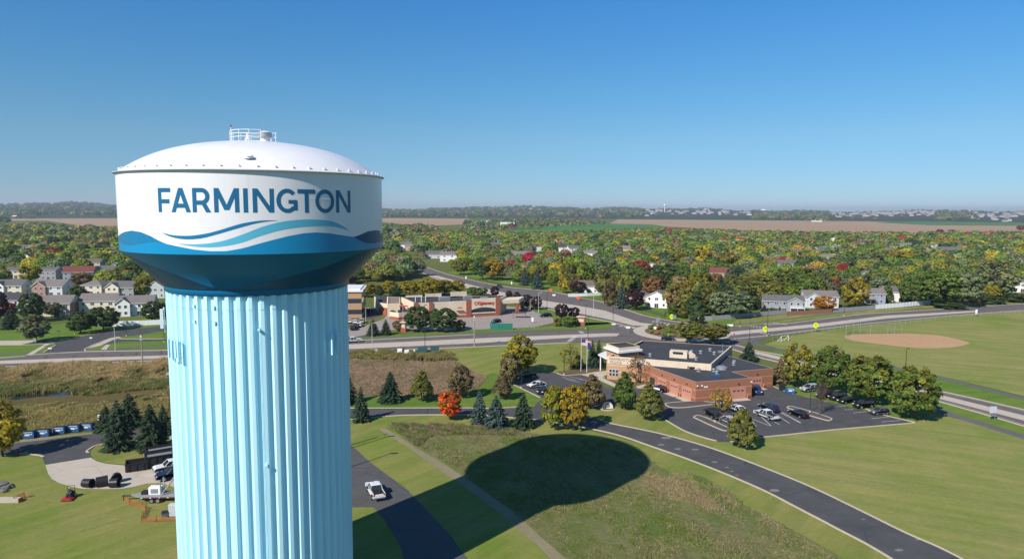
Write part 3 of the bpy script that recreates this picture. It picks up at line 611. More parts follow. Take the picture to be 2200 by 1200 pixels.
# ball field
BF = smpx(Z8((880,158),(885,135),(1000,128),(1290,125),(1480,130),(1640,150),(1760,180),(1798,197),(1700,221),(1560,232),(1400,230),(1200,210),(960,180),(880,158)))
sheet("ball_field", BF[:-1], G_DIRT, .03)
# pharmacy lot, neighbourhood lawns
sheet("pharmacy_lot", Z5((-300,620),(150,560),(330,490),(380,440),(700,440),(1300,380),(1480,390),(1620,430),(1760,480),(1770,520),(1600,560),(1300,575),(1000,585),(700,585),(500,570),(300,600),(100,640)), A_LOT, .022)
sheet("side_street", Z5((-300,420),(100,400),(250,392),(310,470),(170,500),(100,490),(-300,520)), A_NEW, .026)
sheet("lawn", Z5((-300,690),(40,660),(600,610),(1100,580),(1700,555),(2050,520),(2230,520),(2300,560),(1100,616),(40,672),(-300,705)), G_GREEN, .024)
sheet("lawn", Z5((1600,430),(1680,400),(2150,500),(2260,530),(2050,545),(1780,520),(1760,480)), G_GREEN, .024)
sheet("lawn", [(960,585),(1100,612),(1240,633),(1390,672),(1460,688),(1430,655),(1300,630),(1180,600),(1040,575)], G_GREEN, .018)
sheet("lawn", [(1360,668),(1480,694),(1560,700),(1600,680),(1500,650),(1380,650)], G_GREEN, .02)
# fields far off
def far(name, pts, mat, z, elev=0): sheet(name, [p for p in pts], mat, z)
far("farm_field", [(1310,480),(1330,470),(1500,468),(1700,470),(2000,480),(2700,470),(2900,500),(2300,502),(2100,502),(1780,502),(1560,494),(1430,487)], G_FARM, .3)
far("crop_field", [(1080,500),(1120,491),(1210,484),(1310,480.5),(1400,482),(1440,488),(1330,494),(1200,500)], G_CROP, .5)
far("crop_field", [(1880,478),(2000,475),(2200,476),(2700,480),(2700,486),(2200,485),(2000,484)], G_CROP, .6)
far("farm_field", [(700,470),(820,456.5),(950,458),(1010,467),(1000,482),(900,486),(830,478)], G_FARM, .3)
far("farm_field", [(-300,460),(0,461),(60,454),(250,460),(420,462),(420,484),(180,486),(100,474),(-300,476)], G_FARM, .3)
far("crop_field", [(830,495),(880,490),(930,497),(860,502)], G_CROP, .4)
# ================================================================== HOUSES
HOUSE_SPOTS = []
SHC = {'grey': (.16,.155,.155), 'brown': (.185,.145,.125), 'taupe': (.235,.205,.19), 'red': (.21,.075,.065), 'dark': (.085,.085,.09), 'tan': (.27,.22,.18)}
WLC = {'white': (.78,.77,.74), 'cream': (.66,.60,.47), 'tan': (.45,.37,.27), 'grey': (.30,.32,.325), 'bluegrey': (.30,.34,.40), 'greygreen': (.42,.46,.44), 'brick': (.36,.22,.18), 'blue': (.10,.19,.42), 'palegrey': (.58,.60,.62)}
TRIM = paint("white_trim", (.75,.74,.72), .5); PANE = paint("window_pane", (.03,.04,.05), .06, 0, .7, .05); DOORM = paint("house_door", (.25,.10,.07), .5); GDOOR = paint("garage_door_white", (.62,.60,.57), .5); DECK = paint("deck_timber", (.27,.19,.13), .85, sc=4); CHIM = brick("chimney_brick", (.3,.14,.1), (.24,.11,.08), (.4,.36,.32))
def gable_block(root, w, d, h, rise, cx, cy, wallc, roofc, along='x', ov=.45, hip=False, names=("wall", "roof"), z0=0):
    """walls + roof of one block; ridge along x or y"""
    b = MB(); x0, x1, y0, y1 = cx-w/2, cx+w/2, cy-d/2, cy+d/2
    if hip:
        b.prism([(x0,y0),(x1,y0),(x1,y1),(x0,y1)], z0, z0+h, top=False)
    elif along == 'x':
        m_ = (y0+y1)/2; b.add([(x0,y0,z0),(x1,y0,z0),(x1,y1,z0),(x0,y1,z0),(x0,y0,z0+h),(x1,y0,z0+h),(x1,y1,z0+h),(x0,y1,z0+h),(x0,m_,z0+h+rise),(x1,m_,z0+h+rise)],
              [(0,1,5,4),(1,2,6,9,5),(2,3,7,6),(3,0,4,8,7)])
    else:
        m_ = (x0+x1)/2; b.add([(x0,y0,z0),(x1,y0,z0),(x1,y1,z0),(x0,y1,z0),(x0,y0,z0+h),(x1,y0,z0+h),(x1,y1,z0+h),(x0,y1,z0+h),(m_,y0,z0+h+rise),(m_,y1,z0+h+rise)],
              [(0,1,5,8,4),(1,2,6,5),(2,3,7,9,6),(3,0,4,7)])
    wl = b.build(names[0], SIDING, root); wl.color = (*wallc, 1)
    b = MB(); t = .18; X0, X1, Y0, Y1 = x0-ov, x1+ov, y0-ov, y1+ov
    if hip:
        ins = min(w, d)/2; e = z0+h
        if w >= d: rg_ = [(X0+ins+ov, (Y0+Y1)/2, e+rise), (X1-ins-ov, (Y0+Y1)/2, e+rise)]
        else: rg_ = [((X0+X1)/2, Y0+ins+ov, e+rise), ((X0+X1)/2, Y1-ins-ov, e+rise)]
        v = [(X0,Y0,e),(X1,Y0,e),(X1,Y1,e),(X0,Y1,e)]+[(X0,Y0,e+t),(X1,Y0,e+t),(X1,Y1,e+t),(X0,Y1,e+t)]+[(p[0],p[1],p[2]+t) for p in rg_]
        b.add(v[:4], [(3,2,1,0)]); b.add(v, [(0,1,5,4),(1,2,6,5),(2,3,7,6),(3,0,4,7)], 1)
        b.add(v, [(4,5,9,8),(5,6,9),(6,7,8,9),(7,4,8)] if w >= d else [(4,5,8),(5,6,9,8),(6,7,9),(7,4,8,9)])
    else:
        sl = rise/((d if along == 'x' else w)/2); dz = -ov*sl
        if along == 'x':
            m_ = (y0+y1)/2; e = [(Y0, z0+h+dz+.04), (m_, z0+h+rise+.04), (Y1, z0+h+dz+.04)]
            lo = [(X0, y, z) for y, z in e]+[(X1, y, z) for y, z in e]; 
        else:
            m_ = (x0+x1)/2; e = [(X0, z0+h+dz+.04), (m_, z0+h+rise+.04), (X1, z0+h+dz+.04)]
            lo = [(x, Y1, z) for x, z in e]+[(x, Y0, z) for x, z in e]
        hi = [(x, y, z+t) for x, y, z in lo]; v = lo+hi
        b.add(v, [(6,9,10,7),(7,10,11,8)]); b.add(v, [(0,1,4,3),(1,2,5,4)], 1); b.add(v, [(0,3,9,6),(2,8,11,5),(0,6,7,1),(1,7,8,2),(3,4,10,9),(4,5,11,10)], 1)
    rf = b.build(names[1], [SHINGLE, TRIM], root); rf.color = (*roofc, 1); return wl, rf
def window(root, x, y, z, w, h, face='s', name="window"):
    """face: which wall it sits in (s = towards the viewer side, e/w = ends)"""
    b = MB(); t = .09
    if face in 'sn':
        s = -1 if face == 's' else 1; b.box((x, y+s*.05, z), (w, .1, h), mi=0)
        for k in ((-1, 1) if w > 1.3 else (0,)): b.box((x+k*w/4*(1 if w > 1.3 else 0), y+s*.075, z), ((w/2-t*1.6) if w > 1.3 else w-2*t, .1, h-2*t), mi=1)
    else:
        s = 1 if face == 'e' else -1; b.box((x+s*.05, y, z), (.1, w, h), mi=0); b.box((x+s*.075, y, z), (.1, w-2*t, h-2*t), mi=1)
    return b.build(name, [TRIM, PANE], root)
def house(px, py, w, d, h, rise, rz, wall, roof, label, along='x', hip=False, wins=None, wing=None, garage=False, deck=None, chimney=False, base=None, nm="house", endwin=True, side=None, group=None):
    p = G(px, py) if base is None else Vector((*base, 0)); rz = R(rz)
    t = thing(nm, label, "house", (p.x, p.y, 0), rz, group)
    HOUSE_SPOTS.append((p.x-math.sin(rz)*d/2, p.y+math.cos(rz)*d/2, max(w, d)*.55+1.5, w))
    cy = d/2
    wl, rf = gable_block(t, w, d, h, rise, 0, cy, WLC[wall], SHC[roof], along, hip=hip)
    fl = 2 if h > 4.2 else 1
    if wins is None:
        n = max(2, int(w/3.2)); wins = [(-w/2+w*(i+.5)/n, 1.5+k*2.7, 1.5 if i % 2 else 1.0, 1.25) for i in range(n) for k in range(fl) if not (k == 0 and i == n//2)]
        b = MB(); x = -w/2+w*(n//2+.5)/n; b.box((x, -.04, 1.08), (1.9, .08, 2.15), mi=0); b.box((x-.45, -.06, 1.05), (.8, .08, 1.95), mi=1); b.box((x+.45, -.06, 1.05), (.8, .08, 1.95), mi=1); b.build("patio_door", [TRIM, PANE], t)
    for x, z, ww, hh in wins: window(t, x, 0, z, ww, hh)
    if endwin:
        for s, fc in ((-1, 'w'), (1, 'e')):
            for k in range(fl): window(t, s*w/2, cy, 1.6+2.7*k, 1.0, 1.2, fc)
    if side: 
        b = MB(); b.box((w/2+.03, cy, h/2), (.06, d-.02, h-.05)); o = b.build("end_cladding", SIDING, t); o.color = (*WLC[side], 1)
    if wing:
        wx, ww, wd, wh, wr, wc = wing
        gable_block(t, ww, wd+3, wh, wr, wx, -wd/2+1.5, WLC[wc], SHC[roof], 'y', names=("wing_wall", "wing_roof"))
        if garage:
            b = MB(); b.box((wx, -wd-.03, 1.15), (min(4.9, ww*.7), .1, 2.3), mi=0)
            for k in range(3): b.box((wx, -wd-.085, .45+.55*k), (min(4.7, ww*.67), .02, .48), mi=0)
            b.build("garage_door", GDOOR, t)
        else:
            for k in range(2 if wh > 4.2 else 1):
                for dx in (-ww*.2, ww*.2): window(t, wx+dx, -wd, 1.6+2.6*k, 1.1, 1.25)
    if deck:
        dx, dw, dd, dz = deck; b = MB(); b.box((dx, -dd/2, dz), (dw, dd, .2))
        for x in (-dw/2+.1, 0, dw/2-.1): b.box((dx+x, -dd+.1, dz/2), (.15, .15, dz))
        for k in range(int(dw/.5)+1): b.box((dx-dw/2+.05+k*.5, -dd+.05, dz+.55), (.07, .07, 1.0))
        b.box((dx, -dd+.05, dz+1.08), (dw, .1, .08)); b.build("deck", DECK if wall != 'grey' else TRIM, t)
    if chimney:
        b = MB(); b.box((w*.22, cy+.6, h+rise*.9), (.8, .8, 1.9)); b.build("chimney", CHIM, rf)
    for k in range(2): b = MB(); b.tube((w*(.12+.1*k), cy+d*.15, h+rise*.6), (w*(.12+.1*k), cy+d*.15, h+rise*.7+.5), .07, n=8); b.build("vent_pipe", STEEL, rf)
    return t
# front row by the highway
house(26,671,13,9,5.4,2.6,8,'white','dark',"white two-storey house with dark grey roof behind the red tree",side='tan')
house(113,679,13.5,9.5,5.4,2.8,10,'cream','taupe',"tan house with brick-brown end wall behind tall dark green tree",side='brick')
house(209,673,14.5,9,5.4,2.7,8,'cream','taupe',"cream two-storey house with plain long back wall and taupe roof",side='grey')
house(290,678,14,9,5.4,2.6,16,'white','taupe',"white duplex with stepped back wall and bright blue end wall",side='blue',wing=(-4.2,5.6,1.6,5.4,2.2,'white'))
# second row
house(14,634,15,10,5,2.6,4,'cream','grey',"grey-roofed house at the left edge with white window band",wing=(-3,5,1.2,5,2,'white'))
house(102,636,15.5,10,5,3.0,0,'palegrey','taupe',"house with rosy brick front gable behind the tan house",wing=(-3.6,7,1.2,5,2.4,'brick'))
house(196,634,11,10,5,2.5,0,'cream','taupe',"hip-roofed cream house behind the cream two-storey house",hip=True)
house(258,638,14,10,5,2.7,0,'grey','grey',"grey house with cream front gable behind the white duplex",wing=(-3.4,6.8,1.2,5,2.2,'cream'))
house(334,640,10,10,5.4,3.0,-6,'greygreen','taupe',"grey-green gabled house close against the tower column",along='y')
# third row
house(168,602,17,10,5.2,3.2,14,'bluegrey','red',"largest house on the left, red roof and cream gable end",wing=(6.2,5.4,2.0,3,1.8,'bluegrey'))
house(190,577,16,10,4.6,2.6,10,'cream','brown',"cream house with brown-red roof behind the largest red-roofed house")
house(224,594,12,9,4.4,2.5,12,'white','grey',"low white house with grey roof left of the white gabled house")
house(251,592,9,11,6,2.8,6,'white','grey',"tall white gabled house beside the slim crimson tree",along='y')
house(34,598,12,9,5,1.8,4,'cream','grey',"grey flat-topped house with pale lower walls")
house(98,601,13,9,6,1.6,0,'grey','grey',"tall grey house in shade between the flat-topped and red-roofed houses")
house(58,568,9,9,5,3,-8,'white','dark',"bright white gable end behind the yellow-green tree",along='y')
house(40,541,17,10,4.4,2.6,0,'white','grey',"white house with long grey roof in the upper left")
house(78,556,14,10,3.6,2.2,6,'palegrey','grey',"low grey-roofed house behind the dull red tree")
house(170,560,12,9,4,2.3,0,'tan','brown',"brown-roofed house left of the yellow pair of trees")
house(229,545,18,11,3.6,2.6,12,'white','brown',"low brown-roofed ranch house next to the tank edge")
house(92,541,11,9,4.4,2.4,20,'white','grey',"small white house above the crimson tree",along='y')
house(140,546,8,8,3.2,2.4,0,'white','taupe',"tiny white gable among the dark green trees",along='y')
house(95,500,20,12,4,3,0,'white','grey',"farmhouse alone in the wood behind the left suburb")
# right of the highway, nearest row
house(1684,671,17,9,5,2.2,-12,'grey','grey',"grey split-level house with white deck behind the wood fence",wing=(4.2,7,1.5,5,1.8,'grey'),deck=(5,6,4,2.6))
house(1765,661,15,10,5.2,2.4,-8,'palegrey','taupe',"pale grey two-storey house behind the orange maple",wing=(-4,5.5,1,5.2,1.8,'palegrey'))
house(1874,653,12,9,5,2.3,-8,'bluegrey','taupe',"blue-grey house with balcony right of the tall green-gold tree",deck=(-1.5,5,2.5,2.6))
house(1924,648,9,9,5,2.4,-10,'white','grey',"white house half hidden by the tall clipped evergreen")
house(1410,661,10,9,5,2.6,-20,'white','taupe',"white gabled house with timber deck beside the orange-tan tree",along='y',deck=(-6,5,4,2.4))
house(1372,651,13,10,3.2,2.4,-14,'tan','brown',"low brown-roofed house behind the dark purple tree",hip=True)
house(1264,630,11,9,4,2.6,-10,'white','brown',"white house with brown roof behind the white vinyl fence",chimney=True)
house(1504,629,12,9,4.4,2.4,-30,'cream','taupe',"cream gabled house in the trees above the orange-gold tree",along='y')
house(1543,599,15,10,4,3.2,-20,'tan','red',"red-roofed house deep among the trees")
house(2196,628,12,10,6,2.6,-10,'white','grey',"white house at the right edge above the dark hedge")
# further roofs among the crowns
FAR = [(964,556,15,6,'white','taupe',"white two-storey house above the highway rise",0),(934,549,16,4,'palegrey','grey',"pale house with grey roof left of the white two-storey one",8),(867,527,18,4,'white','grey',"white house near the tank's right edge",-15),(885,532,16,4,'tan','tan',"tan house right of the one near the tank",-5),
 (1068,530,18,5,'white','grey',"white gabled house with grey roof in the middle distance",10),(1116,551,16,4.5,'white','taupe',"house with taupe roof above the widest hedge of trees",-6),(1205,535,14,5,'white','dark',"left of a pair of white gabled houses",0),(1236,537,14,5,'white','grey',"right of a pair of white gabled houses",14),(1158,539,10,6,'palegrey','grey',"narrow pale house between two autumn trees",0),
 (1268,549,13,5,'white','taupe',"white house low behind the yellow bush trees",-14),(1302,530,11,5,'palegrey','grey',"pale grey house right of a red maple",0),(1344,537,20,4,'cream','tan',"house with long tan roof and orange tree",0),(1330,554,10,5,'white','grey',"small white house under the orange tree",20),(1399,583,11,6,'cream','taupe',"tall cream house beside the crimson-topped tree",-20),
 (1415,516,14,5,'cream','brown',"brown-roofed house left of the far green clump",0),(1520,507,22,4,'white','dark',"long low white building at the edge of the neighbourhood",0),(1535,514,14,4,'tan','tan',"tan-walled house below the long low white building",6),(1700,546,20,4,'palegrey','brown',"brown-roofed house left of the silvery trees",-8),(1690,571,16,3.6,'white','grey',"low white house with flat-looking roof",-8),(1775,541,17,5,'palegrey','grey',"grey house right of the far crimson tree",10),
 (1784,559,14,5,'white','taupe',"white house above the left round silvery tree",-18),(1790,515,9,6,'white','grey',"slim white gable near the stubble field",0),(1835,524,16,4,'tan','red',"red-brown house among crimson trees",0),(1853,525,9,4,'cream','taupe',"small cream house right of the red-brown one",0),(1950,530,16,5,'cream','taupe',"cream house with two gables in the far right",0),(1925,535,16,3.6,'white','tan',"white-walled house below the crimson tree",0),
 (2010,534,10,7,'white','grey',"tall white house wall catching the sun",20),(2042,543,22,5,'white','grey',"big grey-roofed house with white gable",-12),(1995,538,14,4,'tan','taupe',"taupe-roofed house behind the small low crimson tree",0),(2072,535,15,4.5,'tan','brown',"brown-roofed house right of the big grey-roofed one",0),(2115,507,24,4,'white','taupe',"long pale house before the far stubble field",0),(1968,505,12,5,'palegrey','grey',"pale house below the far shrubby clump",0),
 (2032,500,11,5,'palegrey','dark',"dark-roofed house between the two dark red trees",0),(1865,595,10,4,'white','grey',"white house peeping between silvery crowns",0),(1860,506,9,5,'cream','grey',"cream gable in front of the stubble field",0),(2176,540,14,5,'white','grey',"white house at far right among the green crowns",0)]
for x, y, w, h, wc, rc, lb, rz in FAR:
    house(x, y+6, w, w*.62, h, w*.17, rz, wc, rc, lb, along='y' if w < 12 else 'x', wins=[(-w*.25, 1.6, 1.6, 1.4), (w*.2, 1.6, 1.6, 1.4)]+([(-w*.25, h-1.3, 1.4, 1.3), (w*.2, h-1.3, 1.4, 1.3)] if h > 4.6 else []), endwin=False, chimney=(w > 15))
def clad_block(root, name, P, z0, z1, mat, rmat, para=0, pmat=None, rname="flat_roof", thick=.3):
    """upright walls on polygon P (local xy) with an inset flat roof below the parapet"""
    b = MB(); b.prism(P, z0, z1, top=False); n = len(P); a = sum(P[i][0]*P[(i+1)%n][1]-P[(i+1)%n][0]*P[i][1] for i in range(n))
    if a < 0: P = P[::-1]
    I = []
    for i in range(n):
        p, q, r = Vector(P[i-1]), Vector(P[i]), Vector(P[(i+1)%n]); d0 = (q-p).normalized(); d1 = (r-q).normalized(); n0 = Vector((-d0.y, d0.x)); n1 = Vector((-d1.y, d1.x)); mm = (n0+n1); mm = mm/mm.dot(n0) if abs(mm.dot(n0)) > .2 else n0; I.append((q.x+mm.x*thick, q.y+mm.y*thick))
    wl = b.build(name, mat, root)
    b = MB(); vo = [(p[0], p[1], z1) for p in P]; vi = [(p[0], p[1], z1) for p in I]; vd = [(p[0], p[1], z1-para-.02) for p in I]
    b.add(vo+vi, [(i, (i+1)%n, n+(i+1)%n, n+i) for i in range(n)], 0); b.add(vi+vd, [((i+1)%n, i, n+i, n+(i+1)%n)[::-1] for i in range(n)], 1)
    b.build("parapet", [pmat or TRIM, rmat], root)
    b = MB(); b.add(vd, [tuple(range(n))]); rf = b.build(rname, rmat, root); return wl, rf
def loc2(root_p, q): return (q.x-root_p.x, q.y-root_p.y)
# ================================================================== BRICK POLICE STATION
def banded(name):
    k = NT(name); g = k.n("ShaderNodeNewGeometry"); x = k.n("ShaderNodeSeparateXYZ"); k.l(g.outputs["Position"], x.inputs[0]); z = x.outputs[2]
    b = k.n("ShaderNodeTexBrick"); b.inputs["Scale"].default_value = 2.5; b.inputs["Mortar Size"].default_value = .01
    for nm_, c in (("Color1", (.35,.15,.085)), ("Color2", (.30,.125,.07)), ("Mortar", (.33,.22,.16))): b.inputs[nm_].default_value = (*c, 1)
    cb = k.n("ShaderNodeCombineXYZ"); k.l(k.math('ADD', x.outputs[0], x.outputs[1]), cb.inputs[0]); k.l(z, cb.inputs[1]); k.l(cb.outputs[0], b.inputs["Vector"])
    def zone(lo, hi): return k.math('MULTIPLY', k.math('GREATER_THAN', z, lo), k.math('LESS_THAN', z, hi))
    c = k.mix(zone(.0, .55), b.outputs["Color"], (.30,.115,.07)); c = k.mix(zone(.95, 1.15), c, (.52,.25,.12)); c = k.mix(zone(2.85, 3.05), c, (.52,.25,.12)); c = k.mix(k.math('MULTIPLY', k.noise(k.pos(), .6, 5), .25), c, (.24,.09,.06))
    return k.done(c, .9, 0, .12)
BRICKB = banded("banded_red_brick"); TANB = brick("tan_orange_brick", (.46,.27,.15), (.40,.23,.125), (.46,.36,.27), 2.5); CREAM = paint("cream_panel", (.62,.51,.39), .8, sc=.6); ROOFD = asphalt("black_roof_membrane", (.045,.047,.053), (.07,.07,.075), .15, .12)
PINKD = paint("salmon_garage_door", (.47,.225,.16), .5, sc=.8); CAPM = paint("parapet_cap", (.33,.30,.28), .5)
Zp = Z7
ZH, ZL = 6.3, 4.9
hi = [G(*Zp(q)[0], ZH) for q in ((280,362),(1235,437),(1427,268),(600,218))]
A_ = G(*Zp((668,447))[0], ZL); B_ = G(*Zp((1095,602))[0], ZL); C_ = G(*Zp((1612,563))[0], ZL); D_ = G(*Zp((1434,506))[0], ZL); E_ = G(*Zp((1806,473))[0], ZL); F_ = G(*Zp((1390,358))[0], ZL)
P0 = hi[0].copy(); P0.z = 0
ps = thing("police_station", "single-storey red brick police station with black flat roofs and pink garage doors", "police station", P0)
L2 = lambda q: (q.x-P0.x, q.y-P0.y)
hiL = [L2(q) for q in hi]
low = [L2(q) for q in (A_, B_, C_, D_, E_, F_)]
s0, s1 = Vector(hiL[0]), Vector(hiL[1]); e_ = Vector(hiL[2])
on_s = s0+(s1-s0)*.36; mid_e = s1+(e_-s1)*.55
# low garage wing: keep its inner edge inside the high block
inn = s0+(s1-s0)*.42+(Vector(hiL[3])-s0)*.25
lowP = [tuple(on_s), low[1], low[2], low[3], low[4], low[5], tuple(mid_e+(Vector(hiL[3])-s1)*.12), tuple(inn)]
clad_block(ps, "garage_wing_wall", lowP, 0, ZL, BRICKB, ROOFD, .22, CAPM)
hw, hr = clad_block(ps, "main_wall", hiL, 0, ZH, TANB, ROOFD, .55, CREAM, thick=.4)
b = MB(); ux = (s1-s0).normalized(); nx = Vector((ux.y, -ux.x)); Ls = (s1-s0).length
def onS(t, o): q = s0+ux*t+nx*o; return (q.x, q.y)
b.prism([onS(-.05, .0), onS(-.05, .06), onS(Ls+.05, .06), onS(Ls+.05, 0)], 4.35, ZH+.05, bot=True); b.build("cream_fascia", CREAM, ps)
ue = (e_-s1).normalized(); ne = Vector((ue.y, -ue.x)); b = MB()
def onE(t, o): q = s1+ue*t+ne*o; return (q.x, q.y)
Le = (e_-s1).length; b.prism([onE(-.06, 0), onE(-.06, .06), onE(Le, .06), onE(Le, 0)], ZL-.2, ZH+.05, bot=True); b.build("cream_fascia", CAPM, ps)
ang_s = math.atan2(ux.y, ux.x)
def textmesh(txt, size, mat, name, parent, loc, rz, depth=.03, tilt=math.pi/2):
    cu = D.curves.new(name, 'FONT'); cu.body = txt; cu.size = size; cu.extrude = depth; cu.align_x = 'LEFT'; o = D.objects.new(name, cu); COL.objects.link(o)
    dg = bpy.context.evaluated_depsgraph_get(); me = D.meshes.new_from_object(o.evaluated_get(dg)); D.objects.remove(o); me.materials.clear(); me.materials.append(mat)
    q = D.objects.new(name, me); COL.objects.link(q); q.parent = parent; q.location = loc; q.rotation_euler = (tilt, 0, rz); return q
BRZ = paint("bronze_letters", (.30,.235,.17), .4, .3)
q = onS(.5, .1); textmesh("FARMINGTON", 1.0, BRZ, "lettering", ps, (*q, 5.35), ang_s); q = onS(.7, .1); textmesh("POLICE", .95, BRZ, "lettering", ps, (*q, 4.5), ang_s)
b = MB()
for i in range(3):
    for k in range(2): q = onS(.9+i*.85, .04); b.box((*q, 1.5+k*.95), (.78, .1, .88), rz=ang_s, mi=0); q = onS(.9+i*.85, .07); b.box((*q, 1.5+k*.95), (.66, .1, .76), rz=ang_s, mi=1)
b.build("window", [TRIM, PANE], ps)
b = MB(); 
for t, z in ((0, 1.05), (0, 2.75)): b.prism([onS(0, 0), onS(0, .03), onS(Ls*.4, .03), onS(Ls*.4, 0)], z+2.0-.9, z+2.0-.75, bot=True)
b.build("stone_band", CREAM, ps)
# lobby tower with overhanging white canopy
def g8(x, y, z): return L2(G(*Zp((x, y))[0], z))
zt = 8.0
q0, q1, q2, q3 = g8(262,262,zt), g8(384,305,zt), g8(582,285,zt), g8(455,246,zt)
tow = [q0, q1, q2, q3]; cen = (sum(q[0] for q in tow)/4, sum(q[1] for q in tow)/4)
grow = lambda k: [(cen[0]+(q[0]-cen[0])*k, cen[1]+(q[1]-cen[1])*k) for q in tow]
b = MB(); b.prism(grow(.93), 0, zt-.9, top=False); b.build("lobby_wall", TANB, ps)
b = MB(); b.prism(grow(1.12), zt-.9, zt-.35, bot=True); b.build("canopy", TRIM, ps)
clad_block(ps, "lobby_parapet", grow(.96), zt-.35, zt+.45, CREAM, ROOFD, .35, CREAM)
b = MB(); d0 = Vector(q1)-Vector(q0); 
for k in range(4):
    q = Vector(grow(.935)[0]).lerp(Vector(grow(.935)[1]), .14+.2*k); b.box((q.x, q.y, 6.9), (d0.length*.13, .12, .7), rz=math.atan2(d0.y, d0.x))
b.build("clerestory_window", PANE, ps)
b = MB(); e0 = [g8(190,345,4.6), g8(275,385,4.6), g8(345,352,4.6), g8(260,318,4.6)]; b.prism(e0, 4.3, 4.65, bot=True)
for q in (e0[0], e0[1]): qq = Vector(q).lerp(Vector(cen), .12); b.tube((qq.x, qq.y, 0), (qq.x, qq.y, 4.3), .18, n=10)
b.build("entrance_canopy", TRIM, ps)
def gdoor(p, q, f0, f1, h=3.0, nwin=4, nm="garage_door"):
    p, q = Vector(p), Vector(q); u = (q-p).normalized(); nrm = Vector((u.y, -u.x)); L_ = (q-p).length; a = p+u*L_*f0; w = L_*(f1-f0); c = a+u*w/2; rz = math.atan2(u.y, u.x); b = MB()
    b.box((*(c+nrm*.03), h/2), (w, .08, h), rz=rz, mi=0)
    for k in range(5): b.box((*(c+nrm*.075), h*(k+.5)/5), (w-.15, .02, h/5-.06), rz=rz, mi=0)
    for k in range(nwin): b.box((*(a+u*w*(k+.9)/(nwin+.8)+nrm*.09), h*.68), (w/nwin*.45, .03, .32), rz=rz, mi=1)
    o = b.build(nm, [PINKD, PANE], ps)
    for s in (f0-.012, f1+.012): b = MB(); b.tube((*(p+u*L_*s+nrm*.45), 0), (*(p+u*L_*s+nrm*.45), 1.1), .09, n=8); b.build("bollard", paint("orange_bollard", (.55,.25,.08), .6), ps)
    b = MB(); b.box((*(c+nrm*.12), h+.75), (.25, .22, .3), rz=rz); b.build("wall_lamp", DARKM, ps)
    b = MB(); b.box((*(c+nrm*.9), .03), (w+.6, 1.8, .06), rz=rz); b.build("door_apron", A_CONC, ps)
    return o
def fr(x): return x
gdoor(lowP[0], lowP[1], .30, .47); gdoor(lowP[0], lowP[1], .54, .70); gdoor(lowP[0], lowP[1], .76, .935)
gdoor(lowP[1], lowP[2], .61, .895, nwin=3); gdoor(lowP[3], lowP[4], .47, .73, nwin=3)
p, q = Vector(lowP[0]), Vector(lowP[1]); u = (q-p).normalized(); nr = Vector((u.y, -u.x)); c = p+u*(q-p).length*.19; b = MB(); b.box((*(c+nr*.04), 1.1), (1.9, .1, 2.2), rz=math.atan2(u.y, u.x), mi=0)
for s in (-.45, .45): b.box((*(c+u*s+nr*.07), 1.1), (.75, .1, 1.95), rz=math.atan2(u.y, u.x), mi=1)
b.build("side_door", [paint("dark_door_frame", (.05,.04,.035), .5), PANE], ps)
b = MB(); p, q = Vector(lowP[1]), Vector(lowP[2]); u = (q-p).normalized(); nr = Vector((u.y, -u.x))
for f_ in (.02, .1, .98): c = p+u*(q-p).length*f_+nr*.15; b.box((*c, 4.0), (.3, .3, .25))
b.build("floodlight", WHITE, ps); c = p+u*(q-p).length*.17; b = MB(); b.box((*(c+nr*.04), 3.6), (1.1, .06, .35), rz=math.atan2(u.y, u.x)); b.build("wall_plate", TRIM, ps)
def rt(x, y, z, nm, mb, mat): q = g8(x, y, z); return mb.build(nm, mat, ps, loc=(q[0], q[1], z))
b = MB(); b.box((0,0,.9), (4.6,2.6,1.8), rz=ang_s); b.box((-.6,-1.25,1.45), (2.6,.3,.5), rz=ang_s, mi=1); b.ext([(2.2,0),(4.2,0),(4.2,.9),(3.4,1.5),(2.2,1.2)], -1.1, 1.1); rt(935,372,ZH-.55,"rooftop_unit",b,[CREAM,PANE])
for x, y, z in ((672,365,ZH-.55),(1053,335,ZH-.55),(1137,338,ZH-.55),(1224,316,ZH-.55),(1262,348,ZH-.55),(1095,400,ZH-.55),(1446,428,ZL-.22),(1440,445,ZL-.22),(1118,505,ZL-.22),(1190,488,ZL-.22),(1257,505,ZL-.22),(1287,525,ZL-.22)):
    b = MB(); b.tube((0,0,0), (0,0,.55), .3, n=12); b.tube((0,0,.6), (0,0,.85), .5, .45, n=12); b.box((0,0,.05), (.9,.9,.1)); rt(x,y,z,"roof_vent",b,STEEL)
b = MB(); b.lathe([(1.5,0),(1.45,.5),(.9,.8),(.02,.9)], 14); rt(1330,480,ZL-.22,"roof_dome",b,STEEL)
b = MB(); b.box((0,0,.35),(2.6,1.2,.5)); b.box((-1.4,.2,.3),(.5,.5,.9)); b.box((1.0,-.3,.6),(.9,.6,.6)); rt(1075,478,ZL-.22,"air_handler",b,DARKM)
b = MB(); b.box((0,0,.25),(2.4,1.1,.5)); rt(1270,552,ZL-.22,"roof_tarp",b,paint("blue_tarp",(.03,.07,.16),.6))
b = MB(); b.tube((0,0,0),(0,0,2.6),.05,n=6); b.box((-.5,-.2,.3),(1.6,.9,.5)); rt(1338,330,ZH-.55,"roof_mast",b,STEEL)
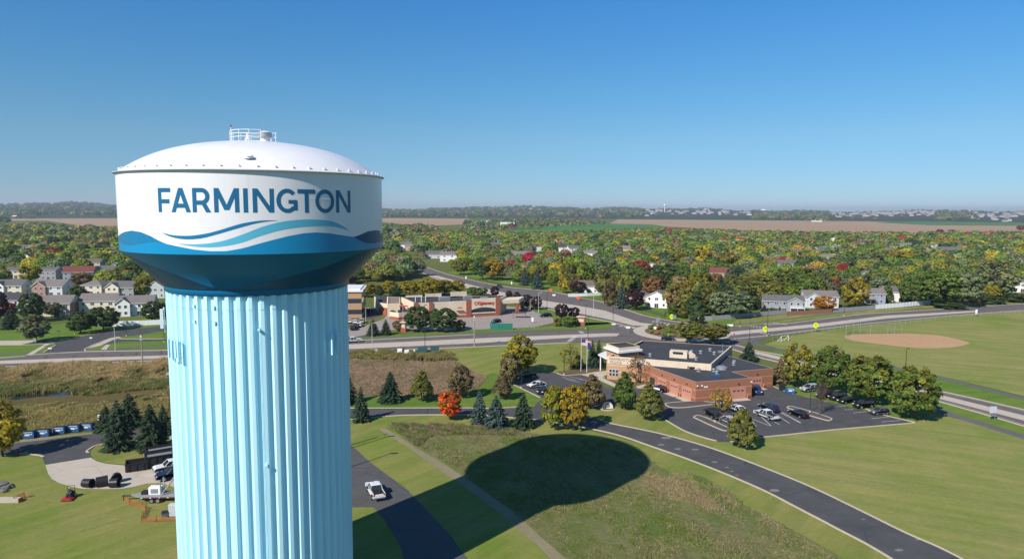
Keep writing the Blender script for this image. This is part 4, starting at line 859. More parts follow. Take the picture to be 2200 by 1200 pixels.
# ================================================================== PHARMACY and neighbours
STUCCO = paint("cream_stucco", (.66,.555,.40), .85, sc=.4); REDB = brick("pharmacy_red_brick", (.34,.095,.055), (.28,.075,.045), (.34,.22,.16), 3); REDT = paint("red_sign_letters", (.50,.012,.025), .35)
ZC = 7.0
c0 = G(891, 651, ZC); c1 = G(1070, 642.5, ZC); c2 = G(1088, 634, ZC); c3 = G(862, 638, ZC)
ph = thing("pharmacy", "low cream and red brick pharmacy with black roof and red lettering", "store", (c0.x, c0.y, 0)); K0 = Vector((c0.x, c0.y, 0)); LP = lambda q: (q.x-K0.x, q.y-K0.y)
Pp = [LP(c0), LP(c1), LP(c2), LP(c3)]
clad_block(ph, "wall", Pp, 0, ZC, STUCCO, ROOFD, .5, STUCCO, thick=.5)
u = (Vector(Pp[1])-Vector(Pp[0])); LW = u.length; u.normalize(); nr = Vector((u.y, -u.x)); angp = math.atan2(u.y, u.x)
def fS(f, o): q = Vector(Pp[0])+u*LW*f+nr*o; return (q.x, q.y)
def slab(nm, f0, f1, z0, z1, o, mat): b = MB(); b.prism([fS(f0, -.02), fS(f0, o), fS(f1, o), fS(f1, -.02)], z0, z1, bot=True); return b.build(nm, mat, ph)
for f0, f1, zt_ in ((-.012,.035,ZC+.15),(.165,.205,ZC+.15),(.605,.665,ZC+.5),(.965,1.02,ZC+1.1)): slab("brick_pier", f0, f1, 0, zt_, .5, REDB)
slab("brick_base", .035, .165, 0, 1.1, .12, REDB); slab("brick_base", .205, .605, 0, 1.1, .12, REDB); slab("brick_base", .665, .965, 0, 1.0, .22, REDB)
slab("sign_panel", .665, .965, 2.9, ZC+.75, .4, STUCCO); slab("store_window", .665, .965, 1.0, 2.9, .06, PANE); slab("window_sill", .665, .965, 1.3, 1.75, .3, STUCCO)
b = MB(); vs = []
for i in range(17):
    f = .665+.30*i/16; z = 2.9+1.05*math.sin(math.pi*i/16)**.7; vs += [(*fS(f, .42), 2.88), (*fS(f, .42), z)]
b.add(vs, [(2*i, 2*i+2, 2*i+3, 2*i+1) for i in range(16)]); b.build("arched_window", PANE, ph)
t_ = textmesh("CVS/pharmacy", 2.05, REDT, "lettering", ph, (*fS(.70, .45), 5.1), angp, .12); tx = [v.co.x for v in t_.data.vertices]; t_.scale = (LW*.245/(max(tx)-min(tx)), 1.0, 1)
for f0, f1, z0, z1 in ((.33,.385,4.0,4.25),(.505,.555,4.1,4.4)): slab("wall_lettering", f0, f1, z0, z1, .08, REDT)
slab("awning", .49, .575, 2.7, 3.1, .7, REDB)
b = MB(); cdir = (Vector(Pp[2])-Vector(Pp[1])).normalized()
cp = [Vector(Pp[1])+u*1.0+cdir*3, Vector(Pp[1])+u*9+cdir*3, Vector(Pp[1])+u*9+cdir*13, Vector(Pp[1])+u*1.0+cdir*13]
b.prism([(q.x, q.y) for q in cp], 4.6, 6.2, bot=True); b.build("drive_canopy", STUCCO, ph)
b = MB()
for q in (cp[1], cp[2]): b.box((q.x-.8, q.y, 2.3), (1.3, 1.3, 4.6), rz=angp)
b.build("canopy_pier", REDB, ph)
for x, y, w in ((843,330,4.5),(1040,322,3.6),(1180,330,3)):
    px_, py_ = Z5((x, y))[0]; q = LP(G(px_, py_+1.5, ZC-.5)); b = MB(); b.box((q[0], q[1], ZC+.25), (w, w*.6, 1.5), rz=angp); b.box((q[0], q[1], ZC+1.05), (w*.9, w*.5, .12), rz=angp); b.build("rooftop_unit", STEEL, ph)
for x in (600, 650, 685):
    px_, py_ = Z5((x, 348))[0]; q = LP(G(px_, py_, ZC-.5)); b = MB(); b.tube((q[0], q[1], ZC-.5), (q[0], q[1], ZC+1.6), .15, n=8); b.build("vent_pipe", WHITE, ph)
for k, f0 in enumerate((.0,.18,.42)):
    b = MB(); q = Vector(Pp[3]).lerp(Vector(Pp[2]), f0+.12); b.box((q.x, q.y-.3, ZC+.35+.35*k), (LW*.2, .5, .9+.5*k), rz=angp); b.build("raised_parapet", STUCCO, ph)
# trash enclosure wall
def wallrun(nm, label, cat, pts, h, mat, th=.3, base=None, z0=0, group=None):
    P = [G(*p) for p in pts]; o0 = P[0]; t = thing(nm, label, cat, (o0.x, o0.y, 0), 0, group); b = MB(); 
    for a, c in zip(P[:-1], P[1:]):
        d = c-a; m_ = (a+c)/2-o0; b.box((m_.x, m_.y, z0+h/2), (d.length, th, h), rz=math.atan2(d.y, d.x))
    b.build("panel", mat, t)
    if base:
        b = MB()
        for a, c in zip(P[:-1], P[1:]):
            d = c-a; m_ = (a+c)/2-o0; b.box((m_.x, m_.y, base[0]/2), (d.length, th+.12, base[0]), rz=math.atan2(d.y, d.x))
        b.build("base_course", base[1], t)
    return t
wallrun("screen_wall", "low cream yard wall with red base left of the pharmacy", "wall", Z5((385,490),(460,500),(545,490)), 3.0, STUCCO, .4, (1.2, REDB))
# strip of shops left of the pharmacy
s = [G(*Z5(q)[0], 5.6) for q in ((362,362),(468,358),(470,305),(366,300))]; t = thing("shop_building", "small cream shop with brown roof joined to the pharmacy's left side", "shop", (s[0].x, s[0].y, 0)); LL = lambda q: (q.x-s[0].x, q.y-s[0].y)
clad_block(t, "wall", [LL(q) for q in s], 0, 5.6, STUCCO, paint("brown_roof_gravel", (.22,.17,.14), .95), .4, STUCCO)
u2 = (Vector(LL(s[1]))).normalized(); b = MB(); 
for k in range(3): q = u2*(2+k*3.2); b.box((q.x, q.y-.1, 1.5), (1.9, .3, 2.6))
b.build("shop_window", PANE, t); b = MB(); q = u2*6; b.box((q.x, q.y-.25, 4.4), (8, .1, .5)); b.build("sign_strip", REDT, t)
s2 = [G(*Z5(q)[0], 5.0) for q in ((292,352),(362,362),(366,300),(250,298))]; t = thing("shop_building", "orange brick and cream shop at the left end of the row", "shop", (s2[0].x, s2[0].y, 0)); L3 = lambda q: (q.x-s2[0].x, q.y-s2[0].y)
clad_block(t, "wall", [L3(q) for q in s2], 0, 5.0, STUCCO, ROOFD, .5, STUCCO)
b = MB(); q = Vector(L3(s2[1])); b.box((q.x*.5, q.y*.5-.35, 1.6), (q.length*.9, .4, 3.2), rz=math.atan2(q.y, q.x)); b.build("brick_front", REDB, t)
o = G(*Z5((60,485))[0]); t = thing("office_building", "tan brick office block with dark window bands beside the tower column", "office building", (o.x-7, o.y, 0))
b = MB(); b.box((0, 9, 5.5), (20, 18, 11), rz=.12); b.build("wall", TANB, t)
for z in (2.6, 7.2): b = MB(); b.box((0, 9, z), (20.15, 18.15, 1.9), rz=.12); b.build("window_band", PANE, t)
b = MB(); b.box((0, 9, 11.3), (21.2, 19.2, .7), rz=.12); b.box((0, 9, 11.8), (19, 17, .5), rz=.12); b.build("roof", TRIM, t)
# ================================================================== FAR FARMS AND TOWN
def barn(px, py, w, d, h, wc, rc, label, nm="barn", rz=0, group=None):
    p = G(px, py); t = thing(nm, label, nm.replace("_", " "), (p.x, p.y, 0), R(rz), group); gable_block(t, w, d, h, w*.2 if d > w else d*.3, 0, d/2, wc, rc, 'x' if w >= d else 'y'); return t
REDW = (.33,.05,.04); WHT = (.75,.75,.75)
barn(1090,490.5,34,22,8,REDW,WHT,"red barn with white roof at the edge of the green crop field"); barn(1046,486,5,5,14,WHT,WHT,"slim white silo left of the red barn","silo")
barn(1613,466.5,50,40,11,REDW,WHT,"red barn left of the farm windbreak"); barn(1757,476.5,36,24,7,WHT,(.3,.3,.3),"white farmhouse under the farm windbreak","farmhouse")
barn(1553,462,150,70,22,WHT,WHT,"large white-roofed hall at the edge of the distant town","hall"); barn(1430,462.5,70,40,14,WHT,WHT,"boxy white building left of the large distant hall","warehouse")
barn(42,459,60,25,8,WHT,(.4,.4,.4),"long white farm shed on the left hill field","shed"); barn(170,457.5,26,20,9,WHT,WHT,"white farmhouse before the left ridge wood","farmhouse"); barn(232,458,16,14,6,WHT,WHT,"little white shed on the left ridge next to the tank","shed")
barn(220,458,30,16,6,REDW,REDW,"low red barn on the left ridge next to the tank"); barn(30,468,20,16,6,WHT,WHT,"white trailer home at the far left field edge","shed")
rg0 = random.Random(3)
def distant_block(px, py, w, h, lb, grp):
    p = G(px, max(py, 456)); dist = math.hypot(p.x, p.y)
    d = min(dist, 7600)*rg0.uniform(.68, .9); p = p*(d/dist); z = terr(p.x, p.y); W_ = w*d/FPX; H_ = h*d/FPX; b = MB(); b.box((0, 0, H_/2), (W_, W_*.6, H_), mi=0); b.ext([(-W_*.53, H_), (W_*.53, H_), (0, H_*1.4)], -W_*.33, W_*.33, mi=1)
    k = rg0.choice([0, 0, 0, 1, 2]); o = b.build("distant_building", [paint("far_wall_%d" % k, ((.56,.51,.47), (.38,.30,.26), (.46,.42,.39))[k], .8), paint("far_roof", (.30,.26,.25), .9)]); o.location = (p.x, p.y, z-.2); tag(o, lb, "building", grp)
for i in range(56): distant_block(rg0.uniform(1385, 1610), rg0.choice([458, 459.5, 461, 462.5]), rg0.uniform(4, 9), rg0.uniform(2, 3.2), "small pale building in the distant town beyond the stubble field", "distant town buildings left of the farm windbreak")
for i in range(70): distant_block(rg0.uniform(1785, 2005), rg0.choice([457, 458.5, 460.5, 462.5, 464.5]), rg0.uniform(4, 9), rg0.uniform(2, 3.2), "pale row house in the distant estate right of the farm windbreak", "distant estate right of the farm windbreak")
for i in range(50): distant_block(rg0.uniform(2090, 2240), rg0.choice([459, 461.5, 464, 468, 471]), rg0.uniform(5, 9), rg0.uniform(2.2, 3.4), "pale house in the distant estate at the right edge", "distant estate at the right edge")
for i in range(26): distant_block(rg0.uniform(860, 1380), rg0.choice([455.5, 457, 458.5]), rg0.uniform(4, 10), rg0.uniform(1.5, 2.6), "white speck of a building in the distant wooded hills", "distant buildings in the wooded hills")
for px, yb, yt, lab, wide in ((1428, 458, 441.5, "slender white mushroom water tower on the distant skyline", 1), (1641, 460, 450, "squat white water tank on the distant skyline", 2.2)):
    d = 6000; q = ray(px, yb); q = Vector((q.x, q.y, 0)).normalized()*d; z0 = terr(q.x, q.y); s_ = d/FPX; H_ = (yb-yt)*s_; t = thing("distant_water_tower", lab, "water tower", (q.x, q.y, z0))
    b = MB(); b.tube((0,0,0), (0,0,H_*.72), 1.3*s_*wide*.7, n=12); b.build("stem", WHITE, t); b = MB(); b.lathe([(.8*s_*wide, H_*.66), (2.5*s_*wide, H_*.74), (2.6*s_*wide, H_*.9), (.1, H_)], 20); b.build("bowl", WHITE, t, smooth=True)
# ================================================================== TREES
def mesh_np(name, V, nper, tint, mats):
    """V: (n*nper,3) loose polygons of nper corners; tint: (n,3)"""
    n = len(V)//nper; me = D.meshes.new(name); me.vertices.add(len(V)); me.vertices.foreach_set("co", V.astype(np.float32).ravel())
    me.loops.add(len(V)); me.loops.foreach_set("vertex_index", np.arange(len(V), dtype=np.int32))
    me.polygons.add(n); me.polygons.foreach_set("loop_start", np.arange(0, len(V), nper, dtype=np.int32)); me.polygons.foreach_set("loop_total", np.full(n, nper, dtype=np.int32))
    for mm in mats: me.materials.append(mm)
    at = me.attributes.new("tint", 'FLOAT_COLOR', 'FACE'); at.data.foreach_set("color", np.c_[tint, np.ones(n)].astype(np.float32).ravel())
    me.update(); me.validate(); return me
def leaves(C, Nn, size, rg, aspect=1.6):
    """diamond leaves at centres C facing roughly Nn"""
    n = len(C); nn = Nn*1.0+rg.normal(size=(n,3))*.55; nn /= np.linalg.norm(nn, axis=1)[:,None]+1e-9
    a = np.cross(nn, rg.normal(size=(n,3))); a /= np.linalg.norm(a, axis=1)[:,None]+1e-9; c = np.cross(nn, a)
    s = (size*rg.uniform(.65, 1.35, n))[:,None]; a = a*s*aspect*.5; c = c*s*.5
    return np.stack([C-a, C-c+nn*s*.12, C+a, C+c-nn*s*.08], 1).reshape(-1, 3)
def prof(shape, z):
    z = np.clip(z, 0, 1)
    if shape == 'round': return np.sqrt(np.clip(1-((z-.52)/.5)**2, .02, 1))
    if shape == 'oval': return np.clip(np.sin(np.pi*np.clip(z*.9+.07, 0, 1)**.85), .05, 1)**.8
    if shape == 'pyr': return np.clip(np.minimum(z/.14, 1)**.6*(1-z)**.72*1.12+.03, .04, 1)
    if shape == 'wide': return np.clip(np.sqrt(np.clip(1-((z-.45)/.56)**2, .02, 1)), .1, 1)
    if shape == 'vase': return np.clip(.35+.75*z, 0, 1)*np.sqrt(np.clip(1-((z-.6)/.42)**4, .03, 1))
    if shape == 'col': return np.clip(np.minimum(z/.1, 1)**.5*np.clip(1-z, 0, 1)**.4*1.1, .05, 1)
def crown(name, shape, ncl, nlf, leaf, seed, cr=.10, inner=.35, hole=0.0):
    rg = np.random.default_rng(seed); Cs = []; 
    lob = [(rg.uniform(0, 6.28), rg.uniform(0, 1), rg.uniform(.12, .3)) for _ in range(6)]
    while len(Cs) < ncl:
        z = rg.uniform(.02, .99); th = rg.uniform(0, 6.283); p = float(prof(shape, np.array(z)))
        if rg.uniform() > p+.15: continue
        rr_ = p*(1-inner*rg.uniform()**1.7)
        k = 1-.16*sum(max(0, math.cos(th-a))**6*max(0, 1-abs(z-zz)*3)*d*3 for a, zz, d in lob)
        if hole and math.sin(th*2+seed)*math.sin(z*7+seed*2) > 1-hole: continue
        Cs.append((.5*rr_*k*math.cos(th)*.93, .5*rr_*k*math.sin(th)*.93, z*.94+.03))
    Cs = np.array(Cs); V = []; T = []
    for c in Cs:
        m_ = int(nlf*rg.uniform(.6, 1.4)); off = rg.normal(size=(m_,3)); off /= np.linalg.norm(off, axis=1)[:,None]; off *= (rg.uniform(0, 1, m_)**.45)[:,None]*cr*rg.uniform(.7, 1.25)
        P = c+off*np.array([1,1,.75]); out = P-np.array([0,0,.42]); out /= np.linalg.norm(out, axis=1)[:,None]
        nrm = out*.75+off/cr*.65+np.array([0,0,.35])
        V.append(leaves(P, nrm, leaf, rg)); tone = rg.uniform(); turn = np.clip(rg.normal(.5, .2)-(.35*(c[2]-.5)), 0.02, .98)
        T.append(np.c_[np.full(m_, tone), rg.uniform(0, 1, m_), np.full(m_, turn)])
    return mesh_np(name, np.concatenate(V), 4, np.concatenate(T), [LEAF])
def spruce(name, seed, layers=15, per=13):
    rg = np.random.default_rng(seed); V = []; T = []
    for L in range(layers):
        f = L/(layers-1); z0 = .05+.92*f**.92; rad = .5*(1-f)**.85*rg.uniform(.86, 1.08)+.02; nb = max(5, int(per*(1-f)**.6)+2); ph = rg.uniform(0, 6.28)
        for j in range(nb):
            th = ph+6.283*j/nb+rg.normal()*.16; rl = rad*rg.uniform(.78, 1.12); tone = rg.uniform(); m_ = max(6, int(30*(rl/.5)**.8)+5)
            t = rg.uniform(.08, 1, m_)**.8; d = np.array([math.cos(th), math.sin(th), 0]); side = np.array([-d[1], d[0], 0])
            sp = rg.normal(size=m_)*.055*(1.15-t)*(rl/.3+.3)
            P = d*(t*rl)[:,None]+side*sp[:,None]+np.array([0,0,1])*(z0-.085*t**1.3*(rl/.5)-.02*np.abs(sp)*20*.1+rg.normal(size=m_)*.006)[:,None]
            dr = d*.9+side*(sp*5)[:,None]+np.array([0,0,-.32]); dr /= np.linalg.norm(dr, axis=1)[:,None]
            nn = np.array([0,0,1.0])+d*.45+rg.normal(size=(m_,3))*.35; c = np.cross(dr, nn); c /= np.linalg.norm(c, axis=1)[:,None]
            s = rg.uniform(.04, .075, m_)[:,None]
            V.append(np.stack([P-dr*s*.7, P-c*s*.42, P+dr*s, P+c*s*.42], 1).reshape(-1, 3)); T.append(np.c_[np.full(m_, tone), rg.uniform(0, 1, m_), np.ones(m_)])
    return mesh_np(name, np.concatenate(V), 4, np.concatenate(T), [LEAF])
def trunkmesh(name, seed, limbs=6, r=.035, fork=.35, twigs=0, spread=.33):
    rg = random.Random(seed); b = MB(); top = .62
    b.tube((0,0,0), (rg.uniform(-.01,.01), rg.uniform(-.01,.01), fork), r, r*.72, 8, cap=False); b.tube((0,0,fork), (0,0,top+.2), r*.72, r*.2, 7, cap=False)
    for i in range(limbs):
        a = 6.28*i/limbs+rg.uniform(-.4,.4); z = fork+rg.uniform(-.06,.3); e = (spread*rg.uniform(.6,1.1)*math.cos(a), spread*rg.uniform(.6,1.1)*math.sin(a), z+rg.uniform(.18,.38))
        b.tube((0,0,z), e, r*.45, r*.14, 5, cap=False)
        for k in range(twigs):
            f = rg.uniform(.25, 1); s = tuple(q*f if j < 2 else z+(q-z)*f for j, q in enumerate(e)); g = (s[0]+rg.uniform(-.16,.16), s[1]+rg.uniform(-.16,.16), s[2]+rg.uniform(.05,.22)); b.tube(s, g, r*.12, r*.05, 4, cap=False)
            for _ in range(3):
                h_ = (g[0]+rg.uniform(-.09,.09), g[1]+rg.uniform(-.09,.09), g[2]+rg.uniform(0,.1)); b.tube(g, h_, r*.06, r*.03, 3, cap=False)
    o = b.build(name, BARK, smooth=True); me = o.data; D.objects.remove(o); return me
CRW = {'round': [crown("round_crown", 'round', 110, 44, .052, s) for s in (11, 12, 13)], 'oval': [crown("oval_crown", 'oval', 100, 44, .05, s) for s in (21, 22)],
      'pyr': [crown("pyramid_crown", 'pyr', 130, 42, .046, s, cr=.085) for s in (31, 32, 33)], 'wide': [crown("wide_crown", 'wide', 130, 42, .046, s, cr=.088, hole=.12) for s in (41, 42, 43)],
      'vase': [crown("vase_crown", 'vase', 120, 42, .046, s, cr=.09, hole=.15) for s in (51, 52)], 'col': [crown("column_crown", 'col', 90, 42, .055, s, cr=.09) for s in (61,)],
      'thin': [crown("thin_crown", 'oval', 60, 14, .042, s, cr=.10, hole=.3) for s in (71, 72)], 'spruce': [spruce("spruce_crown", s) for s in (81, 82, 83)],
      'shrub': [crown("shrub_crown", 'wide', 50, 44, .085, s, cr=.15) for s in (91, 92)]}
TRK = {k: trunkmesh(k+"_trunk", i+5, limbs=7 if k != 'spruce' else 0, r=.028 if k != 'spruce' else .022, twigs=(5 if k == 'thin' else 1)) for i, k in enumerate(CRW)}
BARE = trunkmesh("bare_branches", 77, limbs=11, r=.022, fork=.28, twigs=9, spread=.36)
CLR = {'green': (.125,.19,.036), 'dkgreen': (.070,.118,.036), 'olive': (.195,.205,.045), 'yellowgreen': (.29,.27,.03), 'gold': (.40,.275,.03), 'yellow': (.46,.37,.035), 'orange': (.55,.19,.035), 'redorange': (.66,.10,.022),
       'red': (.30,.045,.04), 'crimson': (.30,.025,.05), 'purple': (.050,.024,.030), 'brown': (.20,.15,.072), 'rust': (.28,.155,.065), 'tan': (.36,.26,.115), 'silver': (.19,.24,.11), 'grey': (.175,.18,.10),
       'spruce': (.050,.088,.048), 'bluespruce': (.085,.13,.112), 'lime': (.20,.26,.03)}
CWORD = {'green': 'green', 'dkgreen': 'dark green', 'olive': 'olive green', 'yellowgreen': 'yellow-green', 'gold': 'golden', 'yellow': 'yellow', 'orange': 'orange', 'redorange': 'flame orange-red', 'red': 'dark red', 'crimson': 'crimson', 'purple': 'dark purple',
         'brown': 'brown-leaved', 'rust': 'rust-coloured', 'tan': 'tan-leaved', 'silver': 'silvery green', 'grey': 'grey-green', 'spruce': 'dark', 'bluespruce': 'blue-green', 'lime': 'bright green'}
tree_at = []
def tree(kind, x, yb, yt, w, colr, label, turn=0.0, name=None, group=None, trunk=.16, single=False, base=None, H=None, W=None):
    p = G(x, yb) if base is None else Vector(base); h = H or hgt(x, yb, yt); wm = W or w/ppm(x, yb)
    wm = max(.8, wm); h = max(1.0, h)
    nm = name or {'spruce': 'spruce_tree', 'col': 'column_tree', 'shrub': 'shrub', 'pyr': 'linden_tree', 'wide': 'shade_tree', 'round': 'maple_tree', 'oval': 'maple_tree', 'vase': 'locust_tree', 'thin': 'thin_tree'}[kind]
    cm = rnd.choice(CRW[kind]); tk = {'spruce': .03, 'shrub': .02, 'col': .02}.get(kind, trunk); cv = rnd.uniform(.92, 1.08)
    c = tuple(min(1, q*cv*rnd.uniform(.95, 1.05)) for q in CLR[colr])+(turn,)
    t = thing(nm, label, 'shrub' if kind == 'shrub' else 'tree', (p.x, p.y, 0), rnd.uniform(0, 6.28), group)
    tree_at.append((p.x, p.y, max(wm/2, 1.5)))
    o = D.objects.new("crown", cm); COL.objects.link(o); o.parent = t; o.location.z = h*tk; o.scale = (wm*rnd.uniform(.97,1.05), wm*rnd.uniform(.97,1.05), h*(1-tk)); o.color = c
    if not single:
        o = D.objects.new("trunk", TRK[kind]); COL.objects.link(o); o.parent = t; o.scale = (max(wm, h*.6), max(wm, h*.6), h)
    return t
def bare(x, yb, yt, w, label):
    p = G(x, yb); h = hgt(x, yb, yt); t = thing("bare_tree", label, "tree", (p.x, p.y, 0)); wm = w/ppm(x, yb)
    o = D.objects.new("trunk", TRK['thin']); COL.objects.link(o); o.parent = t; o.scale = (wm*1.2, wm*1.2, h)
    o = D.objects.new("branches", BARE); COL.objects.link(o); o.parent = t; o.scale = (wm*1.3, wm*1.3, h*1.02); tree_at.append((p.x, p.y, 2))
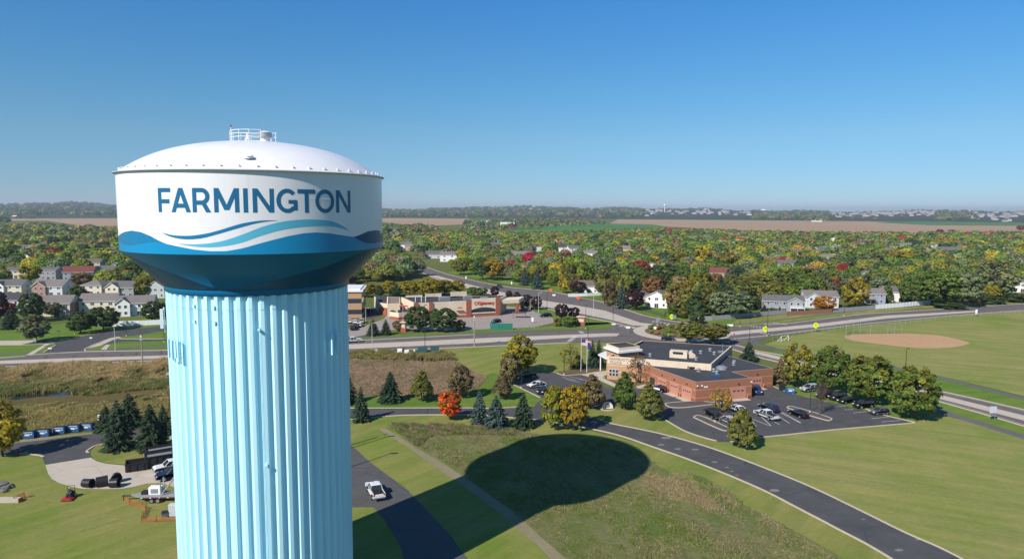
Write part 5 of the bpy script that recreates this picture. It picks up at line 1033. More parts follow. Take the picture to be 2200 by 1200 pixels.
TL = [
('oval',6,980,856,92,'yellow',"yellow autumn tree standing by the red hydrant at the loop road",.3),
('spruce',228,925,868,52,'spruce',"dark spruce directly behind the white sign by the dumpsters"),
('spruce',278,917,843,64,'spruce',"tallest spruce at the back of the clump by the loop road"),
('spruce',255,964,857,74,'spruce',"front spruce of the clump, beside the curving kerb of the loop road"),
('spruce',325,962,866,74,'spruce',"spruce in front beside the tower and its lattice mast"),
('spruce',352,938,868,48,'spruce',"spruce half hidden by the tower column behind the roll-off bins"),
('spruce',748,866,800,46,'spruce',"dark spruce tucked against the right edge of the tower column"),
('spruce',776,904,830,44,'spruce',"slim green spruce on the lawn between the tower and the service drive"),
('spruce',839,862,797,58,'spruce',"broad spruce at the foot of the brown weed field"),
('pyr',906,862,795,52,'olive',"olive pyramidal tree on a short trunk beside the broad spruce",.1),
('oval',989,854,782,58,'brown',"big brown-leaved tree at the corner of the brown weed field",.05),
('round',967,902,841,52,'redorange',"flame orange-red maple by the service drive",.35),
('spruce',1030,909,834,44,'bluespruce',"blue-green spruce just right of the flame red maple"),
('spruce',1066,918,848,62,'bluespruce',"low wide blue-green spruce in the middle of the drive-side trio"),
('spruce',1124,918,842,56,'spruce',"dark spruce at the right of the drive-side trio"),
('pyr',1079,857,800,46,'brown',"small brown-tinged tree below the white sedan's car park",.05),
('oval',1096,826,756,48,'brown',"brown-leaved oval tree in front of the big yellow-green maple",.05),
('oval',1117,803,718,78,'lime',"big bright yellow-green maple on the lawn by the highway",.62),
('wide',1192,922,829,62,'lime',"bright green half of the broad tree pair over the curved road",.45),
('wide',1232,924,823,66,'gold',"golden half of the broad tree pair over the curved road",.6),
('pyr',1272,877,803,62,'brown',"brown-green pyramidal tree left of the round emblem stone",.05),
('thin',1225,794,735,46,'yellowgreen',"thin yellowing tree beside the flagpoles",.5),
('spruce',1242,789,759,38,'spruce',"low dark spruce behind the thin yellowing tree"),
('spruce',1272,789,729,30,'spruce',"left of the twin spruces by the police station entrance"),
('spruce',1286,789,729,30,'spruce',"right of the twin spruces by the police station entrance"),
('pyr',1341,879,797,58,'green',"fresh green pyramidal tree right of the round emblem stone"),
('pyr',1394,901,820,66,'olive',"olive pyramidal tree beside the car park entrance",.05),
('pyr',1592,962,877,72,'olive',"rounded olive tree alone in the corner of car park and curved road",.08),
('thin',1372,822,762,58,'rust',"half bare reddish tree against the police station wall"),
('thin',1550,886,828,54,'gold',"thin golden tree on the kerbed island in front of the garage doors",.3),
('spruce',1608,776,733,46,'spruce',"lone spruce behind the police station roof near the roundabout"),
('vase',1480,739,691,58,'olive',"left of the two pale locusts on the roundabout",.2),
('vase',1532,740,696,76,'olive',"right of the two pale locusts on the roundabout",.22),
('spruce',1676,823,765,42,'brown',"bronze-tinged conifer at the corner of the brick police station"),
('wide',1712,832,737,64,'olive',"tree turning gold at the top beside the blue bin",.5),
('wide',1783,843,742,82,'green',"second of the big green trees behind the police car row",.12),
('wide',1865,866,762,106,'green',"broadest green tree, standing over the black police cars",.25),
('wide',1961,899,788,104,'green',"big green tree at the far corner of the car park with its trunk showing",.28),
('oval',78,734,675,64,'grey',"thin grey-green tree at the junction of the side street"),
('wide',173,716,668,52,'dkgreen',"dark tree on the green lawn left of the white vinyl fence",0),
('wide',223,709,657,64,'dkgreen',"dark tree with a clear trunk at the end of the white vinyl fence"),
('wide',333,691,646,56,'dkgreen',"dark tree in front of the white duplex with a blue side"),
('spruce',24,706,660,46,'spruce',"blue-black spruce at the corner of the side street"),
('wide',70,691,629,52,'dkgreen',"tall dark green tree between the white and the tan house"),
('round',112,681,649,38,'grey',"bushy grey-green tree behind the tan house"),
('round',18,673,650,32,'red',"dark red tree in front of the white house"),
('oval',56,669,631,24,'crimson',"narrow crimson tree beside the white house"),
('oval',168,661,611,44,'dkgreen',"dark green tree between the tan and the cream house",.1),
('round',257,656,636,22,'orange',"small orange tree beside the white duplex"),
('wide',2,692,626,34,'purple',"near-black tree at the left edge beside the white house"),
('round',65,609,569,42,'yellowgreen',"yellow-green round tree in front of the grey flat-topped house",.3),
('round',178,616,585,48,'brown',"brown-olive tree in front of the red-roofed house"),
('round',227,571,545,46,'yellowgreen',"yellow-green tree behind the pair of white houses",.4),
('round',112,558,531,32,'crimson',"crimson tree behind the grey gabled house"),
('round',86,569,542,28,'red',"dull red tree left of the crimson tree"),
('wide',277,603,560,58,'green',"green tree right of the white gabled house"),
('oval',256,603,577,18,'crimson',"slim crimson tree against the white gabled house"),
('spruce',303,617,597,13,'spruce',"leftmost small conifer by the grey gabled house at the tower"),
('spruce',311,618,595,14,'spruce',"middle small conifer by the grey gabled house at the tower"),
('spruce',320,618,597,13,'spruce',"rightmost small conifer by the grey gabled house at the tower"),
('round',187,556,535,22,'yellow',"yellow tree left of the pair behind the brown-roofed house",.3),
('round',207,553,537,18,'gold',"golden tree right of the pair behind the brown-roofed house",.3),
('wide',12,571,529,36,'green',"green tree at the left edge behind the grey houses",.2),
('wide',116,537,506,28,'dkgreen',"dark green tree above the crimson tree"),
('wide',147,537,506,30,'dkgreen',"second dark green tree above the red-roofed house"),
('spruce',1336,662,606,32,'bluespruce',"tall blue spruce beside the dark purple tree"),
('round',1364,666,620,42,'purple',"dark purple tree in front of the brown-roofed house"),
('col',1310,656,600,38,'brown',"brown columnar tree beside the highway left of the blue spruce"),
('oval',1448,665,610,48,'tan',"orange-tan tree beside the white gabled house with a deck",.4),
('oval',1477,658,602,44,'gold',"orange-gold tree right of the white gabled house with a deck",.3),
('pyr',1493,682,626,48,'dkgreen',"green pyramidal tree behind the yellow school sign"),
('wide',1570,681,622,90,'silver',"large silvery tree at the curved grey wood fence"),
('round',1375,603,560,46,'red',"crimson-topped tree standing above the highway houses",.0),
('wide',1430,619,566,100,'dkgreen',"widest dark green tree behind the purple tree",.12),
('round',1457,581,539,50,'olive',"olive-gold tree above the widest dark green tree",.4),
('oval',1512,571,527,42,'yellow',"tall yellow tree above the red-roofed house",.3),
('round',1563,587,540,50,'olive',"ball-shaped olive tree behind the red-roofed house",.2),
('wide',1607,600,565,50,'silver',"silvery tree right of the red-roofed house"),
('vase',1299,618,548,54,'silver',"tall pale willow-like tree above the brown columnar tree"),
('wide',1622,639,588,90,'olive',"big yellow-green tree left of the grey split-level house",.3),
('wide',1682,636,578,72,'green',"big green tree above the grey split-level house",.2),
('col',1627,664,639,17,'dkgreen',"clipped dark evergreen at the left end of the grey split-level house"),
('spruce',1642,673,654,24,'spruce',"small spruce against the wall of the grey split-level house"),
('shrub',1660,673,661,20,'dkgreen',"round bush between the small spruces at the grey split-level house"),
('spruce',1675,672,658,15,'bluespruce',"small blue spruce below the deck of the grey split-level house"),
('spruce',1127,613,572,25,'bluespruce',"left blue spruce on the bank above the highway"),
('spruce',1155,621,579,31,'bluespruce',"right blue spruce on the bank above the highway"),
('round',1059,602,557,42,'gold',"round golden tree on the bank above the highway",.2),
('wide',1036,600,552,42,'dkgreen',"dark green tree left of the round golden tree"),
('round',990,590,554,40,'olive',"olive tree where the highway comes over the rise",.2),
('oval',1210,629,596,27,'yellow',"small yellow tree by the orange road-work sign",.2),
('round',1243,632,605,36,'purple',"dark purple tree behind the white vinyl fence"),
('round',1063,639,614,21,'purple',"plum tree nearest the pharmacy roof"),
('oval',1093,650,623,18,'purple',"narrow plum tree behind the pharmacy canopy"),
('oval',1110,654,626,21,'purple',"plum tree beside the pharmacy canopy"),
('round',1132,664,632,24,'purple',"plum tree left of the lamp in the pharmacy lot"),
('round',1153,665,636,24,'purple',"plum tree right of the lamp in the pharmacy lot"),
('round',1207,687,652,31,'purple',"larger plum tree by the brick monument sign at the roundabout"),
('round',1232,685,659,27,'purple',"smaller plum tree by the brick monument sign at the roundabout"),
('shrub',1225,701,679,32,'green',"green bush beside the brick monument sign at the roundabout"),
('shrub',1198,700,683,18,'olive',"small olive bush left of the monument sign plum trees"),
('wide',897,712,658,60,'dkgreen',"left dark green tree in front of the pharmacy wall"),
('wide',950,712,662,66,'dkgreen',"right dark green tree in front of the pharmacy wall"),
('shrub',990,709,687,22,'olive',"olive bush at the end of the dark trees by the pharmacy"),
('spruce',802,720,685,35,'spruce',"left spruce beside the red brick shop pylon"),
('spruce',829,719,685,29,'spruce',"right spruce beside the red brick shop pylon"),
('round',855,711,688,25,'brown',"brown bush right of the red brick shop pylon"),
('round',751,638,608,34,'yellowgreen',"yellow-green tree behind the brick office block",.5),
('round',790,638,608,38,'yellowgreen',"second yellow tree left of the pharmacy",.5),
('round',816,638,612,26,'dkgreen',"dark round tree between yellow trees left of the pharmacy"),
('round',838,637,603,38,'yellowgreen',"third yellow tree left of the pharmacy",.45),
('round',850,638,616,26,'dkgreen',"second dark round tree left of the pharmacy"),
('wide',880,636,603,48,'yellowgreen',"broad yellow tree behind the pharmacy's left end",.65),
('wide',925,636,597,62,'yellowgreen',"broadest yellow tree behind the pharmacy roof",.7),
('round',955,634,601,42,'yellowgreen',"yellow tree behind the middle of the pharmacy roof",.65),
('round',985,630,601,32,'yellowgreen',"bright yellow tree near the highway behind the pharmacy",.7),
('round',1016,634,616,24,'green',"left green tree behind the pharmacy's right end"),
('round',1035,635,617,25,'green',"right green tree behind the pharmacy's right end"),
('oval',1836,662,594,60,'yellowgreen',"tall green-gold tree between two houses at the wood fence",.45),
('round',1770,669,636,48,'orange',"orange maple in front of the pale grey house",.55),
('col',1905,649,613,26,'green',"tall clipped evergreen between the blue-grey and white houses"),
('wide',1962,654,592,64,'green',"green tree at the left end of the white fence thicket"),
('wide',2016,657,575,92,'green',"tallest green tree behind the white panel fence"),
('wide',2068,659,577,74,'silver',"silvery poplar right of the white panel fence"),
('wide',2136,642,559,92,'silver',"big pale tree toward the right edge above the hedge",.2),
('round',2131,648,612,34,'yellowgreen',"yellow bush-like tree above the brown fence",.5),
('round',1915,592,577,24,'red',"red tree above the tall clipped evergreen"),
('oval',1938,608,590,20,'orange',"small orange tree above the white house"),
('wide',1804,588,547,54,'silver',"round silvery tree above the green-gold tree"),
('wide',1868,588,542,60,'silver',"second round silvery tree above the blue-grey house"),
('wide',1940,573,540,72,'yellowgreen',"broad yellow tree behind the red tree",.4),
('wide',1737,628,575,80,'green',"big green tree above the pale grey house",.25),
('wide',1791,624,581,54,'olive',"olive tree left of the tall green-gold tree",.2),
('round',1818,530,513,28,'crimson',"crimson tree in the middle of the far neighbourhood"),
('round',1917,530,516,18,'crimson',"crimson tree right of the far crimson pair"),
('round',1993,539,530,16,'crimson',"small low crimson tree by the far white house"),
('round',2019,504,492,16,'crimson',"left of two dark red trees at the edge of the stubble field"),
('round',2044,504,493,16,'crimson',"right of two dark red trees at the edge of the stubble field"),
('round',2193,496,484,18,'red',"red tree at the right edge by the stubble field"),
]
for r_ in TL: tree(*r_[:7], turn=r_[7] if len(r_) > 7 else 0)
bare(1761, 891, 815, 40, "leafless tree on the kerbed island among the parked cars")
for x, y0, y1, w, c, l in ((2095,648,628,40,'brown',"brown hedge end beside the thicket"), (2130,652,634,50,'dkgreen',"long dark hedge above the brown fence"), (2175,648,628,50,'dkgreen',"dark hedge at the right edge of the thicket"), (2040,662,650,60,'dkgreen',"low shrubs under the silvery poplar"), (1495,694,668,34,'dkgreen',"dark shrub beside the green pyramidal tree")):
    tree('shrub', x, y0, y1, w, c, l)
# ---- the rest of the neighbourhood: nearest ones as trees of their own, the far ones as one wood
NO = []                                     # clear ground: roads and open lawns
def poly_in(x, y, P):
    c = False; j = len(P)-1
    for i in range(len(P)):
        if (P[i][1] > y) != (P[j][1] > y) and x < (P[j][0]-P[i][0])*(y-P[i][1])/(P[j][1]-P[i][1]+1e-12)+P[i][0]: c = not c
        j = i
    return c
gp = lambda L: [(G(*p).x, G(*p).y) for p in L]
CLEAR = [gp([(700,500),(760,519),(893,556),(960,580),(1096,608),(1185,620),(1293,642),(1386,674),(1480,696),(1490,740),(1300,720),(1172,668),(1050,640),(940,608),(880,580),(760,535),(700,520)]),
         gp([(880,600),(1000,610),(1180,660),(1200,720),(740,740),(740,636),(880,633)])]
# ------------------------------------------------------------------ neighbourhood trees between the hand-placed ones
rs6 = random.Random(42); nr6 = np.random.default_rng(5)
PAL = [('green',34),('olive',26),('dkgreen',17),('yellowgreen',9),('lime',13),('silver',15),('gold',2),('brown',7),('rust',3),('grey',9),('red',.8),('crimson',.5),('orange',.5),('tan',3),('spruce',4),('yellow',1.2)]
def pick(): 
    t = rs6.uniform(0, sum(w for _, w in PAL))
    for n_, w in PAL:
        t -= w
        if t <= 0: return n_
    return 'green'
AREA_R = [(905,555),(960,573),(1100,606),(1190,618),(1300,640),(1395,672),(1480,690),(1560,684),(1640,668),(1720,652),(1800,646),(1880,650),(2000,652),(2100,650),(2260,640),(2600,600),(2600,508),(2250,510),(2100,509),(1900,511),(1780,511),(1560,505),(1430,500),(1330,505),(1200,510),(1080,510),(960,508),(850,512),(850,530)]
AREA_L = [(-120,660),(-120,508),(0,512),(100,517),(250,526),(420,526),(420,640),(350,640),(300,640),(200,612),(130,612),(60,606),(0,608)]
AREA_W = [(700,640),(700,505),(820,508),(850,535),(890,570),(905,585),(890,600),(830,606),(760,607)]
GRID = {}
def gadd(x, y, r): GRID.setdefault((int(x//20), int(y//20)), []).append((x, y, r))
def gfree(x, y, r):
    i, j = int(x//20), int(y//20)
    return all((x-a)**2+(y-b_)**2 > (.62*(r+q))**2 for di in (-1,0,1) for dj in (-1,0,1) for a, b_, q in GRID.get((i+di, j+dj), ()))
for x, y, r in tree_at: gadd(x, y, r)
HG = {}
SIGHT = []
for x, y, r, w in HOUSE_SPOTS:              # open yards and streets in front of the houses
    d = Vector((x, y)).normalized(); gadd(x, y, r); SIGHT.append((x, y, d.x, d.y, w*.48, min(120, math.hypot(x, y)*.11)))
def hides(x, y, r):
    for hx, hy, dx, dy, hw, L in SIGHT:
        ax, ay = hx-x, hy-y; f = ax*dx+ay*dy
        if -2 < f < L and abs(ax*dy-ay*dx) < hw+r*.35: return f/L
    return None
AREA_H = [(425,630),(425,510),(700,506),(700,640),(560,650)]
PTS = []; HID = []
for area, dens in ((AREA_R, 1), (AREA_L, .8), (AREA_W, 1.6), (AREA_H, .8)):
    P = gp(area); x0, x1, y0, y1 = min(p[0] for p in P), max(p[0] for p in P), min(p[1] for p in P), max(p[1] for p in P)
    wood = area is AREA_W; tries = int((x1-x0)*(y1-y0)/30*dens); 
    for _ in range(min(tries, 42000)):
        x, y = rs6.uniform(x0, x1), rs6.uniform(y0, y1)
        if not poly_in(x, y, P) or any(poly_in(x, y, q) for q in CLEAR): continue
        d_ = math.hypot(x, y); r = rs6.uniform(2.8, 6.6)*(1 if d_ < 700 else 1.1)
        if not wood and d_ < 650 and rs6.random() < .25: r *= .6
        hq = hides(x, y, r)
        if hq is not None and (hq < .8 or r > 3.0): continue
        if not gfree(x, y, r): continue
        gadd(x, y, r); (HID if area is AREA_H else PTS).append((d_, x, y, r, wood))
PTS.sort()
near, rest = PTS[:170], PTS[170:]+HID
BEARING = lambda x, y: PX((x, y, 0))[0]
marks = [(HS, o_["label"]) for HS, o_ in []]
hs_list = [(o_.location.x, o_.location.y, o_["label"]) for o_ in COL.objects if o_.get("category") == "house"]
made = []
for d_, x, y, r, wood in near:
    c = rs6.choice(['olive','olive','grey','green','silver','dkgreen','brown']) if wood else pick(); kind = 'spruce' if c in ('spruce','bluespruce') else rs6.choice(['round','wide','wide','oval','vase'] if r > 3 else ['round','oval'])
    h = r*rs6.uniform(1.7, 2.5)*(1.15 if kind in ('spruce','oval') else 1); h = min(h, 15)
    made.append((x, y, r, h, kind, c, wood))
lab = {}
for x, y, r, h, kind, c, wood in made:
    hx, hy, hl = min(hs_list, key=lambda q: (q[0]-x)**2+(q[1]-y)**2); dd = math.hypot(hx-x, hy-y)
    side = ("behind" if y > hy+4 else "in front of") if abs(x-hx) < abs(y-hy)*.9 else ("right of" if x > hx else "left of")
    short = " ".join(hl.split(" with ")[0].split(" behind ")[0].split(" beside ")[0].split(" in the ")[0].split(" above ")[0].split(" at the ")[0].split(" among ")[0].split()[:7])
    size = "tall" if h > 11 else ("small" if r < 2.6 else ("broad" if r > 4.6 else "mid-sized"))
    where = "in the wood between pharmacy and tank" if wood else f"{side} the {short}"
    lab.setdefault((size, CWORD[c], where), []).append((x, y, r, h, kind, c))
OrdW = ["leftmost", "second", "third", "fourth", "fifth", "sixth", "seventh", "eighth", "ninth", "tenth", "eleventh", "twelfth"]
for (size, cw, where), L in lab.items():
    L.sort(key=lambda q: BEARING(q[0], q[1]))
    for i, (x, y, r, h, kind, c) in enumerate(L):
        pre = "" if len(L) == 1 else (OrdW[min(i, 11)]+(" from the left of the " if i else " of the "))
        conif = "conifer" if kind == 'spruce' else "tree"
        text = f"{pre}{size} {cw} {conif}{'s' if len(L) > 1 else ''} {where}"
        tree(kind, 0, 0, 0, 0, c, " ".join(text.split()[:16]), turn=rs6.choice([0,0,0,.1,.25]), base=(x, y, 0), H=h, W=r*2, group="trees of the neighbourhood", single=d_ > 520)
def mass(name, pts, nleaf, leafs, tuft=None, hk=1.0):
    """one far wood: leafy crowns too small to tell apart"""
    n = len(pts); V = []; T = []; CC = []
    for x, y, r, h, c, z in pts:
        th = nr6.uniform(0, 6.283, nleaf); u_ = nr6.uniform(-.25, 1, nleaf); q = np.sqrt(1-u_*u_); k = nr6.uniform(.72, 1.05, nleaf)
        n_ = np.stack([q*np.cos(th), q*np.sin(th), u_], 1); P = n_*k[:,None]*np.array([r, r, h*.48])+np.array([x, y, z+h*.52])
        V.append(leaves(P, n_*1.3+np.array([0,0,.25]), leafs*r, nr6)); tn = nr6.uniform(1.0, 1.55)*(nr6.uniform(.7, 1.25, nleaf)); CC.append(np.clip(np.array(c)[None,:]*tn[:,None], 0, 1))
    V = np.concatenate(V); CC = np.concatenate(CC); k = NT(name+"_leaves"); a = k.n("ShaderNodeAttribute", attribute_name="tint"); k.done(a.outputs["Color"], .8, 0, .05); tr = k.n("ShaderNodeBsdfTranslucent"); k.l(a.outputs["Color"], tr.inputs[0]); mx = k.n("ShaderNodeMixShader"); mx.inputs[0].default_value = .35; k.l(k.b.outputs[0], mx.inputs[1]); k.l(tr.outputs[0], mx.inputs[2]); k.l(mx.outputs[0], k.t.nodes["Material Output"].inputs[0])
    me = mesh_np(name, V, 4, CC, [k.m]); o = D.objects.new(name, me); COL.objects.link(o); o["kind"] = "stuff"; return o
S2 = []
for d_, x, y, r, wood in rest:
    c = CLR[rs6.choice(['olive','olive','grey','green','silver','dkgreen','brown']) if wood else pick()]; S2.append((x, y, r, min(12, r*rs6.uniform(1.6, 2.2)), c, 0))
S2n = [s for s in S2 if math.hypot(s[0], s[1]) < 620]; S2f = [s for s in S2 if math.hypot(s[0], s[1]) >= 620]
if S2n: mass("neighbourhood_woods", S2n, 620, .17)
if S2f: mass("distant_trees", S2f, 170, .32)
# woods and hedgerows of the far plain
S3 = []
def belt(poly, n, r0, r1, cols, hk=1.9):
    P = gp(poly); x0, x1, y0, y1 = min(p[0] for p in P), max(p[0] for p in P), min(p[1] for p in P), max(p[1] for p in P); k = 0; tries = 0
    while k < n and tries < n*60:
        tries += 1; x, y = rs6.uniform(x0, x1), rs6.uniform(y0, y1)
        if not poly_in(x, y, P): continue
        r = rs6.uniform(r0, r1); S3.append((x, y, r, r*rs6.uniform(hk*.8, hk*1.2), CLR[rs6.choice(cols)], terr(x, y))); k += 1
DK = ['dkgreen','dkgreen','olive','green','grey','brown']
belt([(820,494),(900,491),(930,495),(940,503),(830,504)], 200, 4.5, 7, DK); belt([(1000,480),(1140,473),(1240,474),(1310,482),(1260,486),(1210,488),(1150,493),(1080,498),(1010,502),(990,494)], 460, 4.5, 7.5, DK+['silver','grey'])
belt([(1618,471),(1700,468),(1792,470),(1793,477.5),(1740,479),(1700,474),(1620,474)], 150, 7, 11, DK, 2.4); belt([(2000,470),(2060,467),(2098,470),(2095,473),(2010,473)], 60, 8, 12, DK, 2.2)
belt([(940,463),(1000,461.5),(1060,463),(1050,468),(1010,470)], 90, 6, 9, DK); belt([(900,461),(935,460),(935,463.5),(905,464)], 30, 6, 9, DK); belt([(850,464),(880,464),(880,465),(850,465)], 4, 5, 8, DK)
belt([(-80,506),(0,490),(100,488),(180,496),(260,494),(420,496),(420,526),(250,526),(100,517),(0,512),(-80,512)], 620, 4, 6.5, DK+['olive','yellowgreen','tan','silver']); belt([(-80,470),(15,474),(20,484),(-80,490)], 60, 6, 9, ['dkgreen'])
belt([(48,459.5),(70,458.5),(70,463),(48,464)], 16, 8, 12, ['dkgreen']); belt([(150,456.2),(215,456.2),(215,458),(150,458)], 40, 9, 14, ['dkgreen','dkgreen','brown']); belt([(20,469),(75,471),(75,472),(20,470)], 14, 4, 6, ['dkgreen'])
belt([(700,500),(850,500),(860,530),(700,540)], 160, 5, 8, DK+['olive','silver'])
for k in range(2600):                        # wooded skyline
    a = rs6.uniform(-.72, .72); d_ = rs6.uniform(4300, 8700)*(1 if rs6.random() < .6 else .93); x, y = d_*math.sin(a), d_*math.cos(a)
    pxa = 1100+FPX*math.tan(a); town = 1380 < pxa < 1615 or 1780 < pxa < 2010 or 2085 < pxa < 2300
    if town and rs6.random() < .8 and d_ < 7800: continue
    if town: S3.append((x, y, rs6.uniform(7, 13), rs6.uniform(7, 12), CLR[rs6.choice(['dkgreen','olive','brown'])], terr(x, y)-1)); continue
    if abs(a) < .7: S3.append((x, y, rs6.uniform(12, 26), rs6.uniform(14, 24), CLR[rs6.choice(['dkgreen','dkgreen','dkgreen','olive','brown'])], terr(x, y)-2))
mass("far_woods", S3, 46, .55)
# tall grass, weeds and cattails
_pw = [(nr6.uniform(-1, 1), nr6.uniform(-1, 1), nr6.uniform(0, 6.28), f) for f in (.05, .08, .13, .2, .33, .5, .8) for _ in range(2)]
def patch(x, y): return sum(np.sin(x*a*f*6.28+y*b_*f*6.28*.8+ph)*(.05/f)**.35 for a, b_, ph, f in _pw)/3.2
def tufts(name, poly, n, h0, h1, cols, w=.10, px=True, blades=5, lean=.35, keep=None, gap=.45):
    P = gp(poly) if px else poly; A = []; x0, x1, y0, y1 = min(p[0] for p in P), max(p[0] for p in P), min(p[1] for p in P), max(p[1] for p in P); k = 0; tr = 0
    while k < n and tr < n*40:
        tr += 1; x, y = rs6.uniform(x0, x1), rs6.uniform(y0, y1)
        if y < 24 or not poly_in(x, y, P): continue
        if keep and not keep(x, y): continue
        if gap and float(patch(x*1.3+9, y*1.3)) > gap: continue
        A.append((x, y)); k += 1
    A = np.repeat(np.array(A), blades, 0); m_ = len(A); A = A+nr6.normal(size=(m_,2))*.22; h = nr6.uniform(h0, h1, m_); th = nr6.uniform(0, 6.283, m_); l = nr6.uniform(0, lean, m_)*h; ph = nr6.uniform(0, 6.283, m_)
    wv = np.stack([np.cos(th), np.sin(th), 0*th], 1)*(w*nr6.uniform(.6, 1.4, m_))[:,None]; B = np.c_[A, np.full(m_, .02)]; T_ = B+np.stack([l*np.cos(ph), l*np.sin(ph), h], 1); M_ = (B+T_)/2+np.stack([-l*np.cos(ph)*.15, -l*np.sin(ph)*.15, h*.08], 1)
    V = np.stack([B-wv, B+wv, M_+wv*.8, M_-wv*.8, M_-wv*.8, M_+wv*.8, T_+wv*.15, T_-wv*.15], 1).reshape(-1, 3)
    lump = 2*patch(A[:,0], A[:,1])+nr6.normal(size=m_)*.4; hm = np.clip(.75+.5*patch(A[:,0]+40, A[:,1]), .3, 1.4); T_[:,2] = T_[:,2]*hm; M_[:,2] = M_[:,2]*hm; V = np.stack([B-wv, B+wv, M_+wv*.8, M_-wv*.8, M_-wv*.8, M_+wv*.8, T_+wv*.15, T_-wv*.15], 1).reshape(-1, 3); ci = np.clip(((lump+2)/4*len(cols)).astype(int), 0, len(cols)-1); c = np.array(cols)[ci]*nr6.uniform(.75, 1.25, m_)[:,None]
    k = NT(name+"_blades"); a = k.n("ShaderNodeAttribute", attribute_name="tint"); k.done(a.outputs["Color"], .8, 0, .1); tr = k.n("ShaderNodeBsdfTranslucent"); k.l(a.outputs["Color"], tr.inputs[0]); mx = k.n("ShaderNodeMixShader"); mx.inputs[0].default_value = .45; k.l(k.b.outputs[0], mx.inputs[1]); k.l(tr.outputs[0], mx.inputs[2]); k.l(mx.outputs[0], k.t.nodes["Material Output"].inputs[0])
    me = mesh_np(name, V, 4, np.repeat(np.clip(c*1.4, 0, 1), 2, 0), [k.m]); o = D.objects.new(name, me); COL.objects.link(o); o["kind"] = "stuff"; return o
POND = gp(Z4((60,55),(140,30),(300,18),(420,5),(600,2),(640,12),(560,25),(380,35),(250,42),(100,66)))
MEAD = Z6((230,95),(520,103),(800,116),(1060,136),(1350,186),(1680,200),(1860,280),(1980,380),(2400,560),(2760,740),(3100,930),(3300,1050),(1560,1180),(1420,978),(1280,850),(1060,655),(930,560),(690,390),(420,235))
tufts("meadow_grass", MEAD, 22000, .07, .32, [(.16,.20,.05),(.13,.18,.035),(.21,.215,.07),(.29,.25,.13),(.15,.18,.045),(.25,.205,.115)], .045, blades=4, lean=1.6)
tufts("dry_meadow_grass", Z7b((-60,240),(40,255),(160,310),(300,420),(430,540),(560,640),(500,650),(380,560),(240,500),(60,470),(-100,380)), 4200, .1, .4, [(.34,.27,.15),(.29,.24,.12),(.31,.25,.15),(.21,.20,.08)], .045, blades=4, lean=1.5)
tufts("meadow_weeds", Z6((215,88),(520,97),(800,110),(1060,132),(1050,170),(760,160),(500,175),(420,240)), 4200, .25, .8, [(.19,.165,.08),(.26,.20,.13),(.15,.18,.05),(.22,.205,.09)], .06, lean=.9)
tufts("weed_fringe", Z7b((150,285),(330,360),(700,590),(1090,825),(1000,825),(640,600),(300,385)), 1500, .15, .5, [(.17,.21,.06),(.21,.22,.08),(.29,.25,.13)], .05, lean=1.2)
tufts("dry_weeds", Z6b((-150,255),(40,250),(540,245),(900,285),(980,315),(1075,385),(1200,430),(1110,530),(1000,580),(800,600),(500,590),(200,580),(-150,580)), 14000, .08, .34, [(.36,.25,.165),(.31,.225,.135),(.26,.215,.11),(.34,.24,.16)], .06, lean=1.6)
tufts("weed_bank", Z6b((-100,245),(40,225),(300,215),(620,205),(800,205),(900,235),(940,290),(700,300),(300,285),(40,275)), 6000, .5, 1.35, [(.17,.165,.06),(.25,.21,.085),(.20,.155,.08),(.30,.245,.07),(.13,.155,.045)], .08, lean=1.0)
tufts("cattails", Z3((-200,860),(60,850),(350,830),(800,810),(1500,790),(1900,780),(2000,800),(2000,960),(1500,990),(900,1000),(300,1000),(-200,1010)), 15000, .5, 1.5, [(.40,.295,.15),(.33,.25,.11),(.44,.335,.18),(.25,.21,.085),(.38,.28,.14),(.17,.165,.06)], .075, lean=1.1)
tufts("marsh_reeds", Z3((-200,1010),(300,1000),(900,1000),(1500,990),(2000,960),(2000,1060),(1500,1090),(1000,1150),(500,1140),(-200,1180)), 8000, .4, 1.2, [(.15,.165,.055),(.19,.19,.065),(.30,.235,.10),(.11,.135,.04)], .075, lean=1.0, keep=lambda x, y: not poly_in(x, y, POND))
tufts("marsh_sedge", Z4((-200,120),(100,110),(400,80),(700,90),(1000,30),(1200,0),(1200,90),(1150,260),(760,280),(500,290),(180,330),(-200,360)), 12000, .2, .8, [(.34,.26,.105),(.28,.235,.085),(.21,.205,.07),(.37,.27,.12),(.24,.22,.075)], .07, lean=1.2)
for o_ in ():
    pass
# roundabout planting
b_pts = []
for k in range(60):
    a, q = rs6.uniform(0, 6.283), 12.6*math.sqrt(rs6.random()); c = 'green' if rs6.random() < .55 else ('rust' if rs6.random() < .5 else 'olive')
    b_pts.append((RBC.x+q*math.cos(a), RBC.y+q*math.sin(a), rs6.uniform(.7, 1.3), rs6.uniform(1.0, 1.8), CLR[c], .25))
mass("roundabout_shrubbery", b_pts, 160, .3)
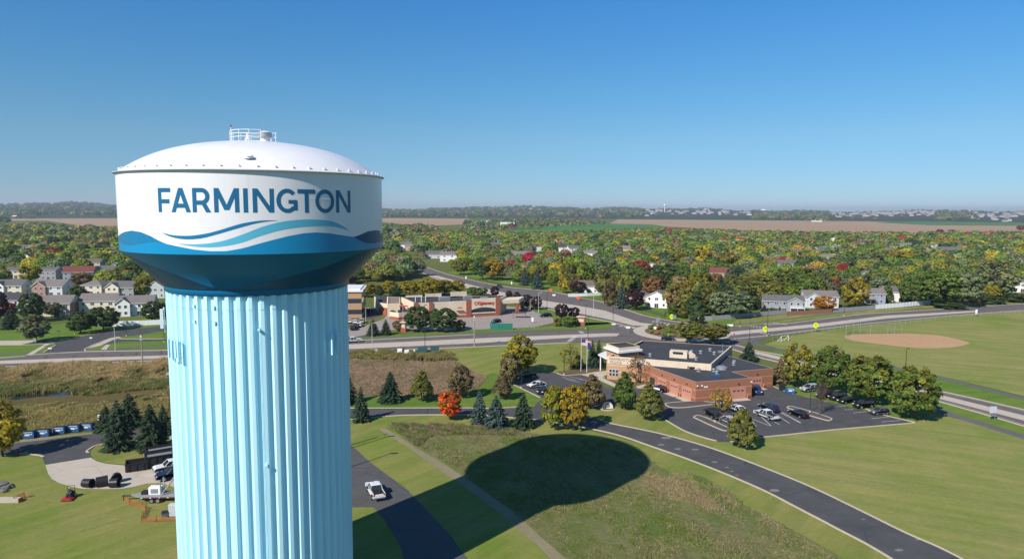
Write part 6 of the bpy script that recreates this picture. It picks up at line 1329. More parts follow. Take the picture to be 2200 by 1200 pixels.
# ================================================================== VEHICLES
def wheel(parent, x, y, r, w=.24):
    b = MB(); n = 18; s = 1 if y > 0 else -1
    b.tube((0,-w/2,0), (0,w/2,0), r, n=n); o = b.build("wheel", BLACK, parent, loc=(x, y, r)); b = MB(); b.tube((0,s*(w/2-.02),0), (0,s*(w/2+.015),0), r*.62, n=14); b.build("rim", CHROME, o); return o
def car_body(kind):
    """side outline (x forward), cabin outline, dimensions"""
    if kind == 'sedan': return 4.8, 1.84, [(-2.4,.35),(-2.42,.8),(-2.3,.98),(-1.5,1.0),(1.0,.98),(2.0,.84),(2.36,.7),(2.4,.38)], [(-1.85,.99),(-1.15,1.40),(.15,1.43),(1.12,.97)], .33
    if kind == 'hatch': return 4.3, 1.8, [(-2.1,.35),(-2.15,.85),(-2.0,1.0),(-1.2,1.02),(.9,1.0),(1.8,.88),(2.12,.7),(2.15,.38)], [(-2.0,1.0),(-1.5,1.46),(.1,1.5),(1.1,.99)], .33
    if kind == 'suv': return 4.85, 1.95, [(-2.4,.45),(-2.42,1.0),(-2.35,1.12),(-1.5,1.13),(1.0,1.12),(2.1,1.02),(2.38,.85),(2.4,.45)], [(-2.3,1.12),(-2.0,1.72),(.2,1.76),(1.15,1.11)], .38
    return 5.9, 2.02, [(-2.95,.55),(-2.97,1.12),(-2.9,1.18),(-.9,1.18),(1.3,1.18),(2.6,1.12),(2.92,.95),(2.95,.5)], [(-.95,1.17),(-.8,1.85),(.55,1.88),(1.35,1.17)], .42
def make_car(kind, bed_mat=None):
    L, W, prof_, cab, r = car_body(kind); t = thing(kind, "car", "car"); hw = W/2
    b = MB(); n = len(prof_)                 # body: lofted with tumblehome and rounded shoulders
    secs = [(-hw*.93, .0, .93), (-hw, .0, 1), (-hw*1.0, .0, 1), (hw*1.0, 0, 1), (hw, 0, 1), (hw*.93, 0, .93)]
    rows = [(-hw*.90, .97), (-hw, 1.0), (hw, 1.0), (hw*.90, .97)]
    vs = []
    for i, (y, k) in enumerate(rows):
        vs += [(x*k, y, z+(-.06 if k < 1 and z > .6 else 0)+(.0)) for x, z in prof_]
    for j in range(len(rows)-1):
        for i in range(n): b.f.append((j*n+i, (j+1)*n+i, (j+1)*n+(i+1)%n, j*n+(i+1)%n))
    b.v = vs; b.m = [0]*len(b.f); b.add(vs[:n], [tuple(range(n))]); b.add(vs[-n:], [tuple(range(n))[::-1]])
    body = b.build("body", CAR, t, bevel=.05)
    me = body.data; bm = bmesh.new(); bm.from_mesh(me); bmesh.ops.recalc_face_normals(bm, faces=bm.faces); bm.to_mesh(me); bm.free()
    # cabin: dark glass house with painted roof and pillars
    (x0,z0),(x1,z1),(x2,z2),(x3,z3) = cab; wi, wt = hw*.93, hw*.76; b = MB()
    v = [(x0,-wi,z0),(x3,-wi,z3),(x3,wi,z3),(x0,wi,z0),(x1,-wt,z1),(x2,-wt,z2),(x2,wt,z2),(x1,wt,z1)]
    b.add(v, [(0,1,5,4),(1,2,6,5),(2,3,7,6),(3,0,4,7)]); b.build("window", GLASS, t)
    b = MB(); b.add([(x1-.04,-wt-.02,z1),(x2+.04,-wt-.02,z2),(x2+.04,wt+.02,z2),(x1-.04,wt+.02,z1),(x1+.1,-wt*.9,z1+.06),(x2-.1,-wt*.9,z2+.05),(x2-.1,wt*.9,z2+.05),(x1+.1,wt*.9,z1+.06)], [(3,2,1,0),(4,5,6,7),(0,1,5,4),(1,2,6,5),(2,3,7,6),(3,0,4,7)])
    for s in (-1, 1):
        for (xa, za, xb, zb) in ((x0,z0,x1,z1),(x3,z3,x2,z2),((x0+x3)/2,z0,(x1+x2)/2,z1)): b.tube((xa, s*(wi+.005), za), (xb, s*(wt+.005), zb), .05, n=5)
    b.build("roof", CAR, t)
    if kind == 'pickup':
        b = MB(); b.box((-1.95, 0, 1.19), (1.9, W*.8, .03)); b.build("bed", BLACK, t)
        b = MB(); b.box((-2.99, 0, .62), (.14, W*.92, .2)); b.build("bumper", CHROME, t); b = MB(); b.box((2.97, 0, .6), (.14, W*.95, .24)); b.build("bumper", CHROME, t)
    else:
        b = MB(); b.box((L/2-.02, 0, .42), (.1, W*.9, .16)); b.build("bumper", BLACK, t); b = MB(); b.box((-L/2+.02, 0, .42), (.1, W*.9, .16)); b.build("bumper", BLACK, t)
    wb = L*.30
    for sx in (1, -1):
        for sy in (1, -1): wheel(t, sx*wb+(.05 if sx > 0 else 0), sy*(hw-.1), r)
    zl = prof_[-3][1]-.1 if kind != 'pickup' else .95
    for s in (-1, 1):
        b = MB(); b.box((L/2-.1, s*hw*.72, zl), (.2, .36, .15)); b.build("headlight", HEADL, t)
        b = MB(); b.box((-L/2+.05, s*hw*.78, prof_[1][1]-.05), (.14, .26, .22)); b.build("taillight", REDL, t)
        b = MB(); b.box((x3-.25, s*(hw+.08), z3+.08), (.12, .2, .14)); b.build("mirror", CAR, t)
    b = MB(); b.box((L/2+.005, 0, zl-.08), (.06, W*.42, .16)); b.build("grille", BLACK, t)
    return t
PROTO = {}
CC = {'white': (.74,.74,.74), 'silver': (.42,.43,.44), 'black': (.012,.012,.014), 'navy': (.012,.022,.06), 'blue': (.02,.05,.14), 'maroon': (.06,.012,.016), 'grey': (.13,.14,.15), 'darkgrey': (.05,.05,.055)}
NMS = {'sedan': ('parked_car', 'car'), 'hatch': ('parked_car', 'car'), 'suv': ('parked_suv', 'suv'), 'pickup': ('pickup_truck', 'pickup')}
def car(kind, colr, f, r, label, police=False, group=None, shift=0):
    if kind not in PROTO:
        t = PROTO[kind] = make_car(kind)
    else: t = copy_tree(PROTO[kind])
    a, c = G(*r), G(*f); d = c-a; p = (a+c)/2; t.location = (p.x, p.y, .06); t.rotation_euler.z = math.atan2(d.y, d.x); t.name = NMS[kind][0]
    t["label"] = label; t["category"] = NMS[kind][1]
    if group: t["group"] = group
    for ch in t.children:
        if ch.name.split('.')[0] in ('body', 'roof', 'mirror'): ch.color = (*CC[colr], 1)
        if police and ch.name.split('.')[0] == 'body': ch.color = (.02,.02,.022,1)
    if police:
        b = MB(); L, W, *_ = car_body(kind); z = 1.44 if kind != 'suv' else 1.8
        for s in (-1, 1): b.box((.05, s*W*.505, .72 if kind != 'suv' else .85), (1.9, .03, .42 if kind != 'suv' else .5))
        if colr == 'white': b.box((.0, 0, z+.05), (1.3, W*.62, .03))
        b.build("door_panel", WHITE, t); b = MB(); b.box((-.1, -.3, z+.1), (.3, .58, .13), mi=0); b.box((-.1, .3, z+.1), (.3, .58, .13), mi=1); b.build("light_bar", [REDL, paint("blue_lens", (.02,.05,.4), .25)], t)
    return t
car('pickup','white',(797,1046),(816,1079),"white pickup with black bed driving up the pavement beside the tower",group=None)
car('pickup','white',(1625,889),(1668,906),"white pickup parked in the middle of the police car park")
car('pickup','black',(1517,885),(1546,905),"black pickup behind the thin golden tree")
car('sedan','white',(1134,834),(1171,828),"white sedan in the front car park by the lawn")
car('sedan','white',(1566,877),(1600,890),"white and black police car right of the black pickup",police=True)
car('hatch','silver',(1548,901),(1578,914),"silver car showing its nose beside the lone rounded tree")
car('suv','navy',(1634,876),(1669,889),"dark blue suv with red tail lamp behind the white pickup")
car('sedan','black',(1697,887),(1733,901),"black sedan parked against the kerbed island")
car('suv','silver',(1722,842),(1757,838),"silver suv at the near end of the row by the blue bin")
car('suv','maroon',(1756,857),(1788,850),"dark maroon suv second in the row under the big trees")
car('suv','black',(1780,861),(1818,854),"black suv third in the row under the big trees")
car('sedan','black',(1799,868),(1839,861),"long black police sedan fourth in the row under the trees",police=False)
car('suv','black',(1835,877),(1875,873),"black police suv with white badge fifth in the row",police=False)
car('hatch','grey',(1870,891),(1908,888),"grey hatchback alone at the end of the row")
car('suv','blue',(1630,850),(1622,838),"dark blue suv nosing out behind the garage corner")
car('sedan','black',(1402,836),(1430,843),"black and white police cruiser at the garage doors",police=True)
car('hatch','black',(1160,848),(1172,839),"black car in the front car park behind the white sedan")
car('pickup','black',(1116,815),(1143,810),"black pickup in the shade of the brown-leaved oval tree")
car('pickup','white',(773,734),(744,736),"white pickup driving on the highway beside the tower column")
car('sedan','navy',(1447,731),(1424,730),"dark blue car circling the roundabout behind the station roof")
car('suv','darkgrey',(1082,620),(1066,615),"dark car coming down the highway by the plum trees")
car('sedan','silver',(1116,668),(1138,669),"silver sedan in the pharmacy lot under a lamp")
car('suv','black',(1160,681),(1184,680),"black suv leaving the pharmacy lot")
car('hatch','darkgrey',(1058,694),(1073,692),"dark car behind the green mesh fence")
car('suv','darkgrey',(786,668),(803,674),"dark suv in the shadow beside the office block")
for i, (x, y, c_, k_, l_) in enumerate(((751,693,'white','sedan',"white car nearest the tower column in the office lot"),(763,694,'white','sedan',"second white car in the office lot row"),(777,693,'silver','suv',"silver suv at the end of the office lot row"),(772,701,'white','hatch',"white car alone in the second office lot row"),(758,708,'black','suv',"black suv in the front row of the office lot"),(765,703,'darkgrey','sedan',"dark grey car behind the black suv in the office lot"))):
    car(k_, c_, (x+1, y-4), (x-1, y+4), l_)
car('pickup','navy',(340,1033),(412,1019),"dark navy pickup half hidden by the lattice mast")
car('pickup','white',(335,1017),(405,1003),"white pickup behind the dark navy one on the concrete apron")
# ================================================================== WASTE BINS and yard things
BLUEB = paint("bin_blue", (.018,.10,.25), .5); LIDB = paint("bin_lid_black", (.022,.024,.03), .5); STICK = paint("white_sticker", (.65,.65,.66), .6)
def dumpster(px, py, rz, label, mat=BLUEB, s=1.0, group=None):
    p = G(px, py); t = thing("dumpster", label, "dumpster", (p.x, p.y, 0), rz, group); w, d, h = 2.05*s, 1.5*s, 1.35*s
    b = MB(); b.ext([(-d/2,.15),(d/2,.15),(d/2,h*.88),(-d/2,h*1.18)], -w/2, w/2); 
    for k in (-1, 1): b.box((0, k*(w/2+.05), h*.62), (d*.7, .1, .16))
    b.v = [(y, x, z) for x, y, z in b.v]; b.f = [f[::-1] for f in b.f]; b.build("bin_body", mat, t)
    b = MB(); b.add([(-w/2-.03,-d/2-.06,h*1.2),(w/2+.03,-d/2-.06,h*1.2),(w/2+.03,d/2+.05,h*.92),(-w/2-.03,d/2+.05,h*.92)], [(0,1,2,3)]) if False else b.add([(-w/2-.03,-d/2-.05,h*1.19),(w/2+.03,-d/2-.05,h*1.19),(w/2+.03,d/2+.05,h*.9),(-w/2-.03,d/2+.05,h*.9),(-w/2-.03,-d/2-.05,h*1.26),(w/2+.03,-d/2-.05,h*1.26),(w/2+.03,d/2+.05,h*.97),(-w/2-.03,d/2+.05,h*.97)], [(3,2,1,0),(4,5,6,7),(0,1,5,4),(1,2,6,5),(2,3,7,6),(3,0,4,7)])
    b.build("lid", LIDB, t)
    b = MB(); b.box((-w*.05, -d/2-.01, h*.62), (w*.42, .03, h*.26)); b.box((w*.3, -d/2-.01, h*.7), (w*.16, .03, h*.14)); b.box((0, -d/2-.01, h*.98), (w*.75, .03, h*.07)); b.build("sticker", STICK, t)
    for sx in (-1, 1):
        b = MB(); b.tube((sx*w*.4, -d*.35, .09), (sx*w*.4+.06, -d*.35, .09), .09, n=8); b.tube((sx*w*.4, d*.35, .09), (sx*w*.4+.06, d*.35, .09), .09, n=8); b.build("caster", BLACK, t)
    return t
for i, (x, y, r_) in enumerate(((64,940,.22),(96,936,.2),(130,930,.18),(161.5,926,.12),(190.5,923,.04))):
    dumpster(x, y, r_, ("leftmost", "second", "middle", "fourth", "rightmost")[i]+" of the five blue dumpsters along the loop road", group="blue dumpsters along the loop road")
dumpster(1697, 844, -.15, "blue dumpster under the gold-topped tree at the police car park")
p = G(1680, 838); t = thing("waste_cart", "black wheeled cart beside the blue dumpster at the station", "waste cart", (p.x, p.y, 0)); b = MB(); b.box((0,0,.75), (1.1,1.1,1.3), top=1.12); b.build("cart_body", LIDB, t); b = MB(); b.box((0,0,1.46), (1.3,1.3,.1)); b.build("lid", LIDB, t)
# white sign by the dumpsters
def signpost(px, py, h, w, sh, mat, label, cat="sign", nm="road_sign", shape='box', posts=1, rz=0, post=STEEL, extra=None, th=.05):
    p = G(px, py); t = thing(nm, label, cat, (p.x, p.y, 0), rz); b = MB()
    for k in range(posts): x = 0 if posts == 1 else (-w*.35+w*.7*k/(posts-1)); b.tube((x, .04, 0), (x, .04, h), .045, n=6)
    b.build("post", post, t); b = MB(); z = h-sh/2
    if shape == 'box': b.box((0, -.02, z), (w, th, sh))
    elif shape == 'diamond': b.ext([(0, z-sh*.5), (w*.5, z), (0, z+sh*.5), (-w*.5, z)], -.05, 0)
    elif shape == 'house': b.ext([(-w/2, z-sh/2), (w/2, z-sh/2), (w/2, z+sh*.12), (0, z+sh/2), (-w/2, z+sh*.12)], -.05, 0)
    b.build("panel", mat, t)
    if extra: extra(t, z)
    return t
YG = paint("fluorescent_yellow_green", (.62,.78,.02), .5); ORG = paint("fluorescent_orange", (.85,.12,.02), .5); SIGNB = paint("sign_blue", (.10,.25,.50), .5); SBLK = paint("sign_black_ink", (.02,.02,.02), .5)
def walker(t, z):
    b = MB(); 
    for s in (-.2, .2): b.tube((s, -.065, z+.22), (s, -.075, z+.22), .09, n=10); b.box((s, -.07, z-.02), (.14, .02, .3)); b.box((s-.05, -.07, z-.3), (.05, .02, .3)); b.box((s+.06, -.07, z-.3), (.05, .02, .3))
    b.build("pictogram", SBLK, t)
    b = MB(); b.box((0, -.03, z-1.25), (.75, .04, .5)); b.build("arrow_plate", YG, t)
def lines(t, z):
    b = MB()
    for k in range(3): b.box((0, -.06, z+.25-.22*k), (.7, .02, .06))
    b.build("sign_text", SBLK, t)
signpost(218, 921, 3.0, 1.25, 1.2, WHITE, "white square sign on a post at the end of the dumpster row", extra=lines)
signpost(1644, 721, 3.7, 1.9, 1.9, YG, "yellow-green school crossing sign with arrow nearest the roundabout exit", shape='house', extra=walker)
signpost(1752, 712, 3.6, 1.9, 1.9, YG, "yellow-green school sign farther along the ball field fence", shape='house', extra=walker)
signpost(1443, 688, 2.8, 1.7, 1.8, YG, "yellow-green school sign below the orange-tan tree", shape='house', extra=walker)
signpost(1449, 689, 2.4, 1.4, 1.5, STEEL, "grey back of a sign beside the yellow-green one below the orange-tan tree")
signpost(1242, 647, 2.9, 2.1, 2.1, ORG, "orange road-work sign by the white vinyl fence", shape='diamond')
signpost(1183, 628, 2.6, 2.0, 2.0, ORG, "orange road-work sign farther up the highway", shape='diamond')
signpost(1577, 730, 2.4, .7, .7, paint("stop_red", (.5,.03,.03), .5), "small red yield sign at the roundabout exit", shape='diamond')
signpost(1349, 716, 2.6, 1.5, .7, WHITE, "white lane sign on the splitter island west of the roundabout"); signpost(1407, 716, 2.6, 1.0, 1.0, WHITE, "small white sign among the roundabout shrubs"); signpost(1318, 709, 2.6, 1.5, .5, WHITE, "white street name sign at the roundabout's west exit")
signpost(1568, 712, 2.8, 2.2, .7, WHITE, "white sign on the roundabout's east splitter island", posts=2); signpost(1413, 697, 3, 1.6, 1.6, STEEL, "round grey sign back on the north splitter island")
signpost(2132, 903, 3.2, 1.5, 1.5, paint("sign_grey_back", (.45,.47,.52), .5), "grey-backed twin-post sign beside the south-east road", posts=2)
signpost(127, 727, 2.8, 1.3, .35, WHITE, "street name sign on the lawn at the side street"); signpost(76, 746, 3.0, .9, 1.1, STEEL, "grey sign back on the grass by the side street"); signpost(196, 738, 2.2, .9, .35, WHITE, "small white street sign at the side street mouth"); signpost(108, 760, 2.0, 1.1, .4, WHITE, "small white sign at the highway edge of the side street")
signpost(1128, 588+17, 2.4, .8, 1.6, WHITE, "white marker sign on the highway bank by the blue spruces"); signpost(1001, 601, 2.4, .8, 1.6, WHITE, "white marker sign higher on the highway bank"); signpost(1099, 613, 2.4, .8, 1.6, WHITE, "white marker sign between the highway bank trees")
signpost(1144, 694, 2.3, .8, 1.6, WHITE, "white sign in the pharmacy lot beside the mesh fence"); signpost(2097, 679, 3.0, .9, 2.0, WHITE, "white marker at the tip of the east median"); signpost(1190, 640, 2.0, 1.6, .8, WHITE, "small white board on the highway verge")
# ================================================================== POLES
def lamp(px, pb, pt, label, mat=DARKM, arm=0, head=.6, rz=0, dbl=False, group=None, nm="street_lamp", z=None):
    p = G(px, pb); h = hgt(px, pb, pt); t = thing(nm, label, "street lamp", (p.x, p.y, 0), rz, group); b = MB(); b.tube((0,0,0), (0,0,h), .11, .07, 8); b.build("pole", mat, t); b = MB(); b.tube((0,0,0), (0,0,.55), .22, .2, 10); b.build("base", A_KERB, t)
    for s in ((-1, 1) if dbl else (1,)):
        b = MB(); b.tube((0,0,h-.05), (s*max(arm, .15), 0, h), .045, n=6); b.box((s*(max(arm, .15)+head/2), 0, h+.02), (head, .28, .13)); b.build("lamp_head", mat, t)
    return t
LAMPS = [(1740,886,840,"dark green lamp post on the kerbed island of the car park",DGREEN),(1536,907,845,"dark green lamp post in front of the thin golden tree",DGREEN),(1120,834,804,"dark lamp post at the edge of the front car park",DGREEN),(1212,805,760,"dark green lamp post by the flagpoles",DGREEN),
 (1263,745,680,"tall dark street lamp left of the twin spruces",DARKM),(1258,706,655,"dark street lamp on the north verge of the highway",DARKM),(1317,693,650,"dark street lamp at the north-west splitter island",DARKM),(1590,702,680,"dark street lamp by the grey wood fence",DARKM),(1648,722,664,"dark street lamp behind the yellow-green school sign",DARKM),(1610,737,692,"dark street lamp at the roundabout's east exit",DARKM),
 (1945,800,748,"dark lamp post alone on the ball field edge",DARKM),(1813,678,640,"dark street lamp along the brown wood fence",DARKM),(913,748,655,"dark street lamp on the highway before the pharmacy",DARKM),(1175,662,628,"dark street lamp by the plum trees",DARKM),(1046,620,598,"dark street lamp on the highway bank",DARKM),(161,718,694,"black lamp post on the green lawn at the side street",DARKM),(353,735,705,"dark lamp post against the tower column",DARKM),(272,722,712,"short dark post by the side street",DARKM)]
for x, y0, y1, l_, m_ in LAMPS: lamp(x, y0, y1, l_, m_)
GREYP = paint("grey_pole", (.5,.5,.5), .5)
for x, y0, y1, l_, d_ in ((1157,671,628,"tall silver lamp in the pharmacy lot",False),(1139,668,642,"silver lamp with broad head in the pharmacy lot",False),(866,694,655,"silver twin-headed lamp at the pharmacy's corner",True),(786,694,661,"silver lamp in the office lot",False),(1275,680,626,"silver lamp on the north side of the highway",False),(248,752,695,"silver lamp pole at the small drive",False),(800,756,693,"white lamp pole at the highway beside the tower",False)): lamp(x, y0, y1, l_, GREYP, dbl=d_, arm=.7, head=.8)
for x, y0, y1, l_ in ((1019,745,677,"weathered wooden utility pole beside the highway"),(306,780,718,"bare wooden utility pole at the edge of the marsh")):
    p = G(x, y0); h = hgt(x, y0, y1); t = thing("utility_pole", l_, "utility pole", (p.x, p.y, 0)); b = MB(); b.tube((0,0,0), (0,0,h), .2, .14, 10); b.build("pole", WOOD, t); b = MB(); b.box((0,0,h-.6), (.5,.4,.7)); b.box((0,-.1,h-1.5), (.9,.12,.12)); b.build("pole_fitting", GREYP, t)
# unseen-from-here lamps whose shadows cross the pavement and lawn beside the tower
for x, y, h in ((735, 968, 9), (732, 1010, 9)):
    p = G(x, y); t = thing("street_lamp", ("nearer" if y > 1000 else "farther")+" lamp post hidden behind the tower, its shadow crossing the lawn", "street lamp", (p.x, p.y, 0)); b = MB(); b.tube((0,0,0), (0,0,h), .14, .1, 8); b.build("pole", DARKM, t); b = MB(); b.box((.5,0,h), (1.3,.4,.18)); b.build("lamp_head", DARKM, t)
# flags
FRED = paint("flag_red", (.45,.03,.04), .8); FBLU = paint("flag_blue", (.03,.045,.16), .8)
for x, yb, yt, l_, us in ((1248,797,727,"left flagpole flying the striped american flag",1),(1260.5,800,728,"right flagpole with a small dark blue flag",0)):
    p = G(x, yb); h = hgt(x, yb, yt); t = thing("flagpole", l_, "flagpole", (p.x, p.y, 0), -.2); b = MB(); b.tube((0,0,0), (0,0,h), .07, .04, 10); b.tube((0,0,h), (0,0,h+.14), .1, .02, 8); b.build("pole", WHITE, t)
    b = MB(); W_, H_ = (2.9, 1.7) if us else (1.0, 1.9); n = 10; rows = 13 if us else 4
    def fp(u, v): return (.08+W_*u*.93, .18*math.sin(u*7+v*1.2)*u, h-.2-H_*(1-v)-.5*u*u-(0 if us else .7))
    for j in range(rows):
        vs = [fp(i/n, (j+e)/rows) for i in range(n+1) for e in (0, 1)]
        for i in range(n): b.add(vs[2*i:2*i+4], [(0,2,3,1)], (2 if (i < 4 and j >= 6) else (0 if j % 2 == 0 else 1)) if us else 2)
    b.build("flag", [FRED, WHITE, FBLU], t)
# ================================================================== FENCES
VINYL = paint("white_vinyl", (.80,.80,.80), .5); WOODG = paint("grey_fence_boards", (.30,.295,.29), .9, sc=5, var=.2); WOODB = paint("brown_fence_boards", (.27,.135,.085), .9, sc=5, var=.2); CHAIN = paint("chain_link_steel", (.38,.39,.39), .5, .4)
def board_fence(label, pts, h, mat, nm="fence", post_every=2.4):
    P = [G(*p) for p in pts]; o0 = P[0]; t = thing(nm, label, "fence", (o0.x, o0.y, 0)); b = MB(); pb = MB()
    for a, c in zip(P[:-1], P[1:]):
        d = c-a; rz = math.atan2(d.y, d.x); n = max(1, int(d.length/post_every))
        for k in range(n):
            q0, q1 = a.lerp(c, k/n)-o0, a.lerp(c, (k+1)/n)-o0; m_ = (q0+q1)/2; b.box((m_.x, m_.y, h/2), ((q1-q0).length*.985, .05, h-.08), rz=rz); pb.box((q0.x, q0.y, h/2+.05), (.14, .14, h+.1), rz=rz)
            for j in range(3): b.box((m_.x, m_.y, .25+j*(h-.5)/2), ((q1-q0).length*.985, .09, .09), rz=rz)
    b.build("panel", mat, t); pb.build("fence_posts", mat, t); return t
board_fence("white vinyl fence on the green lawn by the side street", Z3((975,398),(1100,400),(1260,402),(1500,395),(1780,382)), 2.0, VINYL)
board_fence("long white panel fence below the silvery poplar", [(1881,664),(1940,659),(1999,653)], 2.1, VINYL)
board_fence("white vinyl fence behind the orange road-work sign", Z5((1890,304),(2050,298),(2190,290)), 1.6, VINYL)
board_fence("grey wood fence curving along the highway bank", [(1480,690),(1530,688),(1590,683),(1640,678),(1690,674)], 1.9, WOODG)
board_fence("grey wood fence left of the long white panel fence", [(1790,671),(1830,668),(1881,664)], 1.9, WOODG)
board_fence("brown wood fence below the pale grey house", [(1690,678),(1740,675),(1787,672)], 1.9, WOODB)
board_fence("brown wood fence at the foot of the thicket", [(2098,651),(2130,650),(2165,647)], 1.9, WOODB)
def wire_fence(label, pts, h, mat=CHAIN, gap=3.0, nm="chain_link_fence", r=.04, rails=(1.0, .5), wires=6):
    P = [G(*p) for p in pts]; o0 = P[0]; t = thing(nm, label, "fence", (o0.x, o0.y, 0)); pb = MB(); w = MB()
    for a, c in zip(P[:-1], P[1:]):
        d = c-a; n = max(1, int(d.length/gap))
        for k in range(n+1): q = a.lerp(c, k/n)-o0; pb.tube((q.x, q.y, 0), (q.x, q.y, h+.08), r*1.3, n=6)
        for f in rails: w.tube((a.x-o0.x, a.y-o0.y, h*f), (c.x-o0.x, c.y-o0.y, h*f), r*.8, n=5)
        for k in range(wires): z = h*(k+.5)/wires; w.tube((a.x-o0.x, a.y-o0.y, z), (c.x-o0.x, c.y-o0.y, z), .008, n=3)
    pb.build("fence_posts", mat, t); w.build("wire_mesh", mat, t); return t
wire_fence("chain-link fence along the ball field beside the highway", [(1660,730),(1680,725),(1755,714),(1830,706),(1900,700),(2020,687),(2200,673),(2600,640)], 1.8)
wire_fence("tall chain-link backstop behind home plate", Z8((885,150),(885,130),(990,128)), 5.5, gap=2.5, rails=(1, .66, .33), wires=14)
wire_fence("chain-link side fence along the clay infield", Z8((990,130),(1140,128),(1295,122)), 3.0, gap=3, wires=9)
wire_fence("black picket fence around the yard below the white gabled house", Z2b((590,1085),(700,1105),(860,1150),(865,1100)), 1.4, mat=BLACK, gap=.5, r=.025)
wire_fence("black fence on the lawn behind the white vinyl fence", Z2b((20,985),(120,985),(235,985)), 1.3, mat=BLACK, gap=.6, r=.025)
wire_fence("wire fence on the bank behind the blue spruces", Z5((1330,188),(1500,205),(1570,212)), 1.2, gap=2.5)
GMESH = paint("green_mesh_screen", (.02,.16,.12), .7)
board_fence("green mesh screen around the pharmacy lot enclosure", Z5((1232,578),(1300,580),(1420,580)), 2.4, GMESH, post_every=3)
wire_fence("silver railing at the end of the green mesh screen", Z5((1420,580),(1560,578),(1640,570)), 1.6, gap=2)
# brick monuments, utility boxes
def monument(px, py, w, h, label, cap=True, slab_=True):
    p = G(px, py); t = thing("monument_sign", label, "monument sign", (p.x, p.y, 0), -.15); b = MB(); b.box((0,0,h/2), (w, 1.0, h)); b.build("pillar", REDB, t)
    b = MB(); b.box((0,0,h+.12), (w+.5, 1.5, .25)); b.build("cap", STUCCO, t); b = MB(); b.box((0,-.53,h*.62), (w*.72, .06, h*.36)); b.build("sign_panel", paint("sign_cream", (.6,.5,.42), .6), t)
monument(1248, 699, 3.0, 3.4, "brick monument sign with pale cap near the roundabout"); monument(867, 712, 1.9, 3.4, "red brick shop pylon between spruces and brown bush")
TEALB = paint("utility_green", (.03,.10,.11), .5)
for x, y, w, h, m_, l_ in ((908,757,3.0,1.7,TEALB,"left dark green utility cabinet at the weed field"),(934,756,2.7,1.8,TEALB,"right dark green utility cabinet at the weed field"),(859,759,1.5,1.4,WHITE,"larger white utility box at the weed field"),(874,760,1.4,1.2,WHITE,"lower white utility box at the weed field"),(890,759,.5,1.2,WHITE,"narrow white utility pedestal at the weed field"),(808,757,.8,1.0,GREYP,"small grey pedestal beside the white lamp pole")):
    p = G(x, y); t = thing("utility_cabinet", l_, "utility box", (p.x, p.y, 0), .1); b = MB(); b.box((0,0,h/2+.1), (w, 1.3 if w > 1 else .4, h)); b.build("cabinet", m_, t, bevel=.03); b = MB(); b.box((0,0,.06), (w+.3, 1.6 if w > 1 else .6, .12)); b.build("pad", A_CONC, t)
    if w > 1: b = MB(); b.box((-w*.24, -.67, h/2+.1), (w*.44, .04, h*.85)); b.box((w*.24, -.67, h/2+.1), (w*.44, .04, h*.85)); b.build("cabinet_door", m_, t)
# round emblem stone
p = G(1305, 878); t = thing("emblem_stone", "white stone with a round emblem on the station lawn", "monument", (p.x, p.y, 0)); b = MB(); b.lathe([(1.7,0),(1.75,.1),(1.5,.18)], 24); b.build("base", A_CONC, t)
b = MB(); n = 20; pr = [(1.25*math.cos(math.pi*i/n), .15+1.55*math.sin(math.pi*i/n)**.8) for i in range(n+1)]; b.ext(pr, -.25, .25); b.build("stone", paint("white_stone", (.66,.62,.56), .85, sc=4), t, bevel=.05)
b = MB(); b.tube((0,-.26,.9), (0,-.30,.9), .48, n=20, mi=0); b.tube((0,-.30,.9), (0,-.32,.9), .34, n=20, mi=1); b.build("emblem", [paint("emblem_blue", (.05,.07,.14), .5), paint("emblem_gold", (.4,.3,.12), .4)], t)
# cart shelter in the pharmacy lot, soccer goal, hydrant
p = G(*Z5((1475,480))[0]); t = thing("cart_shelter", "brown open cart shelter in the pharmacy lot", "shelter", (p.x, p.y, 0)); b = MB(); b.box((0,0,2.2), (6,3,.18)); b.build("roof", paint("brown_metal", (.12,.07,.05), .6), t)
for sx in (-2.6, 2.6):
    for sy in (-1.2, 1.2): b = MB(); b.box((sx, sy, 1.05), (.15,.15,2.1)); b.build("leg", paint("brown_metal", (.12,.07,.05), .6), t)
p = G(1686, 733); t = thing("soccer_goal", "white soccer goal at the corner of the ball field", "goal", (p.x, p.y, 0), .5); b = MB()
for a, c in (((-1.8,0,0),(-1.8,0,2)), ((1.8,0,0),(1.8,0,2)), ((-1.8,0,2),(1.8,0,2)), ((-1.8,1.6,0),(-1.8,0,2)), ((1.8,1.6,0),(1.8,0,2)), ((-1.8,1.6,0),(1.8,1.6,0))): b.tube(a, c, .07, n=6)
b.build("goal_frame", WHITE, t)
p = G(39, 978); t = thing("fire_hydrant", "red fire hydrant beside the yellow tree", "hydrant", (p.x, p.y, 0)); b = MB(); b.lathe([(.18,0),(.18,.08),(.13,.1),(.13,.62),(.17,.64),(.17,.7),(.12,.82),(.04,.9),(.04,.95)], 14); b.tube((-.24,0,.5), (.24,0,.5), .07, n=10); b.tube((0,-.24,.46), (0,0,.46), .08, n=10); b.build("hydrant_body", paint("hydrant_red", (.22,.02,.02), .5), t)
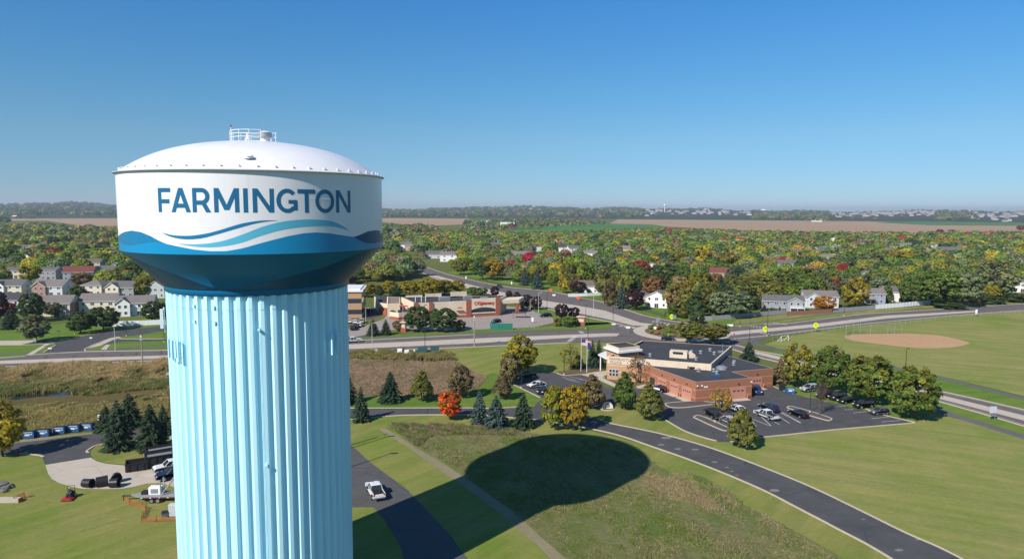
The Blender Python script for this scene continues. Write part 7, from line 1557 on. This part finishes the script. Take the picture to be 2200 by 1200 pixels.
# ================================================================== CONTRACTOR'S YARD by the tower
BLKM = paint("rolloff_black", (.022,.023,.026), .6, sc=1.5); INSIDE = paint("rusty_inside", (.16,.07,.05), .8)
def rolloff(a, c, w, h, label, fill):
    A, C_ = G(*a), G(*c); d = C_-A; L_ = d.length; p = (A+C_)/2; t = thing("rolloff_container", label, "skip", (p.x, p.y, 0), math.atan2(d.y, d.x)); b = MB(); th = .1
    for s in (-1, 1): b.box((0, s*(w/2-th/2), h/2+.15), (L_, th, h)); b.box((s*(L_/2-th/2), 0, h/2+.15), (th, w-2*th-.004, h))
    n = max(3, int(L_/.9))
    for k in range(n):
        for s in (-1, 1): b.box((-L_/2+L_*(k+.5)/n, s*(w/2+.05), h/2+.12), (.1, .1, h-.1))
    for s in (-1, 1): b.box((0, s*(w/2+.02), h+.18), (L_+.1, .16, .12))
    b.build("box", BLKM, t); b = MB(); b.box((0, 0, .2), (L_-.25, w-.25, .1)); b.build("floor", INSIDE, t)
    b = MB(); b.box((0,0,fill), (L_-.24, w-.24, .08)); b.build("load_cover", INSIDE if fill < 1 else paint("grey_tarp", (.2,.2,.21), .7), t)
rolloff((270,1011), (318,1004), 2.4, 1.3, "small open black skip with a rusty inside at the concrete apron", .5)
rolloff((312,1003), (372,993), 2.5, 1.9, "long black roll-off container with a grey tarp beside the tower", 1.75)
rolloff((314,990), (372,980), 2.4, 1.9, "rear black roll-off container standing behind the tarped one", 1.7)
def ring_bin(px, py, r, h, ax, label):
    p = G(px, py); t = thing("black_tub", label, "tub", (p.x, p.y, 0)); b = MB(); a = R(ax); dx, dy = math.cos(a), math.sin(a)
    b.tube((-dx*h/2, -dy*h/2, r), (dx*h/2, dy*h/2, r*1.02), r*.92, r, 26, cap=False); b.tube((-dx*h/2, -dy*h/2, r), (-dx*h/2+dx*.02, -dy*h/2+dy*.02, r), r*.92, .01, 26, cap=False); b.build("shell", paint("black_plastic", (.02,.02,.022), .4), t, smooth=True)
    b = MB(); b.lathe([(r, -.05), (r+.05, 0), (r, .05)], 26); b.v = [(dx*(h/2)+z*dx-y*dy, dy*(h/2)+z*dy+y*dx, r*1.02+x) for x, y, z in b.v]; b.build("rim", paint("black_plastic", (.02,.02,.022), .4), t)
ring_bin(189,1046,.72,1.5,-8,"leftmost black tub lying at the edge of the concrete apron"); ring_bin(219,1044,.85,1.6,28,"tilted black tub second from the left on the apron"); ring_bin(246,1046,.75,1.3,8,"front black tub of the pair nearest the trailer"); ring_bin(251,1035,.8,1.0,-60,"rear black tub of the pair showing its round mouth")
# trailer with lattice mast
p0, p1 = G(283,1074), G(404,1071); d = p1-p0; tr = thing("mast_trailer", "flatbed trailer carrying the tall lattice mast beside the tower", "trailer", (p0.x, p0.y, 0), math.atan2(d.y, d.x)); Lt = d.length
GALV = paint("galvanized_mast", (.46,.47,.48), .45, .5)
DKST = paint("dark_trailer_steel", (.05,.05,.055), .6)
b = MB(); b.prism([(0,-.15),(1.6,-1.15),(Lt,-1.15),(Lt,1.15),(1.6,1.15),(0,.15)], .88, .96, bot=True); b.build("bed", paint("grey_deck_planks", (.27,.26,.25), .9, sc=3, var=.2), tr)
b = MB(); b.box((Lt*.5+.8, -1.1, .78), (Lt-1.6, .1, .18)); b.box((Lt*.5+.8, 1.1, .78), (Lt-1.6, .1, .18)); b.ext([(-1.4,.68),(.6,.72),(.6,.87),(-1.4,.82)], -.12, .12); b.box((-1.2,0,.4), (.1,.1,.8)); b.build("chassis_rail", DKST, tr)
b = MB()
for k in range(9): b.box((2.0+k*(Lt-2.6)/9, -1.16, .8), (.3,.03,.09), mi=k % 2)
b.build("reflector_strip", [WHITE, REDL], tr)
for x in (Lt*.42, Lt*.53):
    for s in (-1, 1): wheel(tr, x, s*1.28, .4)
b = MB(); b.box((2.0,.2,1.1), (.9,.9,.6)); b.build("battery_box", BLKM, tr)
b = MB(); b.box((Lt*.42, .3, 1.45), (1.8, 1.1, 1.25)); b.build("generator", WHITE, tr, bevel=.04); b = MB(); b.box((Lt*.42, -.27, 1.5), (1.1, .03, .7)); b.build("vent_grille", STEEL, tr)
xm = Lt*.80; b = MB()
b.tube((Lt*.55,-.6,.8), (Lt*.55,-.6,3.4), .1, n=8); b.tube((Lt*.55,.6,.8), (Lt*.55,.6,3.4), .1, n=8); b.tube((Lt*.55,-.6,.9), (xm,-.4,3.9), .08, n=6); b.tube((Lt*.55,.6,.9), (xm,.4,3.9), .08, n=6); b.build("mast_brace", GALV, tr)
b = MB(); Hm = 30.5; n = 60; mp = lambda k, z: (xm+.42*(1-.35*z/Hm)*math.cos(2.094*k+.5)-.035*z*0, .42*(1-.35*z/Hm)*math.sin(2.094*k+.5), .8+z)
for k in range(3): b.tube(mp(k, 0), mp(k, Hm), .05, .04, 6)
for i in range(n):
    z0, z1 = Hm*i/n, Hm*(i+1)/n
    for k in range(3): b.tube(mp(k, z0), mp((k+1) % 3, z1), .022, n=4, cap=False); b.tube(mp(k, z1), mp((k+1) % 3, z1), .02, n=4, cap=False)
b.build("lattice_mast", GALV, tr); b = MB()
for z in (10, 20): b.box((xm, 0, z), (1.0, 1.0, .35))
b.build("mast_collar", GALV, tr); b = MB(); b.tube((xm,0,Hm+.8), (xm,0,Hm+3.2), .05, n=6); b.lathe([(.1,0),(.22,.05),(.22,.4),(.1,.5)], 12, (xm,0,Hm+2.2)); b.build("mast_head", WHITE, tr)
# orange netting, cabinets
ORN = paint("orange_netting", (.40,.12,.05), .8)
def netting(label, pts, h=1.0):
    P = [G(*p) for p in pts]; o0 = P[0]; t = thing("safety_netting", label, "safety fence", (o0.x, o0.y, 0)); w = MB(); pb = MB()
    for a, c in zip(P[:-1], P[1:]):
        n = max(2, int((c-a).length/.5))
        for k in range(n):
            q0, q1 = a.lerp(c, k/n)-o0, a.lerp(c, (k+1)/n)-o0; sag0, sag1 = [h*(.75+.25*math.cos(j*.8+a.x)) for j in (k, k+1)]
            for f in (.0, .22, .42, .62, .82, 1.0): w.add([(q0.x,q0.y,sag0*f), (q1.x,q1.y,sag1*f), (q1.x,q1.y,sag1*f+.045), (q0.x,q0.y,sag0*f+.045)], [(0,1,2,3)])
            for e in (0, .5): q = q0.lerp(q1, e); w.add([(q.x-.03,q.y,0), (q.x+.04,q.y,0), (q.x+.04,q.y,sag0), (q.x-.03,q.y,sag0)], [(0,1,2,3)])
        q = a-o0; pb.tube((q.x,q.y,0), (q.x,q.y,h+.2), .03, n=5)
    w.build("net", ORN, t); pb.build("stake", DARKM, t); return t
netting("orange safety netting along the trailer's near side", Z4((890,782),(930,812),(1050,840),(1045,868),(1025,905),(1015,932)), .9); netting("orange safety netting on the grass beside the grey cabinet", Z4((1015,936),(1120,936),(1280,930)), .9); netting("heap of orange netting by the concrete slab", Z4((100,795),(140,775),(175,758),(205,765)), .8)
p = G(373,1107); t = thing("equipment_cabinet", "tall grey equipment cabinet against the tower foot", "cabinet", (p.x, p.y, 0), .1); b = MB(); b.box((0,0,.95), (1.1,.8,1.8)); b.build("cabinet", paint("cabinet_grey", (.5,.52,.52), .5), t, bevel=.03); b = MB(); b.box((0,-.42,.95), (.95,.04,1.6)); b.build("cabinet_door", paint("cabinet_grey", (.5,.52,.52), .5), t)
p = G(356,1109); t = thing("meter_box", "low dark meter box left of the grey cabinet", "box", (p.x, p.y, 0), .2); b = MB(); b.box((0,0,.4), (.9,.7,.7)); b.box((.7,0,.25), (.5,.5,.4)); b.build("case", paint("dark_teal", (.06,.09,.11), .6), t); b = MB(); b.box((0,0,.79), (1.0,.8,.08)); b.build("lid", BLKM, t)
p = G(20,1077); t = thing("concrete_slab", "pale concrete slab lying on the lawn at the left edge", "slab", (p.x, p.y, 0), .05); b = MB(); b.box((-1.4,0,.3), (6.0,.9,.6)); b.build("slab", A_CONC, t); b = MB(); b.box((1.65,0,.31), (.12,.95,.64)); b.build("end_cap", ORN, t)
for i, (x, y, s) in enumerate(((4,1046,.9),(14,1050,.6),(20,1045,.5),(26,1047,.35),(8,1056,.5))):
    p = G(x, y); bm = bmesh.new(); bmesh.ops.create_icosphere(bm, subdivisions=2, radius=s)
    for v in bm.verts: v.co *= 1+rnd.uniform(-.22, .22); v.co.z = v.co.z*.62+s*.4
    me = D.meshes.new("boulder"); bm.to_mesh(me); bm.free(); me.materials.append(paint("grey_rock", (.16,.145,.13), .95, sc=4, var=.35)); o = D.objects.new("boulder", me); COL.objects.link(o); o.location = (p.x, p.y, 0)
    tag(o, ("largest grey boulder of the pile at the left edge", "second grey boulder of the pile in front of the largest", "third grey boulder at the right of the pile", "smallest grey stone at the right end of the pile", "low grey boulder lying nearest the lawn")[i], "boulder", "boulders of the pile")
# ride-on mower with its driver
p = G(149,1071); MR = Vector((p.x, p.y, 0)); mrz = R(-82); t = thing("riding_mower", "red riding mower crossing the lawn with a driver", "mower", MR, mrz)
MRED = paint("mower_red", (.36,.02,.025), .4)
b = MB(); b.box((.55,0,.22), (1.15,1.6,.16)); b.box((.55,0,.33), (.8,1.2,.1)); b.build("cutting_deck", MRED, t, bevel=.03)
b = MB(); b.box((-.35,0,.52), (1.3,.85,.3)); b.box((-.85,0,.75), (.55,.8,.4)); b.build("chassis", BLKM, t, bevel=.03)
b = MB(); b.box((-.25,0,.74), (.55,.55,.1)); b.box((-.52,0,1.02), (.12,.55,.5)); b.build("seat", BLACK, t, bevel=.03)
for sy in (-1, 1): wheel(t, -.65, sy*.52, .33, .25); wheel(t, .95, sy*.45, .17, .14)
b = MB()
for s in (-1, 1): b.tube((-.75, s*.5, .7), (-.8, s*.5, 1.85), .035, n=6)
b.tube((-.8,-.5,1.85), (-.8,.5,1.85), .035, n=6); b.build("roll_bar", BLKM, t)
b = MB()
for s in (-1, 1): b.tube((-.1, s*.42, .75), (.22, s*.3, 1.05), .022, n=6)
b.build("steering_lever", BLKM, t)
def skin_body(name, pts, edges, rad, mats, loc, rz, sub=2):
    me = D.meshes.new(name); me.from_pydata(pts, edges, []); o = D.objects.new(name, me); COL.objects.link(o); o.modifiers.new("skin", 'SKIN'); o.location = loc; o.rotation_euler.z = rz
    for i, r in enumerate(rad): me.skin_vertices[0].data[i].radius = (r, r) if not isinstance(r, tuple) else r
    me.skin_vertices[0].data[0].use_root = True
    s = o.modifiers.new("sub", 'SUBSURF'); s.levels = s.render_levels = sub
    dg = bpy.context.evaluated_depsgraph_get(); m2 = D.meshes.new_from_object(o.evaluated_get(dg)); D.objects.remove(o); q = D.objects.new(name, m2); COL.objects.link(q); q.location = loc; q.rotation_euler.z = rz
    m2.materials.clear()
    for mm in mats: m2.materials.append(mm)
    m2.polygons.foreach_set("use_smooth", [True]*len(m2.polygons)); return q
SKIN = paint("skin", (.42,.24,.17), .6); SHIRT = paint("navy_shirt", (.03,.045,.09), .85); JEAN = paint("dark_jeans", (.03,.035,.06), .85); CAP = paint("pale_cap", (.45,.43,.40), .8)
pts = [(-.28,0,.86), (-.30,0,1.05), (-.31,0,1.28), (-.29,0,1.42), (-.27,0,1.50), (-.25,0,1.62), (-.22,0,1.70)]
ed = [(0,1),(1,2),(2,3),(3,4),(4,5),(5,6)]; rad = [(.17,.14),(.16,.13),(.19,.13),(.12,.10),.06,.10,.085]
for s in (-1, 1):
    k = len(pts); pts += [(-.29,s*.20,1.38), (-.22,s*.27,1.14), (.02,s*.30,1.06), (.16,s*.31,1.07)]; ed += [(3,k),(k,k+1),(k+1,k+2),(k+2,k+3)]; rad += [.075,.055,.042,.035]
    k = len(pts); pts += [(-.22,s*.10,.84), (.20,s*.15,.86), (.32,s*.15,.50), (.46,s*.15,.44)]; ed += [(0,k),(k,k+1),(k+1,k+2),(k+2,k+3)]; rad += [.10,.075,.055,.045]
drv = skin_body("person", pts, ed, rad, [SHIRT, SKIN, JEAN, CAP], MR, mrz)
for f in drv.data.polygons:
    c = f.center; f.material_index = 2 if c.z < .9 else (1 if (c.z > 1.5 or (c.z < 1.14 and c.x > -.1)) else 0)
    if c.z > 1.70: f.material_index = 3
tag(drv, "person in navy shirt and pale cap seated on the red mower", "person")
b = MB(); b.box((-.15,0,1.665), (.03,.05,.05)); b.tube((-.175,-.035,1.69), (-.135,-.035,1.69), .012, n=6); b.tube((-.175,.035,1.69), (-.135,.035,1.69), .012, n=6); b.box((-.145,0,1.62), (.02,.06,.012)); b.build("face", SKIN, drv)
b = MB(); b.lathe([(.105,0),(.10,.06),(.05,.11),(.005,.12)], 14, (-.23,0,1.72)); b.ext([(-.15,1.72),(-.03,1.715),(-.03,1.73),(-.15,1.735)], -.07, .07); b.build("cap", CAP, drv)
for s in (-1, 1):
    b = MB(); 
    for j in range(4): b.tube((.15,s*.31+(j-1.5)*.018,1.075), (.205-.006*abs(j-1.2),s*.31+(j-1.5)*.018,1.085), .0095, .007, 5); b.tube((.205-.006*abs(j-1.2),s*.31+(j-1.5)*.018,1.085), (.215,s*.31+(j-1.5)*.018,1.05), .008, .006, 5)
    b.tube((.14,s*.31-s*.035,1.065), (.19,s*.31-s*.055,1.05), .011, .008, 5); b.build("fingers", SKIN, drv)
# utility line wires over the highway verge
# ================================================================== AIR
b = MB(); b.box((0, 0, 50), (29000, 29000, 150)); b.m = [0]*len(b.m)
hz = D.materials.new("haze_air"); hz.use_nodes = True; t = hz.node_tree; t.nodes.remove(t.nodes["Principled BSDF"])
pv = t.nodes.new("ShaderNodeVolumePrincipled"); pv.inputs["Color"].default_value = (.80,.88,1,1); pv.inputs["Density"].default_value = 8e-5; pv.inputs["Anisotropy"].default_value = .2
t.links.new(pv.outputs[0], t.nodes["Material Output"].inputs["Volume"])
o = b.build("haze", hz); o["kind"] = "stuff"
